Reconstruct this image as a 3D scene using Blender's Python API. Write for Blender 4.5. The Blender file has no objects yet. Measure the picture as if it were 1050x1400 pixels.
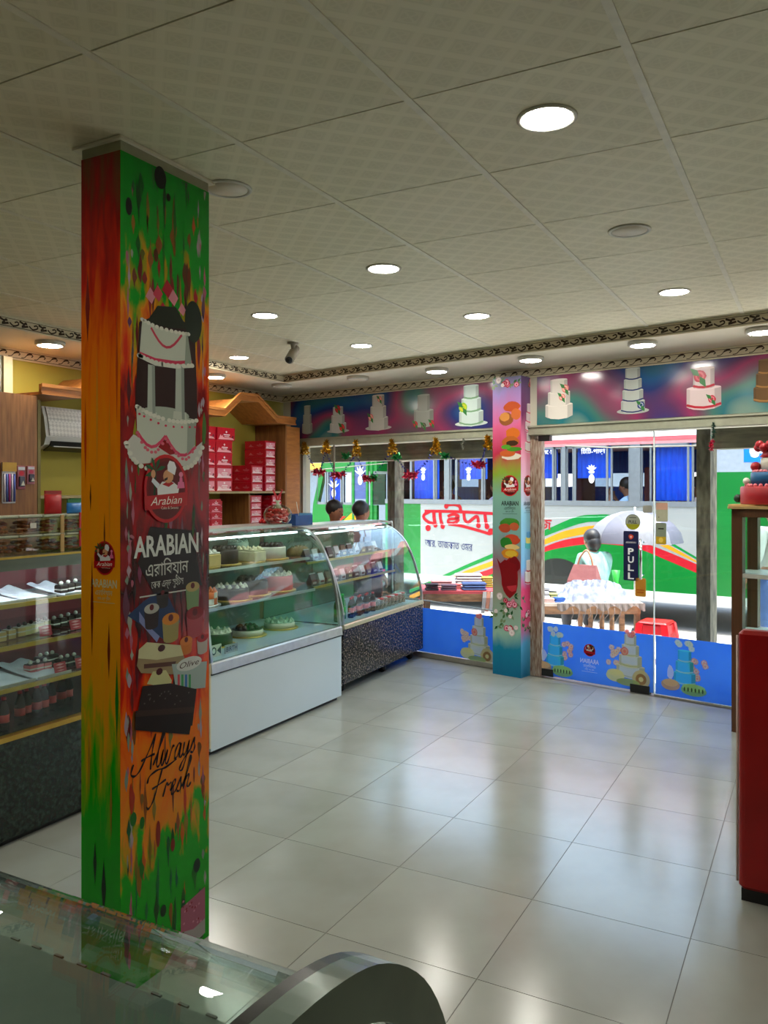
import bpy, math, random
from mathutils import Vector, Matrix
R = math.radians
SC = bpy.context.scene
COL = SC.collection
random.seed(7)

# ------------------------------------------------------------------ camera
FPX, YAW, HZ, EYE = 1108.9, 0.492, 668.6, 1.65
cam_d = bpy.data.cameras.new('camera'); cam = bpy.data.objects.new('camera', cam_d); COL.objects.link(cam)
cam_d.sensor_fit = 'HORIZONTAL'; cam_d.sensor_width = 36.0; cam_d.lens = FPX / 1050 * 36
cam_d.shift_y = -(700 - HZ) / 1050
cam_d.clip_start = 0.02; cam_d.clip_end = 300
cam.location = (0, 0, EYE); cam.rotation_euler = (R(90), 0, YAW)
SC.camera = cam

# ------------------------------------------------------------------ world, sun, exposure
W = bpy.data.worlds.new('sky'); SC.world = W; W.use_nodes = True
nt = W.node_tree; bg = nt.nodes['Background']
sky = nt.nodes.new('ShaderNodeTexSky'); sky.sky_type = 'NISHITA'; sky.sun_disc = False
sky.sun_elevation = R(77); sky.sun_rotation = R(200); sky.air_density = 1.6; sky.dust_density = 3.0
nt.links.new(sky.outputs[0], bg.inputs[0]); bg.inputs[1].default_value = 0.82
sun_d = bpy.data.lights.new('sun', 'SUN'); sun_d.energy = 8.5; sun_d.angle = R(3); sun_d.color = (1, 0.96, 0.9)
sun = bpy.data.objects.new('sun', sun_d); COL.objects.link(sun)
sun.rotation_euler = (R(5), R(12), 0)
LAMP_W = 92.0
SC.view_settings.view_transform = 'Standard'; SC.view_settings.look = 'None'
SC.view_settings.gamma = 1.0; SC.view_settings.use_curve_mapping = False
SC.view_settings.exposure = 0.40
SC.cycles.transparent_max_bounces = 32; SC.cycles.max_bounces = 8; SC.cycles.diffuse_bounces = 4

# ------------------------------------------------------------------ measuring: pixel of the 1050x1400 photograph -> point of a real plane
CY, SY = math.cos(-YAW), math.sin(-YAW)
def ray(px, py):
    x = (px - 525) / FPX
    return CY * x + SY, -SY * x + CY, (HZ - py) / FPX
def gz(px, py, z=0.0):
    d = ray(px, py); t = (z - EYE) / d[2]; return (d[0] * t, d[1] * t, z)
def on_x(px, py, X):
    d = ray(px, py); t = X / d[0]; return (X, d[1] * t, EYE + d[2] * t)
def on_y(px, py, Y):
    d = ray(px, py); t = Y / d[1]; return (d[0] * t, Y, EYE + d[2] * t)
class Frame:                      # upright plane: x runs along it, y points away from the viewer's side, z up
    def __init__(s, x, y, rot): s.o = (x, y); s.r = rot; s.c, s.s = math.cos(rot), math.sin(rot)
    def w(s, a, n, z=0): return (s.o[0] + a * s.c - n * s.s, s.o[1] + a * s.s + n * s.c, z)
    def px(s, px, py, n=0):
        d = ray(px, py); nx, ny = -s.s, s.c
        t = ((s.o[0] + n * nx) * nx + (s.o[1] + n * ny) * ny) / (d[0] * nx + d[1] * ny)
        X, Y = d[0] * t - s.o[0], d[1] * t - s.o[1]
        return (X * s.c + Y * s.s, EYE + d[2] * t)
FRONT = Frame(-2.18, 6.93, R(-12))      # inner face of the shop front
BUSF = Frame(-1.888, 10.95, R(-8))      # side of the bus
ZC, ZS = 2.79, 2.715                    # tiled ceiling, soffit

# ------------------------------------------------------------------ materials (all node based)
def lin(c):
    if isinstance(c, str): c = [int(c[i:i + 2], 16) for i in (0, 2, 4)]
    return tuple((v / 255 / 12.92) if v / 255 <= 0.04045 else ((v / 255 + 0.055) / 1.055) ** 2.4 for v in c)
MATS = {}
def nn(t, typ, **kw):
    n = t.nodes.new(typ)
    for k, v in kw.items(): setattr(n, k, v)
    return n
def mat(name, col, rough=0.5, metal=0.0, var=0.12, scale=18, bump=0.0, emit=0.0, coat=0.0, stretch=None, col2=None, detail=4, spec=0.5, trans=0.0, ramp=None):
    if name in MATS: return MATS[name]
    m = bpy.data.materials.new(name); m.use_nodes = True; t = m.node_tree; b = t.nodes['Principled BSDF']
    c = lin(col); c2 = lin(col2) if col2 else tuple(v * (1 - var) for v in c)
    b.inputs['Roughness'].default_value = rough; b.inputs['Metallic'].default_value = metal
    b.inputs['Coat Weight'].default_value = coat; b.inputs['Specular IOR Level'].default_value = spec
    b.inputs['Transmission Weight'].default_value = trans
    tc = nn(t, 'ShaderNodeTexCoord'); src = tc.outputs['Object']
    if stretch:
        mp = nn(t, 'ShaderNodeMapping'); mp.inputs['Scale'].default_value = stretch; t.links.new(src, mp.inputs[0]); src = mp.outputs[0]
    no = nn(t, 'ShaderNodeTexNoise'); no.inputs['Scale'].default_value = scale; no.inputs['Detail'].default_value = detail
    t.links.new(src, no.inputs['Vector'])
    cr = nn(t, 'ShaderNodeValToRGB'); e = cr.color_ramp.elements
    e[0].position, e[1].position = (ramp or (0.35, 0.65)); e[0].color = (*c2, 1); e[1].color = (*c, 1)
    t.links.new(no.outputs[0], cr.inputs[0]); t.links.new(cr.outputs[0], b.inputs['Base Color'])
    if bump:
        bp = nn(t, 'ShaderNodeBump'); bp.inputs['Strength'].default_value = bump; bp.inputs['Distance'].default_value = 0.01
        t.links.new(no.outputs[0], bp.inputs['Height']); t.links.new(bp.outputs[0], b.inputs['Normal'])
    if emit:
        b.inputs['Emission Color'].default_value = (*c, 1); b.inputs['Emission Strength'].default_value = emit
    MATS[name] = m; return m
def glass(name, tint=(0.93, 0.98, 0.96), ior=1.45, rough=0.0):
    if name in MATS: return MATS[name]
    m = bpy.data.materials.new(name); m.use_nodes = True; t = m.node_tree; t.nodes.remove(t.nodes['Principled BSDF'])
    tr = nn(t, 'ShaderNodeBsdfTransparent'); tr.inputs[0].default_value = (*tint, 1)
    gl = nn(t, 'ShaderNodeBsdfGlossy'); gl.inputs['Roughness'].default_value = rough
    lw = nn(t, 'ShaderNodeLayerWeight'); lw.inputs[0].default_value = 0.5; mx = nn(t, 'ShaderNodeMixShader')
    pw = nn(t, 'ShaderNodeMath', operation='POWER'); t.links.new(lw.outputs['Facing'], pw.inputs[0]); pw.inputs[1].default_value = 5.0
    r0 = ((ior - 1) / (ior + 1)) ** 2
    fa = nn(t, 'ShaderNodeMath', operation='MULTIPLY_ADD'); t.links.new(pw.outputs[0], fa.inputs[0]); fa.inputs[1].default_value = 1 - r0; fa.inputs[2].default_value = r0
    t.links.new(fa.outputs[0], mx.inputs[0]); t.links.new(tr.outputs[0], mx.inputs[1]); t.links.new(gl.outputs[0], mx.inputs[2])
    t.links.new(mx.outputs[0], t.nodes['Material Output'].inputs[0]); MATS[name] = m; return m
def printmat(name='print_ink', rough=0.3):
    if name in MATS: return MATS[name]
    m = bpy.data.materials.new(name); m.use_nodes = True; t = m.node_tree; b = t.nodes['Principled BSDF']
    at = nn(t, 'ShaderNodeAttribute'); at.attribute_name = 'ink'; t.links.new(at.outputs[0], b.inputs['Base Color'])
    b.inputs['Roughness'].default_value = rough; b.inputs['Specular IOR Level'].default_value = 0.3; MATS[name] = m; return m

def backlit(m, amount=0.55):
    """thin vinyl: lets daylight through from behind"""
    t = m.node_tree; b = t.nodes['Principled BSDF']; tl = nn(t, 'ShaderNodeBsdfTranslucent'); mx = nn(t, 'ShaderNodeMixShader'); mx.inputs[0].default_value = amount
    src = b.inputs['Base Color'].links[0].from_socket; t.links.new(src, tl.inputs[0])
    t.links.new(b.outputs[0], mx.inputs[1]); t.links.new(tl.outputs[0], mx.inputs[2]); t.links.new(mx.outputs[0], t.nodes['Material Output'].inputs[0]); return m
# ------------------------------------------------------------------ mesh building
class MB:
    def __init__(s): s.v = []; s.f = []; s.sm = []
    def add(s, vs, fs, smooth=False):
        o = len(s.v); s.v += [tuple(p) for p in vs]
        for f in fs: s.f.append(tuple(i + o for i in f)); s.sm.append(smooth)
        return s
    def box(s, x0, y0, z0, x1, y1, z1):
        vs = [(x, y, z) for z in (z0, z1) for y in (y0, y1) for x in (x0, x1)]
        return s.add(vs, [(0, 2, 3, 1), (4, 5, 7, 6), (0, 1, 5, 4), (2, 6, 7, 3), (0, 4, 6, 2), (1, 3, 7, 5)])
    def rbox(s, x0, y0, z0, x1, y1, z1, r=0.01, n=3):            # rounded vertical edges and chamfered top/bottom
        pts = []
        for cx, cy, a0 in ((x1 - r, y1 - r, 0), (x0 + r, y1 - r, 90), (x0 + r, y0 + r, 180), (x1 - r, y0 + r, 270)):
            for k in range(n + 1):
                a = R(a0 + 90 * k / n); pts.append((cx, cy, math.cos(a), math.sin(a)))
        rings = []
        for z, q in ((z0, 0.4), (z0 + r * 0.6, 1), (z1 - r * 0.6, 1), (z1, 0.4)):
            rings.append([(cx + ca * r * q, cy + sa * r * q, z) for cx, cy, ca, sa in pts])
        return s.loft(rings, caps=True)
    def plate(s, x0, y0, x1, y1, r, z0, z1, n=5):                # flat plate with rounded corners
        pts = []
        for cx, cy, a0 in ((x1 - r, y1 - r, 0), (x0 + r, y1 - r, 90), (x0 + r, y0 + r, 180), (x1 - r, y0 + r, 270)):
            for k in range(n + 1): a = R(a0 + 90 * k / n); pts.append((cx + math.cos(a) * r, cy + math.sin(a) * r))
        return s.prism(pts, 'z', z0, z1)
    def loft(s, rings, caps=False, closed=True, smooth=False):
        n = len(rings[0]); vs = [p for r in rings for p in r]; fs = []
        for i in range(len(rings) - 1):
            for k in range(n if closed else n - 1):
                a, b = i * n + k, i * n + (k + 1) % n; fs.append((a, b, b + n, a + n))
        if caps: fs.append(tuple(range(n))[::-1]); fs.append(tuple(range((len(rings) - 1) * n, len(rings) * n)))
        return s.add(vs, fs, smooth)
    def lathe(s, prof, c=(0, 0, 0), n=20, smooth=True, ax=None):
        rings = []
        for r, z in prof:
            rings.append([(c[0] + r * math.cos(2 * math.pi * k / n), c[1] + r * math.sin(2 * math.pi * k / n), c[2] + z) for k in range(n)])
        return s.loft(rings, caps=True, smooth=smooth)
    def tube(s, pts, r, n=8, smooth=True, caps=True):
        pts = [Vector(p) for p in pts]; rings = []; up = None
        for i, p in enumerate(pts):
            d = (pts[min(i + 1, len(pts) - 1)] - pts[max(i - 1, 0)]).normalized()
            if up is None: up = Vector((0, 0, 1)) if abs(d.z) < 0.9 else Vector((1, 0, 0))
            u = d.cross(up).normalized(); w = u.cross(d).normalized(); up = w
            rr = r[i] if isinstance(r, (list, tuple)) else r
            rings.append([tuple(p + u * rr * math.cos(2 * math.pi * k / n) + w * rr * math.sin(2 * math.pi * k / n)) for k in range(n)])
        return s.loft(rings, caps=caps, smooth=smooth)
    def bar(s, p0, p1, w, h):
        p0, p1 = Vector(p0), Vector(p1); d = (p1 - p0).normalized(); up = Vector((0, 0, 1)) if abs(d.z) < 0.9 else Vector((1, 0, 0))
        u = d.cross(up).normalized() * w / 2; q = u.cross(d).normalized() * h / 2
        return s.loft([[tuple(p + u + q), tuple(p - u + q), tuple(p - u - q), tuple(p + u - q)] for p in (p0, p1)], caps=True)
    def ball(s, c, r, n=10, m=7, sq=(1, 1, 1), smooth=True):
        prof = [(max(0.02, math.sin(math.pi * k / m)) * r, -math.cos(math.pi * k / m) * r) for k in range(m + 1)]
        rings = [[(c[0] + a * sq[0] * math.cos(2 * math.pi * k / n), c[1] + a * sq[1] * math.sin(2 * math.pi * k / n), c[2] + z * sq[2]) for k in range(n)] for a, z in prof]
        return s.loft(rings, caps=True, smooth=smooth)
    def prism(s, poly, axis, a0, a1, smooth=False):               # 2D polygon extruded along an axis: 'x' poly=(y,z) 'y' poly=(x,z) 'z' poly=(x,y)
        def q(p, a): return {'x': (a, p[0], p[1]), 'y': (p[0], a, p[1]), 'z': (p[0], p[1], a)}[axis]
        return s.loft([[q(p, a0) for p in poly], [q(p, a1) for p in poly]], caps=True, smooth=smooth)
    def sheet(s, prof, axis, a0, a1, th):                        # open profile given thickness, extruded
        n = len(prof); off = []
        for i, p in enumerate(prof):
            a, b = prof[max(i - 1, 0)], prof[min(i + 1, n - 1)]; dx, dz = b[0] - a[0], b[1] - a[1]; L = math.hypot(dx, dz) or 1
            off.append((p[0] - dz / L * th, p[1] + dx / L * th))
        return s.prism(list(prof) + off[::-1], axis, a0, a1)
    def tf(s, fn): s.v = [fn(*p) for p in s.v]; return s
    def mesh(s, name, m):
        me = bpy.data.meshes.new(name); me.from_pydata(s.v, [], s.f)
        me.polygons.foreach_set('use_smooth', s.sm); me.update()
        for q in (m if isinstance(m, (list, tuple)) else [m]): me.materials.append(q)
        return me
    def build(s, name, m, parent=None, fix=True):
        me = s.mesh(name, m)
        if fix:
            import bmesh
            bm = bmesh.new(); bm.from_mesh(me); bmesh.ops.recalc_face_normals(bm, faces=bm.faces); bm.to_mesh(me); bm.free()
        return link(name, me, parent)
def link(name, me, parent=None):
    o = bpy.data.objects.new(name, me); COL.objects.link(o)
    if parent: o.parent = parent
    return o
def tag(o, label=None, cat=None, group=None, kind=None):
    if label: o['label'] = label
    if cat: o['category'] = cat
    if group: o['group'] = group
    if kind: o['kind'] = kind
    return o
def thing(name, label, cat, loc=(0, 0, 0), rz=0.0, group=None, kind=None):
    o = bpy.data.objects.new(name, None); COL.objects.link(o); o.empty_display_size = 0.1
    o.location = loc; o.rotation_euler = (0, 0, rz)
    return tag(o, label, cat, group, kind)
def copy_tree(o, parent=None):
    c = o.copy(); COL.objects.link(c); c.parent = parent
    for ch in list(o.children): copy_tree(ch, c)
    return c

# flat print: coloured shapes laid on a plane.  P maps (u, v, lift) -> 3D local point
class Ink:
    def __init__(s, P, lift=0.0008, step=0.00005): s.P = P; s.v = []; s.f = []; s.c = []; s.l = lift; s.st = step; s.gain = 1.0
    def poly(s, pts, col, sub=False):
        o = len(s.v); s.v += [s.P(u, v, s.l) for u, v in pts]; s.f.append(tuple(range(o, o + len(pts)))); s.c.append(lin(col)); s.l += s.st; return s
    def polys(s, plist, col):
        for pts in plist: o = len(s.v); s.v += [s.P(u, v, s.l) for u, v in pts]; s.f.append(tuple(range(o, o + len(pts)))); s.c.append(lin(col))
        s.l += s.st; return s
    def ell(s, cx, cy, rx, ry, col, n=20, a0=0, a1=360):
        return s.poly([(cx + rx * math.cos(R(a0 + (a1 - a0) * k / n)), cy + ry * math.sin(R(a0 + (a1 - a0) * k / n))) for k in range(n + (0 if a1 - a0 == 360 else 1))], col)
    def rect(s, x0, y0, x1, y1, col): return s.poly([(x0, y0), (x1, y0), (x1, y1), (x0, y1)], col)
    def line(s, pts, w, col):
        n = len(pts); L = []; Q = []
        for i, p in enumerate(pts):
            a, b = pts[max(i - 1, 0)], pts[min(i + 1, n - 1)]; dx, dy = b[0] - a[0], b[1] - a[1]; q = math.hypot(dx, dy) or 1
            ww = (w[i] if isinstance(w, (list, tuple)) else w) / 2
            L.append((p[0] - dy / q * ww, p[1] + dx / q * ww)); Q.append((p[0] + dy / q * ww, p[1] - dx / q * ww))
        return s.polys([(L[i], L[i + 1], Q[i + 1], Q[i]) for i in range(n - 1)], col)
    def text(s, body, x, y, size, col, w=None, align='C', shear=0.0, bold=0.0, mirror=False, slope=0.0, squeeze=1.0):
        vs, fs = glyphs(body, shear, bold)
        if not vs: return s
        x0, x1 = min(p[0] for p in vs), max(p[0] for p in vs); k = size
        kx = (w / (x1 - x0)) if w else k * squeeze
        ox = {'C': -(x0 + x1) / 2, 'L': -x0, 'R': -x1}[align]; sg = -1 if mirror else 1
        o = len(s.v)
        s.v += [s.P(x + sg * (p[0] + ox) * kx, y + p[1] * k + slope * (p[0] + ox) * kx, s.l) for p in vs]
        for f in fs: s.f.append(tuple(i + o for i in f)); s.c.append(lin(col))
        s.l += s.st; return s
    def build(s, name, parent=None, m=None):
        me = bpy.data.meshes.new(name); me.from_pydata(s.v, [], s.f)
        at = me.color_attributes.new('ink', 'FLOAT_COLOR', 'CORNER'); data = []
        for f, c in zip(s.f, s.c): data += [min(0.9, c[0] * s.gain), min(0.9, c[1] * s.gain), min(0.9, c[2] * s.gain), 1.0] * len(f)
        at.data.foreach_set('color', data); me.update(); me.materials.append(m or printmat())
        return link(name, me, parent)
_G = {}
def glyphs(body, shear=0.0, bold=0.0):
    key = (body, shear, bold)
    if key in _G: return _G[key]
    cu = bpy.data.curves.new('lettering', 'FONT'); cu.body = body; cu.shear = shear; cu.offset = bold; cu.resolution_u = 2
    ob = bpy.data.objects.new('lettering', cu); COL.objects.link(ob); bpy.context.view_layer.update()
    ev = ob.evaluated_get(bpy.context.evaluated_depsgraph_get()); me = ev.to_mesh()
    r = ([(v.co.x, v.co.y) for v in me.vertices], [tuple(p.vertices) for p in me.polygons]); ev.to_mesh_clear()
    bpy.data.objects.remove(ob); bpy.data.curves.remove(cu); _G[key] = r; return r
def spline(pts, k=6):
    out = []; n = len(pts)
    for i in range(n - 1):
        p0, p1, p2, p3 = pts[max(i - 1, 0)], pts[i], pts[i + 1], pts[min(i + 2, n - 1)]
        for j in range(k):
            t = j / k; out.append(tuple(0.5 * (2 * b + (c - a) * t + (2 * a - 5 * b + 4 * c - d) * t * t + (3 * b - a - 3 * c + d) * t ** 3) for a, b, c, d in zip(p0, p1, p2, p3)))
    out.append(tuple(pts[-1])); return out
def blob(cx, cy, rx, ry, n=14, j=0.25, rnd=random):
    return [(cx + rx * math.cos(2 * math.pi * k / n) * (1 + rnd.uniform(-j, j)), cy + ry * math.sin(2 * math.pi * k / n) * (1 + rnd.uniform(-j, j))) for k in range(n)]
def clip(poly, a, b, c):            # keep a*x + b*y <= c
    out = []
    for i, p in enumerate(poly):
        q = poly[(i + 1) % len(poly)]; dp, dq = a * p[0] + b * p[1] - c, a * q[0] + b * q[1] - c
        if dp <= 0: out.append(p)
        if (dp < 0 < dq) or (dq < 0 < dp): t = dp / (dp - dq); out.append((p[0] + (q[0] - p[0]) * t, p[1] + (q[1] - p[1]) * t))
    return out
ORD = ['first', 'second', 'third', 'fourth', 'fifth', 'sixth', 'seventh', 'eighth', 'ninth', 'tenth', 'eleventh', 'twelfth']

# ================================================================== the room
XL, XR, YB = -5.4, 1.45, -1.7
FN = (-FRONT.s, FRONT.c)                                  # outward normal of the shop front
def fcut(n): return FN[0], FN[1], FRONT.o[0] * FN[0] + FRONT.o[1] * FN[1] + n
def front_y(x, n=0.0): a, b, c = fcut(n); return (c - a * x) / b
def front_root(name, label=None, cat=None, kind=None, group=None):
    return thing(name, label, cat, (FRONT.o[0], FRONT.o[1], 0), FRONT.r, group, kind)

m_grout = mat('grout', (112, 110, 102), 0.8)
def tile_material(name, c, c2):
    m = mat(name, c, 0.19, var=0.05, scale=3.0, detail=6, col2=c2, spec=0.75)
    return m
m_tiles = [tile_material('floor_tile', (162, 166, 156), (154, 157, 147)), tile_material('floor_tile_b', (158, 162, 153), (150, 153, 143))]
def ceiling_material():
    m = bpy.data.materials.new('vinyl_ceiling_panel'); m.use_nodes = True; t = m.node_tree; b = t.nodes['Principled BSDF']
    tc = nn(t, 'ShaderNodeTexCoord'); mp = nn(t, 'ShaderNodeMapping'); mp.inputs['Rotation'].default_value = (0, 0, R(45)); mp.inputs['Scale'].default_value = (11.34, 11.34, 11.34)
    t.links.new(tc.outputs['Object'], mp.inputs[0]); sx = nn(t, 'ShaderNodeSeparateXYZ'); t.links.new(mp.outputs[0], sx.inputs[0])
    def M(op, a, b_=None, c=None):
        n = nn(t, 'ShaderNodeMath'); n.operation = op
        for i, q in enumerate((a, b_, c)):
            if q is None: continue
            if isinstance(q, (int, float)): n.inputs[i].default_value = q
            else: t.links.new(q, n.inputs[i])
        return n.outputs[0]
    u = M('ABSOLUTE', M('SUBTRACT', M('FRACT', sx.outputs[0]), 0.5)); v = M('ABSOLUTE', M('SUBTRACT', M('FRACT', sx.outputs[1]), 0.5))
    band = M('MAXIMUM', M('GREATER_THAN', u, 0.37), M('MULTIPLY', M('GREATER_THAN', v, 0.39), 0.7))
    r = M('SQRT', M('ADD', M('MULTIPLY', u, u), M('MULTIPLY', v, v)))
    petal = M('MULTIPLY', M('LESS_THAN', r, 0.24), M('GREATER_THAN', M('ABSOLUTE', M('SUBTRACT', u, v)), 0.05))
    frame = M('MULTIPLY', M('LESS_THAN', M('ABSOLUTE', M('SUBTRACT', M('MAXIMUM', u, v), 0.31)), 0.025), 1.0)
    h = M('ADD', M('MULTIPLY', band, 0.9), M('ADD', M('MULTIPLY', petal, -0.7), M('MULTIPLY', frame, -0.5)))
    no = nn(t, 'ShaderNodeTexNoise'); no.inputs['Scale'].default_value = 1.7; t.links.new(tc.outputs['Object'], no.inputs['Vector'])
    f = M('ADD', M('MULTIPLY', h, 0.16), M('ADD', M('MULTIPLY', no.outputs[0], 0.5), 0.25))
    cr = nn(t, 'ShaderNodeValToRGB'); e = cr.color_ramp.elements; e[0].position = 0.15; e[1].position = 0.85
    e[0].color = (*lin((200, 193, 160)), 1); e[1].color = (*lin((238, 230, 202)), 1)
    t.links.new(f, cr.inputs[0]); t.links.new(cr.outputs[0], b.inputs['Base Color'])
    bp = nn(t, 'ShaderNodeBump'); bp.inputs['Strength'].default_value = 0.35; bp.inputs['Distance'].default_value = 0.004
    t.links.new(h, bp.inputs['Height']); t.links.new(bp.outputs[0], b.inputs['Normal']); b.inputs['Roughness'].default_value = 0.55
    MATS['vinyl_ceiling_panel'] = m; return m
m_ceil = ceiling_material()
m_bar = mat('ceiling_bar_cream', (228, 222, 200), 0.45)
m_soff = mat('soffit_cream', (222, 214, 192), 0.6, var=0.06, scale=3)
m_olive = mat('olive_paint', (172, 160, 62), 0.65, var=0.08, scale=4)
m_white_wall = mat('plain_wall', (190, 186, 168), 0.7, var=0.05, scale=4)
m_alu = mat('aluminium', (178, 176, 166), 0.38, 0.6, var=0.08, scale=40)
m_chrome = mat('chrome', (214, 214, 212), 0.12, 1.0, var=0.03, scale=30)
m_black = mat('black_fitting', (22, 22, 22), 0.35)
m_pane = glass('clear_pane', (0.96, 0.985, 0.975))

# ---- floor
slab_poly = [(XL, YB), (XR, YB), (XR, front_y(XR, 0.1)), (XL, front_y(XL, 0.1))]
floor = MB().prism(slab_poly, 'z', -0.12, -0.0016).build('floor', m_grout); tag(floor, kind='structure')
T, GX, GY = 0.6, -2.8146, 2.5544
def tiled(parent, name, x0, x1, y0, y1, gx, gy, tx, ty, gap_x, gap_y, z0, z1, n_cut, mats):
    full = {}
    for i in range(math.floor((x0 - gx) / tx), math.ceil((x1 - gx) / tx)):
        for j in range(math.floor((y0 - gy) / ty), math.ceil((y1 - gy) / ty)):
            a, b = gx + i * tx + gap_x, gy + j * ty + gap_y; poly = [(a, b), (a + tx - 2 * gap_x, b), (a + tx - 2 * gap_x, b + ty - 2 * gap_y), (a, b + ty - 2 * gap_y)]
            whole = list(poly)
            for q in ((-1, 0, -x0), (1, 0, x1), (0, -1, -y0), fcut(n_cut)): poly = clip(poly, *q) if len(poly) > 2 else []
            if len(poly) < 3: continue
            k = (i * 7 + j * 3) % len(mats); cx, cy = a + tx / 2, b + ty / 2
            def mk(pl): return MB().prism([(p[0] - cx, p[1] - cy) for p in pl], 'z', z0, z1).build(name, mats[k], parent)
            if poly == whole:
                if k not in full: o = mk(poly); full[k] = o.data
                else: o = link(name, full[k], parent)
            else: o = mk(poly)
            o.location = (cx, cy, 0)
tiled(floor, 'tile', XL, XR, YB, 9, GX, GY, T, T, 0.0014, 0.0014, -0.012, 0.0, -0.02, m_tiles)

# ---- ceiling: vinyl faced panels in a bar grid, lower soffit along the window and the shelf wall
XI, NI = -4.72, -0.77
ceil = MB().prism([(XI - 0.1, YB), (XR, YB), (XR, front_y(XR, NI + 0.1)), (XI - 0.1, front_y(XI, NI + 0.1))], 'z', ZC + 0.012, ZC + 0.12).build('ceiling', mat('ceiling_void', (40, 38, 32), 0.9)); tag(ceil, kind='structure')
CX, CY_, CTX, CTY = -2.306, 1.4997, 0.6235, 0.6293
tiled(ceil, 'panel', XI, XR, YB, 9, CX, CY_, CTX, CTY, 0.001, 0.003, ZC, ZC + 0.01, NI, [m_ceil])
for i in range(-4, 7):
    x = CX + i * CTX
    if XI < x < XR: MB().box(x - 0.012, YB, ZC - 0.004, x + 0.012, front_y(x, NI), ZC + 0.002).build('grid_bar', m_bar, ceil)
C1 = (XI, front_y(XI, NI)); C2 = (XR, front_y(XR, NI))
soff = MB().prism([(XL, YB), (XI, YB), C1, C2, (XR, front_y(XR)), (XL, front_y(XL))], 'z', ZS, ZS + 0.2).build('ceiling_soffit', m_soff); tag(soff, kind='structure')

# ---- printed cornices
m_corn = mat('cornice_cream', (216, 204, 174), 0.5, var=0.05)
CORN = (58, 42, 26)
def cornice(name, p0, p1, z0, z1, style, y_off=0.0):
    dx, dy = p1[0] - p0[0], p1[1] - p0[1]; L = math.hypot(dx, dy)
    r = thing(name, None, None, (p0[0], p0[1], 0), math.atan2(dy, dx), kind='structure')
    h = z1 - z0
    MB().prism([(0.0, z0), (-0.012, z0), (-0.016, z0 + h * 0.1), (-0.012, z0 + h * 0.16), (-0.014, z0 + h * 0.84), (-0.022, z0 + h * 0.9), (-0.022, z1), (0.0, z1)], 'x', 0, L).build('moulding', m_corn, r)
    k = Ink(lambda u, v, l: (u, -0.0135 - l, v), 0.0012)
    a, b = z0 + h * 0.2, z0 + h * 0.8; m_ = (a + b) / 2
    k.rect(0, a - 0.004, L, a, CORN); k.rect(0, b, L, b + 0.004, CORN); k.rect(0, z1 - h * 0.04, L, z1 - h * 0.01, CORN)
    q = (b - a) / 2; per = 0.115 if style == 'wave' else 0.15
    n = int(L / per)
    for i in range(n):
        x = i * per
        if style == 'wave':
            k.line(spline([(x, m_ - q * 0.75), (x + per * 0.25, m_ - q * 0.6), (x + per * 0.5, m_ + q * 0.5), (x + per * 0.78, m_ + q * 0.75), (x + per * 0.9, m_ + q * 0.2), (x + per * 0.78, m_ - q * 0.1)], 3), [0.006] * 6 + [0.014] * 4 + [0.008] * 6, CORN)
            k.l = 0.0014
        else:
            k.line(spline([(x, m_), (x + per * 0.2, m_ - q * 0.8), (x + per * 0.45, m_ - q * 0.2), (x + per * 0.4, m_ + q * 0.5), (x + per * 0.25, m_ + q * 0.2)], 3), 0.010, CORN)
            k.l = 0.0014
            k.line(spline([(x + per * 0.5, m_ + q * 0.8), (x + per * 0.75, m_ + q * 0.1), (x + per * 0.62, m_ - q * 0.6), (x + per * 0.95, m_ - q * 0.2)], 3), 0.014, CORN)
            k.l = 0.0014
            k.poly(blob(x + per * 0.82, m_ + q * 0.5, 0.014, q * 0.35, 8), CORN); k.l = 0.0014
    k.build('scroll_pattern', r)
    return r
cornice('trim_1', (XI, YB), C1, ZS - 0.004, ZC, 'scroll'); cornice('trim_2', C1, C2, ZS - 0.004, ZC, 'scroll')
FL = (XL, front_y(XL)); FR = (XR, front_y(XR))
cornice('trim_3', (XL, YB), FL, 2.635, ZS, 'wave'); cornice('trim_4', FL, FR, 2.635, ZS, 'wave')

# ---- walls
tag(MB().box(XL - 0.12, YB - 0.1, -0.12, XL, front_y(XL, 0.2), 2.95).build('wall_left', m_olive), kind='structure')
tag(MB().box(XR, YB - 0.1, -0.12, XR + 0.12, front_y(XR, 0.2), 2.95).build('wall_right', m_white_wall), kind='structure')
tag(MB().box(XL, YB - 0.12, -0.12, XR, YB, 2.95).build('wall_back', m_white_wall), kind='structure')
sL, sR = (XL - FRONT.o[0]) / FRONT.c + 0.02, (XR - FRONT.o[0]) / FRONT.c
wf = front_root('wall_front', kind='structure')
MB().box(sL, 0.0, 2.12, sR + 0.2, 0.16, 3.3).build('header', m_white_wall, wf)
MB().box(sL, 0.0, -0.12, -3.0, 0.16, 2.12).build('pier', m_white_wall, wf)
tr = front_root('trim_5', kind='structure')
MB().box(-3.05, -0.035, 2.125, sR, 0.0, 2.2).box(-3.05, -0.05, 2.19, sR, 0.0, 2.205).build('header_rail', mat('grey_green_rail', (160, 162, 142), 0.4, 0.3), tr)
# thin roof over the room so that daylight comes only through the glass front
rf = MB().prism([(XL - 0.12, YB - 0.1), (XR + 0.12, YB - 0.1), (XR + 0.12, front_y(XR, 0.5)), (XL - 0.12, front_y(XL, 0.5))], 'z', 2.95, 3.3).build('roof', m_white_wall); tag(rf, kind='structure')

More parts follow.
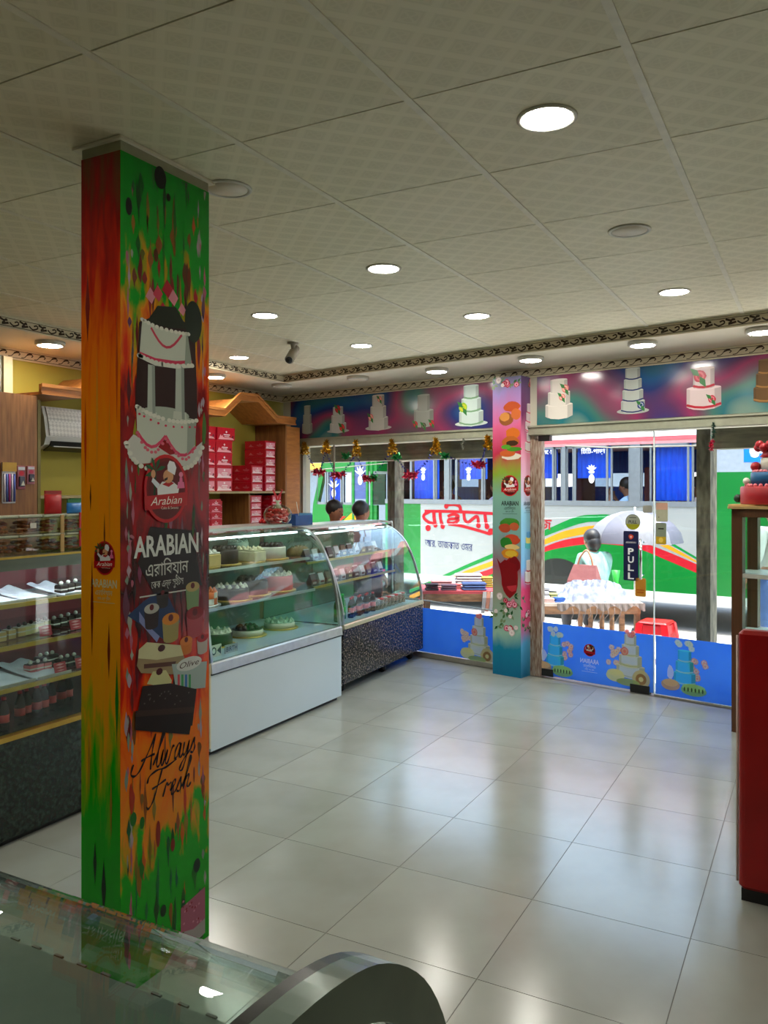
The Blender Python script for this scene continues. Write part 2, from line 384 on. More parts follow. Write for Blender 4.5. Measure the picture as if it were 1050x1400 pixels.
# ---- pillars (prints follow)
PX0, PX1, PY0, PY1 = -2.165, -1.985, 1.905, 2.335
def splash_material(name, stops, scale, stretch, z0, z1, amp, seed=0.0, rough=0.28):
    """poured-paint poster: bands of colour up the height, their borders torn by stretched noise"""
    m = bpy.data.materials.new(name); m.use_nodes = True; t = m.node_tree; b = t.nodes['Principled BSDF']
    tc = nn(t, 'ShaderNodeTexCoord'); mp = nn(t, 'ShaderNodeMapping'); mp.inputs['Scale'].default_value = stretch; mp.inputs['Location'].default_value = (seed, seed * 0.7, 0)
    t.links.new(tc.outputs['Object'], mp.inputs[0]); no = nn(t, 'ShaderNodeTexNoise'); no.inputs['Scale'].default_value = scale; no.inputs['Detail'].default_value = 5; no.inputs['Distortion'].default_value = 0.6
    t.links.new(mp.outputs[0], no.inputs['Vector'])
    sx = nn(t, 'ShaderNodeSeparateXYZ'); t.links.new(tc.outputs['Object'], sx.inputs[0])
    mr = nn(t, 'ShaderNodeMapRange'); mr.inputs['From Min'].default_value = z0; mr.inputs['From Max'].default_value = z1; t.links.new(sx.outputs[2], mr.inputs[0])
    ma = nn(t, 'ShaderNodeMath', operation='MULTIPLY_ADD'); t.links.new(no.outputs[0], ma.inputs[0]); ma.inputs[1].default_value = amp; ma.inputs[2].default_value = -amp / 2
    ad = nn(t, 'ShaderNodeMath', operation='ADD'); t.links.new(ma.outputs[0], ad.inputs[0]); t.links.new(mr.outputs[0], ad.inputs[1])
    cr = nn(t, 'ShaderNodeValToRGB'); e = cr.color_ramp.elements
    while len(e) > 1: e.remove(e[0])
    e[0].position = stops[0][0]; e[0].color = (*lin(stops[0][1]), 1)
    for p, c in stops[1:]: q = e.new(p); q.color = (*lin(c), 1)
    t.links.new(ad.outputs[0], cr.inputs[0]); t.links.new(cr.outputs[0], b.inputs['Base Color']); b.inputs['Roughness'].default_value = rough; b.inputs['Specular IOR Level'].default_value = 0.3
    MATS[name] = m; return m
m_pA = splash_material('poured_paint_end', [(0.0, (12, 158, 10)), (0.22, (16, 170, 10)), (0.27, (130, 168, 16)), (0.33, (232, 160, 14)), (0.6, (240, 142, 10)), (0.74, (238, 116, 12)), (0.85, (206, 36, 10)), (0.93, (146, 10, 8)), (1.0, (120, 60, 30))], 5, (7, 7, 0.9), 0, ZC, 0.30, rough=0.2)
m_pB = splash_material('poured_paint_side', [(0.0, (12, 160, 16)), (0.15, (12, 164, 14)), (0.19, (226, 140, 22)), (0.30, (236, 108, 16)), (0.36, (214, 44, 12)), (0.42, (120, 14, 20)), (0.50, (40, 8, 10)), (0.58, (160, 12, 24)), (0.68, (120, 12, 16)), (0.74, (206, 44, 18)), (0.80, (220, 138, 22)), (0.86, (8, 150, 30)), (1.0, (6, 140, 28))], 5.0, (3.2, 3.2, 1.0), 0, ZC, 0.34, 3.1, rough=0.2)
pil = thing('pillar', 'square pillar wrapped in a poured-paint cake poster, standing on the tiled floor', None, ((PX0 + PX1) / 2, (PY0 + PY1) / 2, 0), kind='structure')
hx, hy = (PX1 - PX0) / 2, (PY1 - PY0) / 2
MB().box(-hx + 0.002, -hy + 0.002, 0, hx - 0.002, hy - 0.002, ZC).build('core', mat('pillar_core', (150, 148, 120), 0.6), pil)
PT = ZC - 0.045
MB().box(-hx, -hy, 0.0, hx - 0.0021, -hy + 0.0019, PT).build('poster_panel', m_pA, pil)
MB().box(hx - 0.0019, -hy, 0.0, hx, hy, PT).build('poster_panel', m_pB, pil)
MB().box(-hx - 0.03, -hy - 0.012, ZC - 0.012, hx + 0.012, hy + 0.02, ZC - 0.003).build('cap_moulding', m_soff, pil)
m_p2 = splash_material('pastel_wrap', [(0.0, (8, 110, 150)), (0.09, (16, 128, 160)), (0.15, (150, 190, 170)), (0.28, (150, 150, 130)), (0.36, (150, 90, 110)), (0.48, (120, 165, 160)), (0.60, (120, 170, 150)), (0.68, (130, 160, 50)), (0.74, (176, 40, 70)), (0.84, (200, 90, 130)), (0.95, (150, 130, 190)), (1.0, (120, 130, 150))], 4, (1.5, 1.5, 0.6), 0, 2.64, 0.10, 5.0)
m_p3 = splash_material('pastel_wrap_pink', [(0.0, (10, 118, 160)), (0.10, (90, 180, 215)), (0.17, (225, 90, 130)), (0.28, (220, 60, 110)), (0.36, (120, 180, 225)), (0.55, (150, 205, 225)), (0.66, (230, 180, 200)), (0.78, (215, 120, 150)), (0.88, (110, 40, 90)), (1.0, (110, 90, 140))], 4, (1.5, 1.5, 0.6), 0, 2.64, 0.10, 9.0)
P2 = (-0.366, -0.075, -0.155, 0.06)
pil2 = front_root('pillar', 'slim pillar between window and glass door, wrapped in a burger and flower poster', kind='structure')
MB().box(P2[0] + 0.002, P2[2] + 0.002, 0, P2[1] - 0.002, 0.16, 2.64).build('core', mat('pillar_core_teal', (10, 100, 140), 0.4), pil2)
MB().box(P2[0], P2[2], 0, P2[1] - 0.0021, P2[2] + 0.0019, 2.638).build('poster_panel', m_p2, pil2)
MB().box(P2[1] - 0.0019, P2[2], 0, P2[1], 0.06, 2.638).build('poster_panel', m_p3, pil2)

# ---- glazing of the shop front: window_1 | pillar | door_1 | window_2
m_film = backlit(mat('blue_window_film', (96, 164, 236), 0.3, var=0.1, scale=2, col2=(80, 150, 230)))
w1 = front_root('window_1', kind='structure')
MB().box(-2.97, 0.03, 0.06, -0.37, 0.04, 2.12).build('pane', m_pane, w1)
MB().box(-2.99, 0.015, 0.0, -0.37, 0.055, 0.045).box(-3.0, 0.01, 0.0, -2.965, 0.06, 2.12).box(-2.5, 0.01, 0.045, -2.482, 0.025, 2.12).build('frame', m_alu, w1)
MB().box(-2.96, 0.026, 0.05, -0.37, 0.0295, 0.48).build('film', m_film, w1)
MB().tube(spline([(-2.9, 0.09, 0.54), (-1.6, 0.09, 0.55), (-0.9, 0.09, 0.53), (-0.38, 0.09, 0.52)], 5), 0.006, 6).build('rail', m_alu, w1)
d1 = front_root('door_1', kind='structure')
MB().box(0.035, 0.03, 0.012, 1.033, 0.042, 2.118).build('pane', m_pane, d1)
MB().box(0.038, 0.025, 0.016, 1.03, 0.0295, 0.48).build('film', m_film, d1)
MB().box(0.03, 0.015, 0.012, 0.14, 0.057, 0.075).box(0.84, 0.015, 0.0, 1.0, 0.057, 0.065).box(0.0, 0.01, 2.07, 0.11, 0.06, 2.125).build('patch_fitting', m_black, d1)
MB().box(1.029, 0.028, 0.012, 1.036, 0.044, 2.118).build('edge_strip', mat('door_edge', (226, 236, 232), 0.2), d1)
h0 = FRONT.px(876, 742, -0.03); h1 = FRONT.px(876, 787, -0.03)
MB().tube([(h0[0], -0.03, h1[1] - 0.03), (h0[0], -0.03, h0[1] + 0.03)], 0.011, 10).tube([(h0[0], -0.03, h1[1]), (h0[0], 0.03, h1[1])], 0.006, 8).tube([(h0[0], -0.03, h0[1]), (h0[0], 0.03, h0[1])], 0.006, 8).build('handle', m_chrome, d1)
jb = front_root('trim_6', kind='structure')
MB().box(-0.075, 0.0, 0.0, -0.03, 0.1, 2.12).box(-0.03, 0.012, 0.0, 0.03, 0.07, 2.08).build('jamb', mat('weathered_jamb', (178, 166, 150), 0.6, col2=(120, 84, 62), scale=9, stretch=(8, 8, 1.2)), jb)
w2 = front_root('window_2', kind='structure')
MB().box(1.045, 0.03, 0.012, 3.0, 0.042, 2.118).build('pane', m_pane, w2)
MB().box(1.05, 0.025, 0.016, 3.0, 0.0295, 0.48).build('film', m_film, w2)
MB().box(1.04, 0.015, 0.0, sR, 0.057, 0.012).box(2.99, 0.01, 0.0, 3.03, 0.06, 2.12).build('frame', m_alu, w2)
tag(MB().box(-3.0, -0.02, -0.01, sR, 0.16, 0.0).tf(lambda x, y, z: FRONT.w(x, y, z)).build('floor_threshold', mat('threshold_steel', (96, 96, 92), 0.4, 0.5)), kind='structure')

# ================================================================== ceiling lamps and camera
m_lit = mat('lit_diffuser', (255, 250, 240), 0.4, var=0.0, emit=LAMP_W)
m_unlit = mat('unlit_diffuser', (214, 204, 184), 0.4, var=0.03)
m_ring = mat('lamp_ring_white', (206, 202, 190), 0.4)
def lamp(loc, lit, label, r, surface):
    t = thing('ceiling_lamp', label, 'lamp', loc, group='surface-mounted soffit lamps' if surface else 'recessed ceiling lamps')
    if surface:
        MB().lathe([(r * 0.96, 0), (r, -0.006), (r, -0.024), (r * 0.94, -0.03), (r * 0.80, -0.031), (r * 0.80, -0.026), (0.001, -0.026)], n=32).build('housing', m_ring, t)
        MB().lathe([(r * 0.79, -0.0265), (r * 0.79, -0.031), (r * 0.6, -0.034), (0.001, -0.035)], n=32).build('diffuser', m_lit if lit else m_unlit, t)
    else:
        MB().lathe([(r, 0), (r, -0.005), (r * 0.93, -0.008), (r * 0.84, -0.006), (r * 0.83, -0.001), (0.001, -0.001)], n=32).build('ring', m_ring, t)
        MB().lathe([(r * 0.82, -0.0015), (r * 0.82, -0.005), (0.001, -0.006)], n=32).build('diffuser', m_lit if lit else m_unlit, t)
    return t
CLAMPS = [((-0.735, 2.43), 1, 'lit recessed round ceiling lamp, largest in view above the open floor'),
          ((-0.735, 3.66), 0, 'unlit recessed round lamp in the panel row between two lit lamps'),
          ((-0.735, 4.92), 1, 'lit recessed round lamp near the cornice above the glass door'),
          ((-1.975, 2.43), 0, 'unlit recessed round lamp touching the top of the poured-paint pillar'),
          ((-1.98, 3.69), 1, 'lit recessed round lamp in mid ceiling, second nearest lit one'),
          ((-3.2, 4.32), 1, 'lit recessed round lamp above the white-fronted cake case'),
          ((-1.98, 4.99), 1, 'lit recessed round lamp in mid ceiling close to the front cornice'),
          ((-3.2, 5.59), 1, 'lit recessed round lamp beside the security camera'),
          ((-4.42, 5.59), 1, 'lit recessed round lamp close to the cornice of the shelf wall')]
CLAMPS += [((-0.735, 1.17), 1, 'added unseen round lamp over the near counter, out of frame'), ((-1.98, 0.54), 1, 'added unseen round lamp behind the viewer, left of centre'),            ((-3.2, 1.80), 1, 'added unseen round lamp above the upright pastry counter, out of frame')]  # unseen lamps added along the lamp grid to brighten the pillar end
for (x, y), lit, lab in CLAMPS: lamp((x, y, ZC), lit, lab, 0.092, False)
SLAMPS = [((-4.9, 4.03), 1, 'lit surface lamp on the soffit above the air conditioner'),
          ((-4.95, 5.9), 1, 'lit surface lamp on the soffit half hidden by the poured-paint pillar'),
          ((-4.82, 6.79), 0, 'unlit surface lamp in the soffit corner above the wooden hood'),
          ((-3.85, 6.66), 0, 'unlit surface lamp on the soffit above the garland window'),
          ((-2.98, 6.55), 1, 'lit surface lamp on the soffit left of the burger pillar'),
          ((-2.05, 6.33), 1, 'lit surface lamp on the soffit just right of the burger pillar'),
          ((-1.12, 6.05), 1, 'lit surface lamp on the soffit above the middle of the glass door'),
          ((-0.33, 5.93), 1, 'lit surface lamp on the soffit cut by the right picture edge')]
for (x, y), lit, lab in SLAMPS: lamp((x, y, ZS), lit, lab, 0.105, True)
cc = thing('security_camera', 'small grey bullet security camera hanging from the ceiling', 'camera', (-3.6, 5.22, ZC))
m_cc = mat('camera_shell', (150, 140, 124), 0.4)
MB().lathe([(0.045, 0), (0.045, -0.012), (0.02, -0.016), (0.014, -0.05), (0.02, -0.06), (0.001, -0.062)], n=16).build('bracket', m_cc, cc)
MB().tube([(-0.02, 0.07, -0.035), (0.0, 0.0, -0.085), (0.028, -0.09, -0.15)], [0.03, 0.036, 0.036], 14).build('barrel', m_cc, cc)
MB().tube([(0.028, -0.09, -0.15), (0.0305, -0.098, -0.1555)], [0.027, 0.027], 14).build('lens', m_black, cc)

# ================================================================== the street outside
GZ = -0.10
tag(MB().box(-9, 0.16, GZ - 0.3, 8, 3.3, GZ).tf(lambda x, y, z: FRONT.w(x, y, z)).build('pavement', mat('sunlit_paving', (226, 222, 214), 0.8, scale=5, bump=0.2)), kind='structure')
tag(MB().box(-30, 3.3, GZ - 0.3, 25, 30, GZ - 0.06).tf(lambda x, y, z: FRONT.w(x, y, z)).build('road', mat('grey_asphalt', (128, 126, 122), 0.85, scale=30, bump=0.3)), kind='structure')
tag(MB().box(-3.2, 0.16, GZ - 0.3, sR + 0.2, 0.6, GZ + 0.06).tf(lambda x, y, z: FRONT.w(x, y, z)).build('step', mat('concrete_step', (176, 170, 160), 0.8, scale=8, bump=0.2)), kind='structure')
m_conc = mat('stained_concrete', (112, 106, 88), 0.85, col2=(66, 62, 50), scale=7, stretch=(3, 3, 1), bump=0.3)
for (a, b, nm) in ((-2.14, -2.04, 'post'), (1.206, 1.32, 'post')):
    o = thing('outdoor_post', None, None, FRONT.w((a + b) / 2, 0.5, 0), FRONT.r, kind='structure')
    MB().box(-(b - a) / 2, 0, GZ, (b - a) / 2, 0.16, 2.6).build('concrete_shaft', m_conc, o)
sh = front_root('shutter_box', kind='structure')
m_shut = mat('shutter_olive', (120, 114, 92), 0.6, col2=(92, 88, 70), scale=5, stretch=(1, 4, 8))
MB().box(-3.6, 0.30, 1.955, -0.5, 0.5, 2.6).box(1.40, 0.30, 1.97, sR, 0.5, 2.6).build('casing', m_shut, sh)
cbl = MB().tube([FRONT.w(-3.4, 0.62, 1.88), FRONT.w(-0.5, 0.62, 2.03)], 0.006, 6).build('washing_line', mat('pale_cord', (196, 190, 176), 0.7)); tag(cbl, 'thin cord strung across the window outside under the shutter box', 'cord')
cb2 = MB().tube([FRONT.w(-0.1, 0.7, 2.06), FRONT.w(0.35, 0.7, 2.03), FRONT.w(1.15, 0.7, 2.02), FRONT.w(3.0, 0.7, 2.02)], 0.007, 6).build('washing_line', MATS['pale_cord']); tag(cb2, 'thin pale cord strung outside across the glass door', 'cord')

m_bw = mat('bus_white', (136, 139, 136), 0.35, var=0.06, scale=2)
m_bg = mat('bus_green', (0, 104, 36), 0.35, var=0.12, scale=2)
m_bgr = mat('bus_window_frame', (112, 118, 122), 0.45, 0.3)
m_bin = mat('bus_inside', (52, 48, 46), 0.8)
m_cur = mat('blue_curtain', (24, 104, 232), 0.6, col2=(16, 76, 206), scale=6, stretch=(6, 6, 0.6), ramp=(0.3, 0.7))
m_btint = glass('bus_glass', (0.80, 0.86, 0.93))
m_bred = mat('bus_roof_reflected_pink', (206, 130, 130), 0.5)  # pink of reflected light, put into the roof colour
m_tyre = mat('tyre', (34, 34, 34), 0.8); m_hub = mat('wheel_hub_grey', (120, 118, 112), 0.5, 0.4)
def wheel(parent, x, z, r=0.46):
    w = MB().lathe([(r * 0.62, -0.11), (r * 0.95, -0.12), (r, -0.08), (r, 0.08), (r * 0.95, 0.12), (r * 0.62, 0.11)], n=28).tf(lambda a, b, c: (x + a, 0.16 + c, z + b)).build('wheel', m_tyre, parent)
    MB().lathe([(r * 0.6, -0.09), (r * 0.5, -0.05), (r * 0.2, -0.06), (r * 0.16, -0.11), (0.001, -0.11)], n=24).tf(lambda a, b, c: (x + a, 0.16 + c, z + b)).build('hub', m_hub, w)
def bx(px, py=680): return BUSF.px(px, py)[0]
def bz(px, py): return BUSF.px(px, py)
def pot_sticker(k, px, py, h):
    x, z = bz(px, py); s = h / 2; W_ = (240, 244, 246)
    k.ell(x, z - s * 0.55, s * 0.30, s * 0.46, W_, 14)
    for a in (-60, -30, 0, 30, 60):
        for rr, c0 in ((0.62, 0.30), (0.4, -0.02)):
            dx, dz = math.sin(R(a)), math.cos(R(a)); k.poly([(x, z + s * c0), (x + dx * s * rr * 0.5 - dz * s * 0.1, z + s * c0 + dz * s * rr * 0.5 + dx * s * 0.1), (x + dx * s * rr, z + s * c0 + dz * s * rr), (x + dx * s * rr * 0.5 + dz * s * 0.1, z + s * c0 + dz * s * rr * 0.5 - dx * s * 0.1)], W_)
ZSILL, ZTOP, ZSK = 1.44, 2.24, 0.22
B0, B1 = -4.32, 4.4
bus = thing('bus', 'white and green bus with red lettering and blue window curtains behind the stalls', 'bus', (BUSF.o[0], BUSF.o[1], 0), BUSF.r)
bx0, bx1 = bx(575, 720), bx(980, 700)
MB().box(bx0, 0, ZSK + 0.1, bx1, 0.05, ZSILL).build('white_side_panel', m_bw, bus)
MB().box(B0, 0, ZSK + 0.1, bx0, 0.05, ZSILL).build('green_side_panel', m_bg, bus)
MB().box(bx1, 0, ZSK + 0.1, B1, 0.05, 1.86).build('green_side_panel', m_bg, bus)
MB().box(B0, 0.05, ZSK + 0.1, B1, 2.3, ZSK + 0.6).box(B0, 2.25, ZSK + 0.6, B1, 2.3, ZSILL).box(B0, 0.05, ZSK + 0.6, B0 + 0.06, 2.3, 2.6).box(B1 - 0.06, 0.05, ZSK + 0.6, B1, 2.3, 2.6).build('chassis', m_bin, bus)
MB().prism([(0.0, ZTOP), (2.3, ZTOP), (2.3, 2.5), (2.1, 2.72), (0.25, 2.72), (0.05, 2.52), (0.0, 2.40)], 'x', B0, B1).build('roof', m_bred, bus)
MB().box(B0, -0.012, 2.335, B1, 0.02, 2.40).build('gutter_stripe', mat('bus_stripe_white', (240, 240, 238), 0.4), bus)
MB().box(B0, -0.008, 2.285, B1, 0.02, 2.335).build('drip_stripe', mat('bus_stripe_red', (196, 86, 92), 0.4), bus)
MB().box(B0, -0.01, ZSILL - 0.02, bx1, 0.03, ZSILL + 0.05).build('window_sill', m_bgr, bus)
MB().box(B0, -0.01, ZSK, B1, 0.06, ZSK + 0.1).build('skirt', mat('bus_skirt', (206, 206, 202), 0.5), bus)
# window bays: (pixel left, pixel right, closed pane with curtain?)
bays = [(545, 561, 0), (561, 594, 1), (594, 608, 0), (614, 623, 0), (623, 660, 1), (660, 690, 0), (690, 718, 0), (724, 757, 1), (757, 768, 0), (773, 784, 0), (785, 831, 1), (834, 861, 0), (875, 890, 0), (893, 942, 1), (945, 968, 0)]
for a, b, closed in bays:
    x0, x1 = bx(a), bx(b); y = -0.002 if closed else 0.02
    f = MB().box(x0, y, ZSILL + 0.03, x0 + 0.025, y + 0.025, ZTOP).box(x1 - 0.025, y, ZSILL + 0.03, x1, y + 0.025, ZTOP).box(x0, y, ZTOP - 0.03, x1, y + 0.025, ZTOP).build('window_unit', m_bgr, bus)
    if closed:
        MB().box(x0 + 0.025, y + 0.008, ZSILL + 0.05, x1 - 0.025, y + 0.014, ZTOP - 0.03).build('pane', m_btint, f)
        n_ = 13; pts = [(x0 + (x1 - x0) * k / n_, 0.12 + 0.02 * (k % 2)) for k in range(n_ + 1)]
        MB().loft([[(p[0], p[1], ZSILL + (0.06 if a in (893, 561) else 0.36)) for p in pts], [(p[0], p[1], ZTOP) for p in pts]], closed=False).build('curtain', m_cur, f, fix=False)
for a, b in ((608, 614), (768, 773), (861, 875), (718, 724), (968, 980)):
    MB().box(bx(a), -0.004, ZSILL + 0.03, bx(b), 0.05, ZTOP).build('window_post', m_bgr, bus)
MB().box(bx1, 0.0, 1.86, B1, 0.05, ZTOP).build('blank_panel', mat('bus_grey_panel', (140, 148, 156), 0.4), bus)
MB().box(B0, 1.9, 1.9, bx1, 1.93, ZTOP).box(B0, 1.95, ZSILL, B1, 2.0, ZSILL + 0.25).build('far_curtain', m_cur, bus)
for x in (-3.9, -2.9, -2.1, -1.3, -0.3, 0.4): MB().rbox(x, 0.5, 0.9, x + 0.12, 1.0, 1.95, 0.03).build('seat_back', mat('bus_seat_maroon', (92, 30, 34), 0.7), bus)
k = Ink(lambda u, v, l: (u, -l, v), 0.002)
def bpoly(pts, col): k.poly([bz(*p) for p in pts], col)
def curve(pts): return spline(pts, 5)
g_t = curve([(560, 806), (600, 789), (640, 771), (675, 756), (740, 727), (787, 707), (816, 703.6), (836, 704.3), (872, 714), (912, 738), (956, 764)])
g_b = curve([(560, 811), (600, 794), (640, 776), (675, 762), (740, 735), (794, 715.7), (823, 713.6), (846, 716), (876, 724), (912, 742), (956, 767)])
y_t = curve([(560, 814), (600, 797), (640, 779), (675, 766), (740, 739.3), (773, 725.7), (813, 718.3), (846, 720), (880, 729), (912, 744), (956, 769)])
y_b = curve([(560, 820), (600, 803), (640, 785), (675, 773), (740, 746.4), (773, 735.7), (809, 729.3), (846, 729), (880, 736), (912, 750), (956, 771)])
r_t = curve([(560, 823), (600, 806), (640, 788), (675, 776), (740, 749.3), (773, 737.9), (810, 732.6), (840, 733), (870, 739), (912, 754), (956, 773)])
r_b = curve([(560, 829), (600, 813), (640, 796), (675, 784), (740, 756.4), (773, 748), (810, 743.6), (840, 745), (872, 750), (912, 766), (956, 785)])
W_, G_ = (238, 240, 236), (0, 112, 44)
def band(t, b, col): k.polys([[bz(*t[i]), bz(*t[i + 1]), bz(*b[i + 1]), bz(*b[i])] for i in range(len(t) - 1)], col)
band(g_t, g_b, G_); band(y_t, y_b, (206, 128, 22)); band(r_t, r_b, (160, 20, 32))
gb = [bz(*p) for p in r_b]; k.polys([[gb[i], gb[i + 1], (gb[i + 1][0], ZSK + 0.1), (gb[i][0], ZSK + 0.1)] for i in range(len(gb) - 1) if gb[i][1] > ZSK + 0.12 and gb[i + 1][1] > ZSK + 0.12], (0, 104, 36))
x_, z_ = bz(763, 816); k.ell(x_, z_ + 0.02, 0.50, 0.52, (30, 32, 30), 28, 0, 180)
k.build('stripe_print', bus)
RED_ = (150, 8, 26)
k = Ink(lambda u, v, l: (u, -l, v), 0.004)
def zz(pts): return [bz(540 + x / 7, 600 + y / 7) for x, y in spline(pts, 5)]
for pts, w in (([(285, 692), (500, 694), (700, 702), (950, 716)], 0.045), ([(335, 695), (282, 725), (280, 760), (330, 800), (385, 812)], 0.05), ([(372, 700), (376, 760), (388, 825)], 0.06), ([(432, 700), (438, 770), (458, 838)], 0.055), ([(505, 742), (560, 722), (608, 738), (590, 762), (520, 770), (512, 800), (560, 806), (610, 775), (575, 750)], 0.045),
               ([(484, 642), (520, 628), (580, 628), (622, 650), (628, 700)], 0.055), ([(660, 705), (668, 770), (700, 800), (745, 765), (790, 745), (800, 830)], 0.05), ([(862, 712), (868, 780), (882, 840)], 0.055), ([(512, 815), (620, 830), (760, 866), (915, 912)], 0.045)): k.line(zz(pts), w, RED_)
for x, y, r_ in ((318, 853, 0.05), (388, 825, 0.04), (458, 838, 0.04), (800, 830, 0.04), (882, 840, 0.04), (918, 888, 0.05), (492, 645, 0.04)): k.ell(*bz(540 + x / 7, 600 + y / 7), r_, r_, RED_, 12)
k.build('red_lettering', bus)
k = Ink(lambda u, v, l: (u, -l, v), 0.004); k.text('জ', bz(745, 724)[0], bz(745, 724)[1], 0.22, RED_, bold=0.01); k.build('red_lettering', bus)
k = Ink(lambda u, v, l: (u, -l, v), 0.004); k.text('আর. তাজকাত ওমর', bz(613, 750)[0], bz(613, 750)[1], 0.16, (24, 34, 84), w=bx(646, 745) - bx(581, 745), slope=-0.05); k.build('blue_lettering', bus)
for px, py, h in ((579, 647, 0.22), (641, 647, 0.22), (809, 647, 0.27)): k = Ink(lambda u, v, l: (u, -0.006 - l, v), 0.002); pot_sticker(k, px, py, h); k.build('plant_sticker', bus)
k = Ink(lambda u, v, l: (u, -0.006 - l, v), 0.002); k.text('িটিট-পাড়া', bx(811, 618), bz(811, 620)[1], 0.085, (236, 240, 246), w=bx(828, 618) - bx(795, 618), bold=0.006); k.build('window_lettering', bus)
k = Ink(lambda u, v, l: (u, -0.006 - l, v), 0.002); k.text('েলো', bx(747, 618), bz(747, 621)[1], 0.085, (236, 240, 246), bold=0.006); k.build('window_lettering', bus)
k = Ink(lambda u, v, l: (u, -l, v), 0.003)
p0, p1 = bz(1017, 632), bz(1062, 608); k.rect(p0[0], p0[1], p1[0], p1[1], (20, 110, 226)); k.rect(bz(1025, 620)[0], bz(1025, 620)[1], bz(1045, 611)[0], bz(1045, 610)[1], (236, 240, 246)); k.ell(*bz(1032, 621), 0.05, 0.04, (236, 240, 246))
k.build('blue_notice', bus)
wheel(bus, x_, 0.22)

B2 = Frame(*BUSF.w(B0 - 0.25, 0.1)[:2], BUSF.r - R(2))
bus2 = thing('bus', 'green bus with orange arrow stripe seen through the garland window', 'bus', (B2.o[0], B2.o[1], 0), B2.r)
def b2(px, py): return B2.px(px, py)
xl = b2(428, 690)[0]; xr = 0.0
xf = b2(437, 640)[0]
zs2, zt2 = b2(470, 690)[1], b2(470, 645)[1]
MB().prism([(xl - 0.12, 0.1), (xr, 0.1), (xr, zs2), (xl, zs2)], 'y', 0, 0.06).box(xl, 0.06, 0.1, xr, 2.2, 0.6).build('green_side_panel', m_bg, bus2)
MB().prism([(xf, zt2), (xr, zt2), (xr, 2.5), (xf + 0.5, 2.55), (xf + 0.1, 2.35)], 'y', 0, 2.2).build('roof', m_bg, bus2)
MB().prism([(xl, zs2), (xl + 0.10, zs2), (xf + 0.1, zt2), (xf, zt2)], 'y', 0, 0.08).build('corner_post', m_bg, bus2)
for (a, b, cur) in ((433, 446, 0), (447, 467, 1), (468, 482, 0)):
    x0, x1 = b2(a, 670)[0], b2(b, 670)[0]
    f = MB().box(x0, 0, zs2, x0 + 0.03, 0.04, zt2).box(x1 - 0.03, 0, zs2, x1, 0.04, zt2).box(x0, 0, zs2, x1, 0.04, zs2 + 0.04).build('window_unit', m_bgr, bus2)
    MB().box(x0 + 0.03, 0.01, zs2 + 0.04, x1 - 0.03, 0.016, zt2).build('pane', m_btint, f)
    if cur:
        pts = [(x0 + (x1 - x0) * k_ / 9, 0.08 + 0.02 * (k_ % 2)) for k_ in range(10)]
        MB().loft([[(p[0], p[1], zs2) for p in pts], [(p[0], p[1], zt2) for p in pts]], closed=False).build('curtain', m_cur, f, fix=False)
d0, d1_ = b2(484, 682), b2(501, 628)
MB().box(d0[0], -0.01, d0[1], d1_[0], 0.02, d1_[1]).build('door_glass', mat('dark_blue_glass', (70, 84, 130), 0.1), bus2)
d0, d1_ = b2(510, 690), b2(527, 648)
MB().box(d0[0], -0.01, d0[1], d1_[0], 0.02, d1_[1]).build('door_glass', mat('dark_green_glass', (26, 48, 40), 0.1), bus2)
for a in (484, 503, 509): MB().box(b2(a, 690)[0] - 0.02, -0.03, 0.3, b2(a, 690)[0] + 0.02, 0.0, 2.1).build('door_pillar', m_bg, bus2)
k = Ink(lambda u, v, l: (u, -0.002 - l, v), 0.012)
k.poly([b2(*p) for p in ((466, 716), (482, 701), (500, 712), (512, 720), (480, 722))], (226, 140, 20)); k.poly([b2(*p) for p in ((464, 706), (474, 706), (466, 712))], (206, 40, 30)); k.build('arrow_stripe', bus2)
for px, py in ((493, 650), (457, 668)):
    k = Ink(lambda u, v, l: (u, -0.002 - l, v), 0.012); x, z = b2(px, py); s = 0.16
    k.ell(x, z - s * 0.5, s * 0.3, s * 0.5, (240, 244, 246), 14)
    for a in (-55, -25, 25, 55, 0): k.poly([(x, z), (x + math.sin(R(a)) * s * 0.4 - 0.02, z + math.cos(R(a)) * s * 0.5), (x + math.sin(R(a)) * s, z + math.cos(R(a)) * s), (x + math.sin(R(a)) * s * 0.4 + 0.03, z + math.cos(R(a)) * s * 0.5)], (240, 244, 246))
    k.build('plant_sticker', bus2)
MB().box(xl, 2.1, 0.6, xr, 2.2, zs2).build('far_side', m_bin, bus2)

# buildings across the road
m_shop = mat('far_shop_wall', (214, 206, 196), 0.8, scale=1.5)
fb = thing('far_building', 'pale shop building across the road beyond the buses', 'building', (*FRONT.w(-8, 13.0)[:2], 0), FRONT.r)
MB().box(-16, 0, GZ, 6, 3, 6.0).build('wall', m_shop, fb)
for i in range(5):
    f = MB().box(-14 + i * 4, -0.1, GZ, -11.2 + i * 4, 0.05, 2.2).build('shop_opening', mat('shop_opening', (120, 130, 140), 0.4), fb)
    MB().box(-14 + i * 4, -0.25, 2.3, -11.2 + i * 4, -0.1, 3.1).build('sign_board', [mat('sign_blue', (40, 130, 210), 0.5), mat('sign_yellow', (236, 176, 60), 0.5), mat('sign_red', (206, 60, 70), 0.5)][i % 3], fb)
fb2 = thing('far_building', 'grey building across the road seen over the bus roof', 'building', (*FRONT.w(1, 13.5)[:2], 0), FRONT.r)
MB().box(-2, 0, GZ, 14, 3, 7.0).build('wall', mat('far_grey_wall', (190, 186, 182), 0.8, scale=1.5), fb2)
for i in range(5): MB().box(-1 + i * 3, -0.06, 3.2, 0.4 + i * 3, 0.02, 4.6).build('window_unit', mat('far_window', (90, 100, 112), 0.2), fb2)

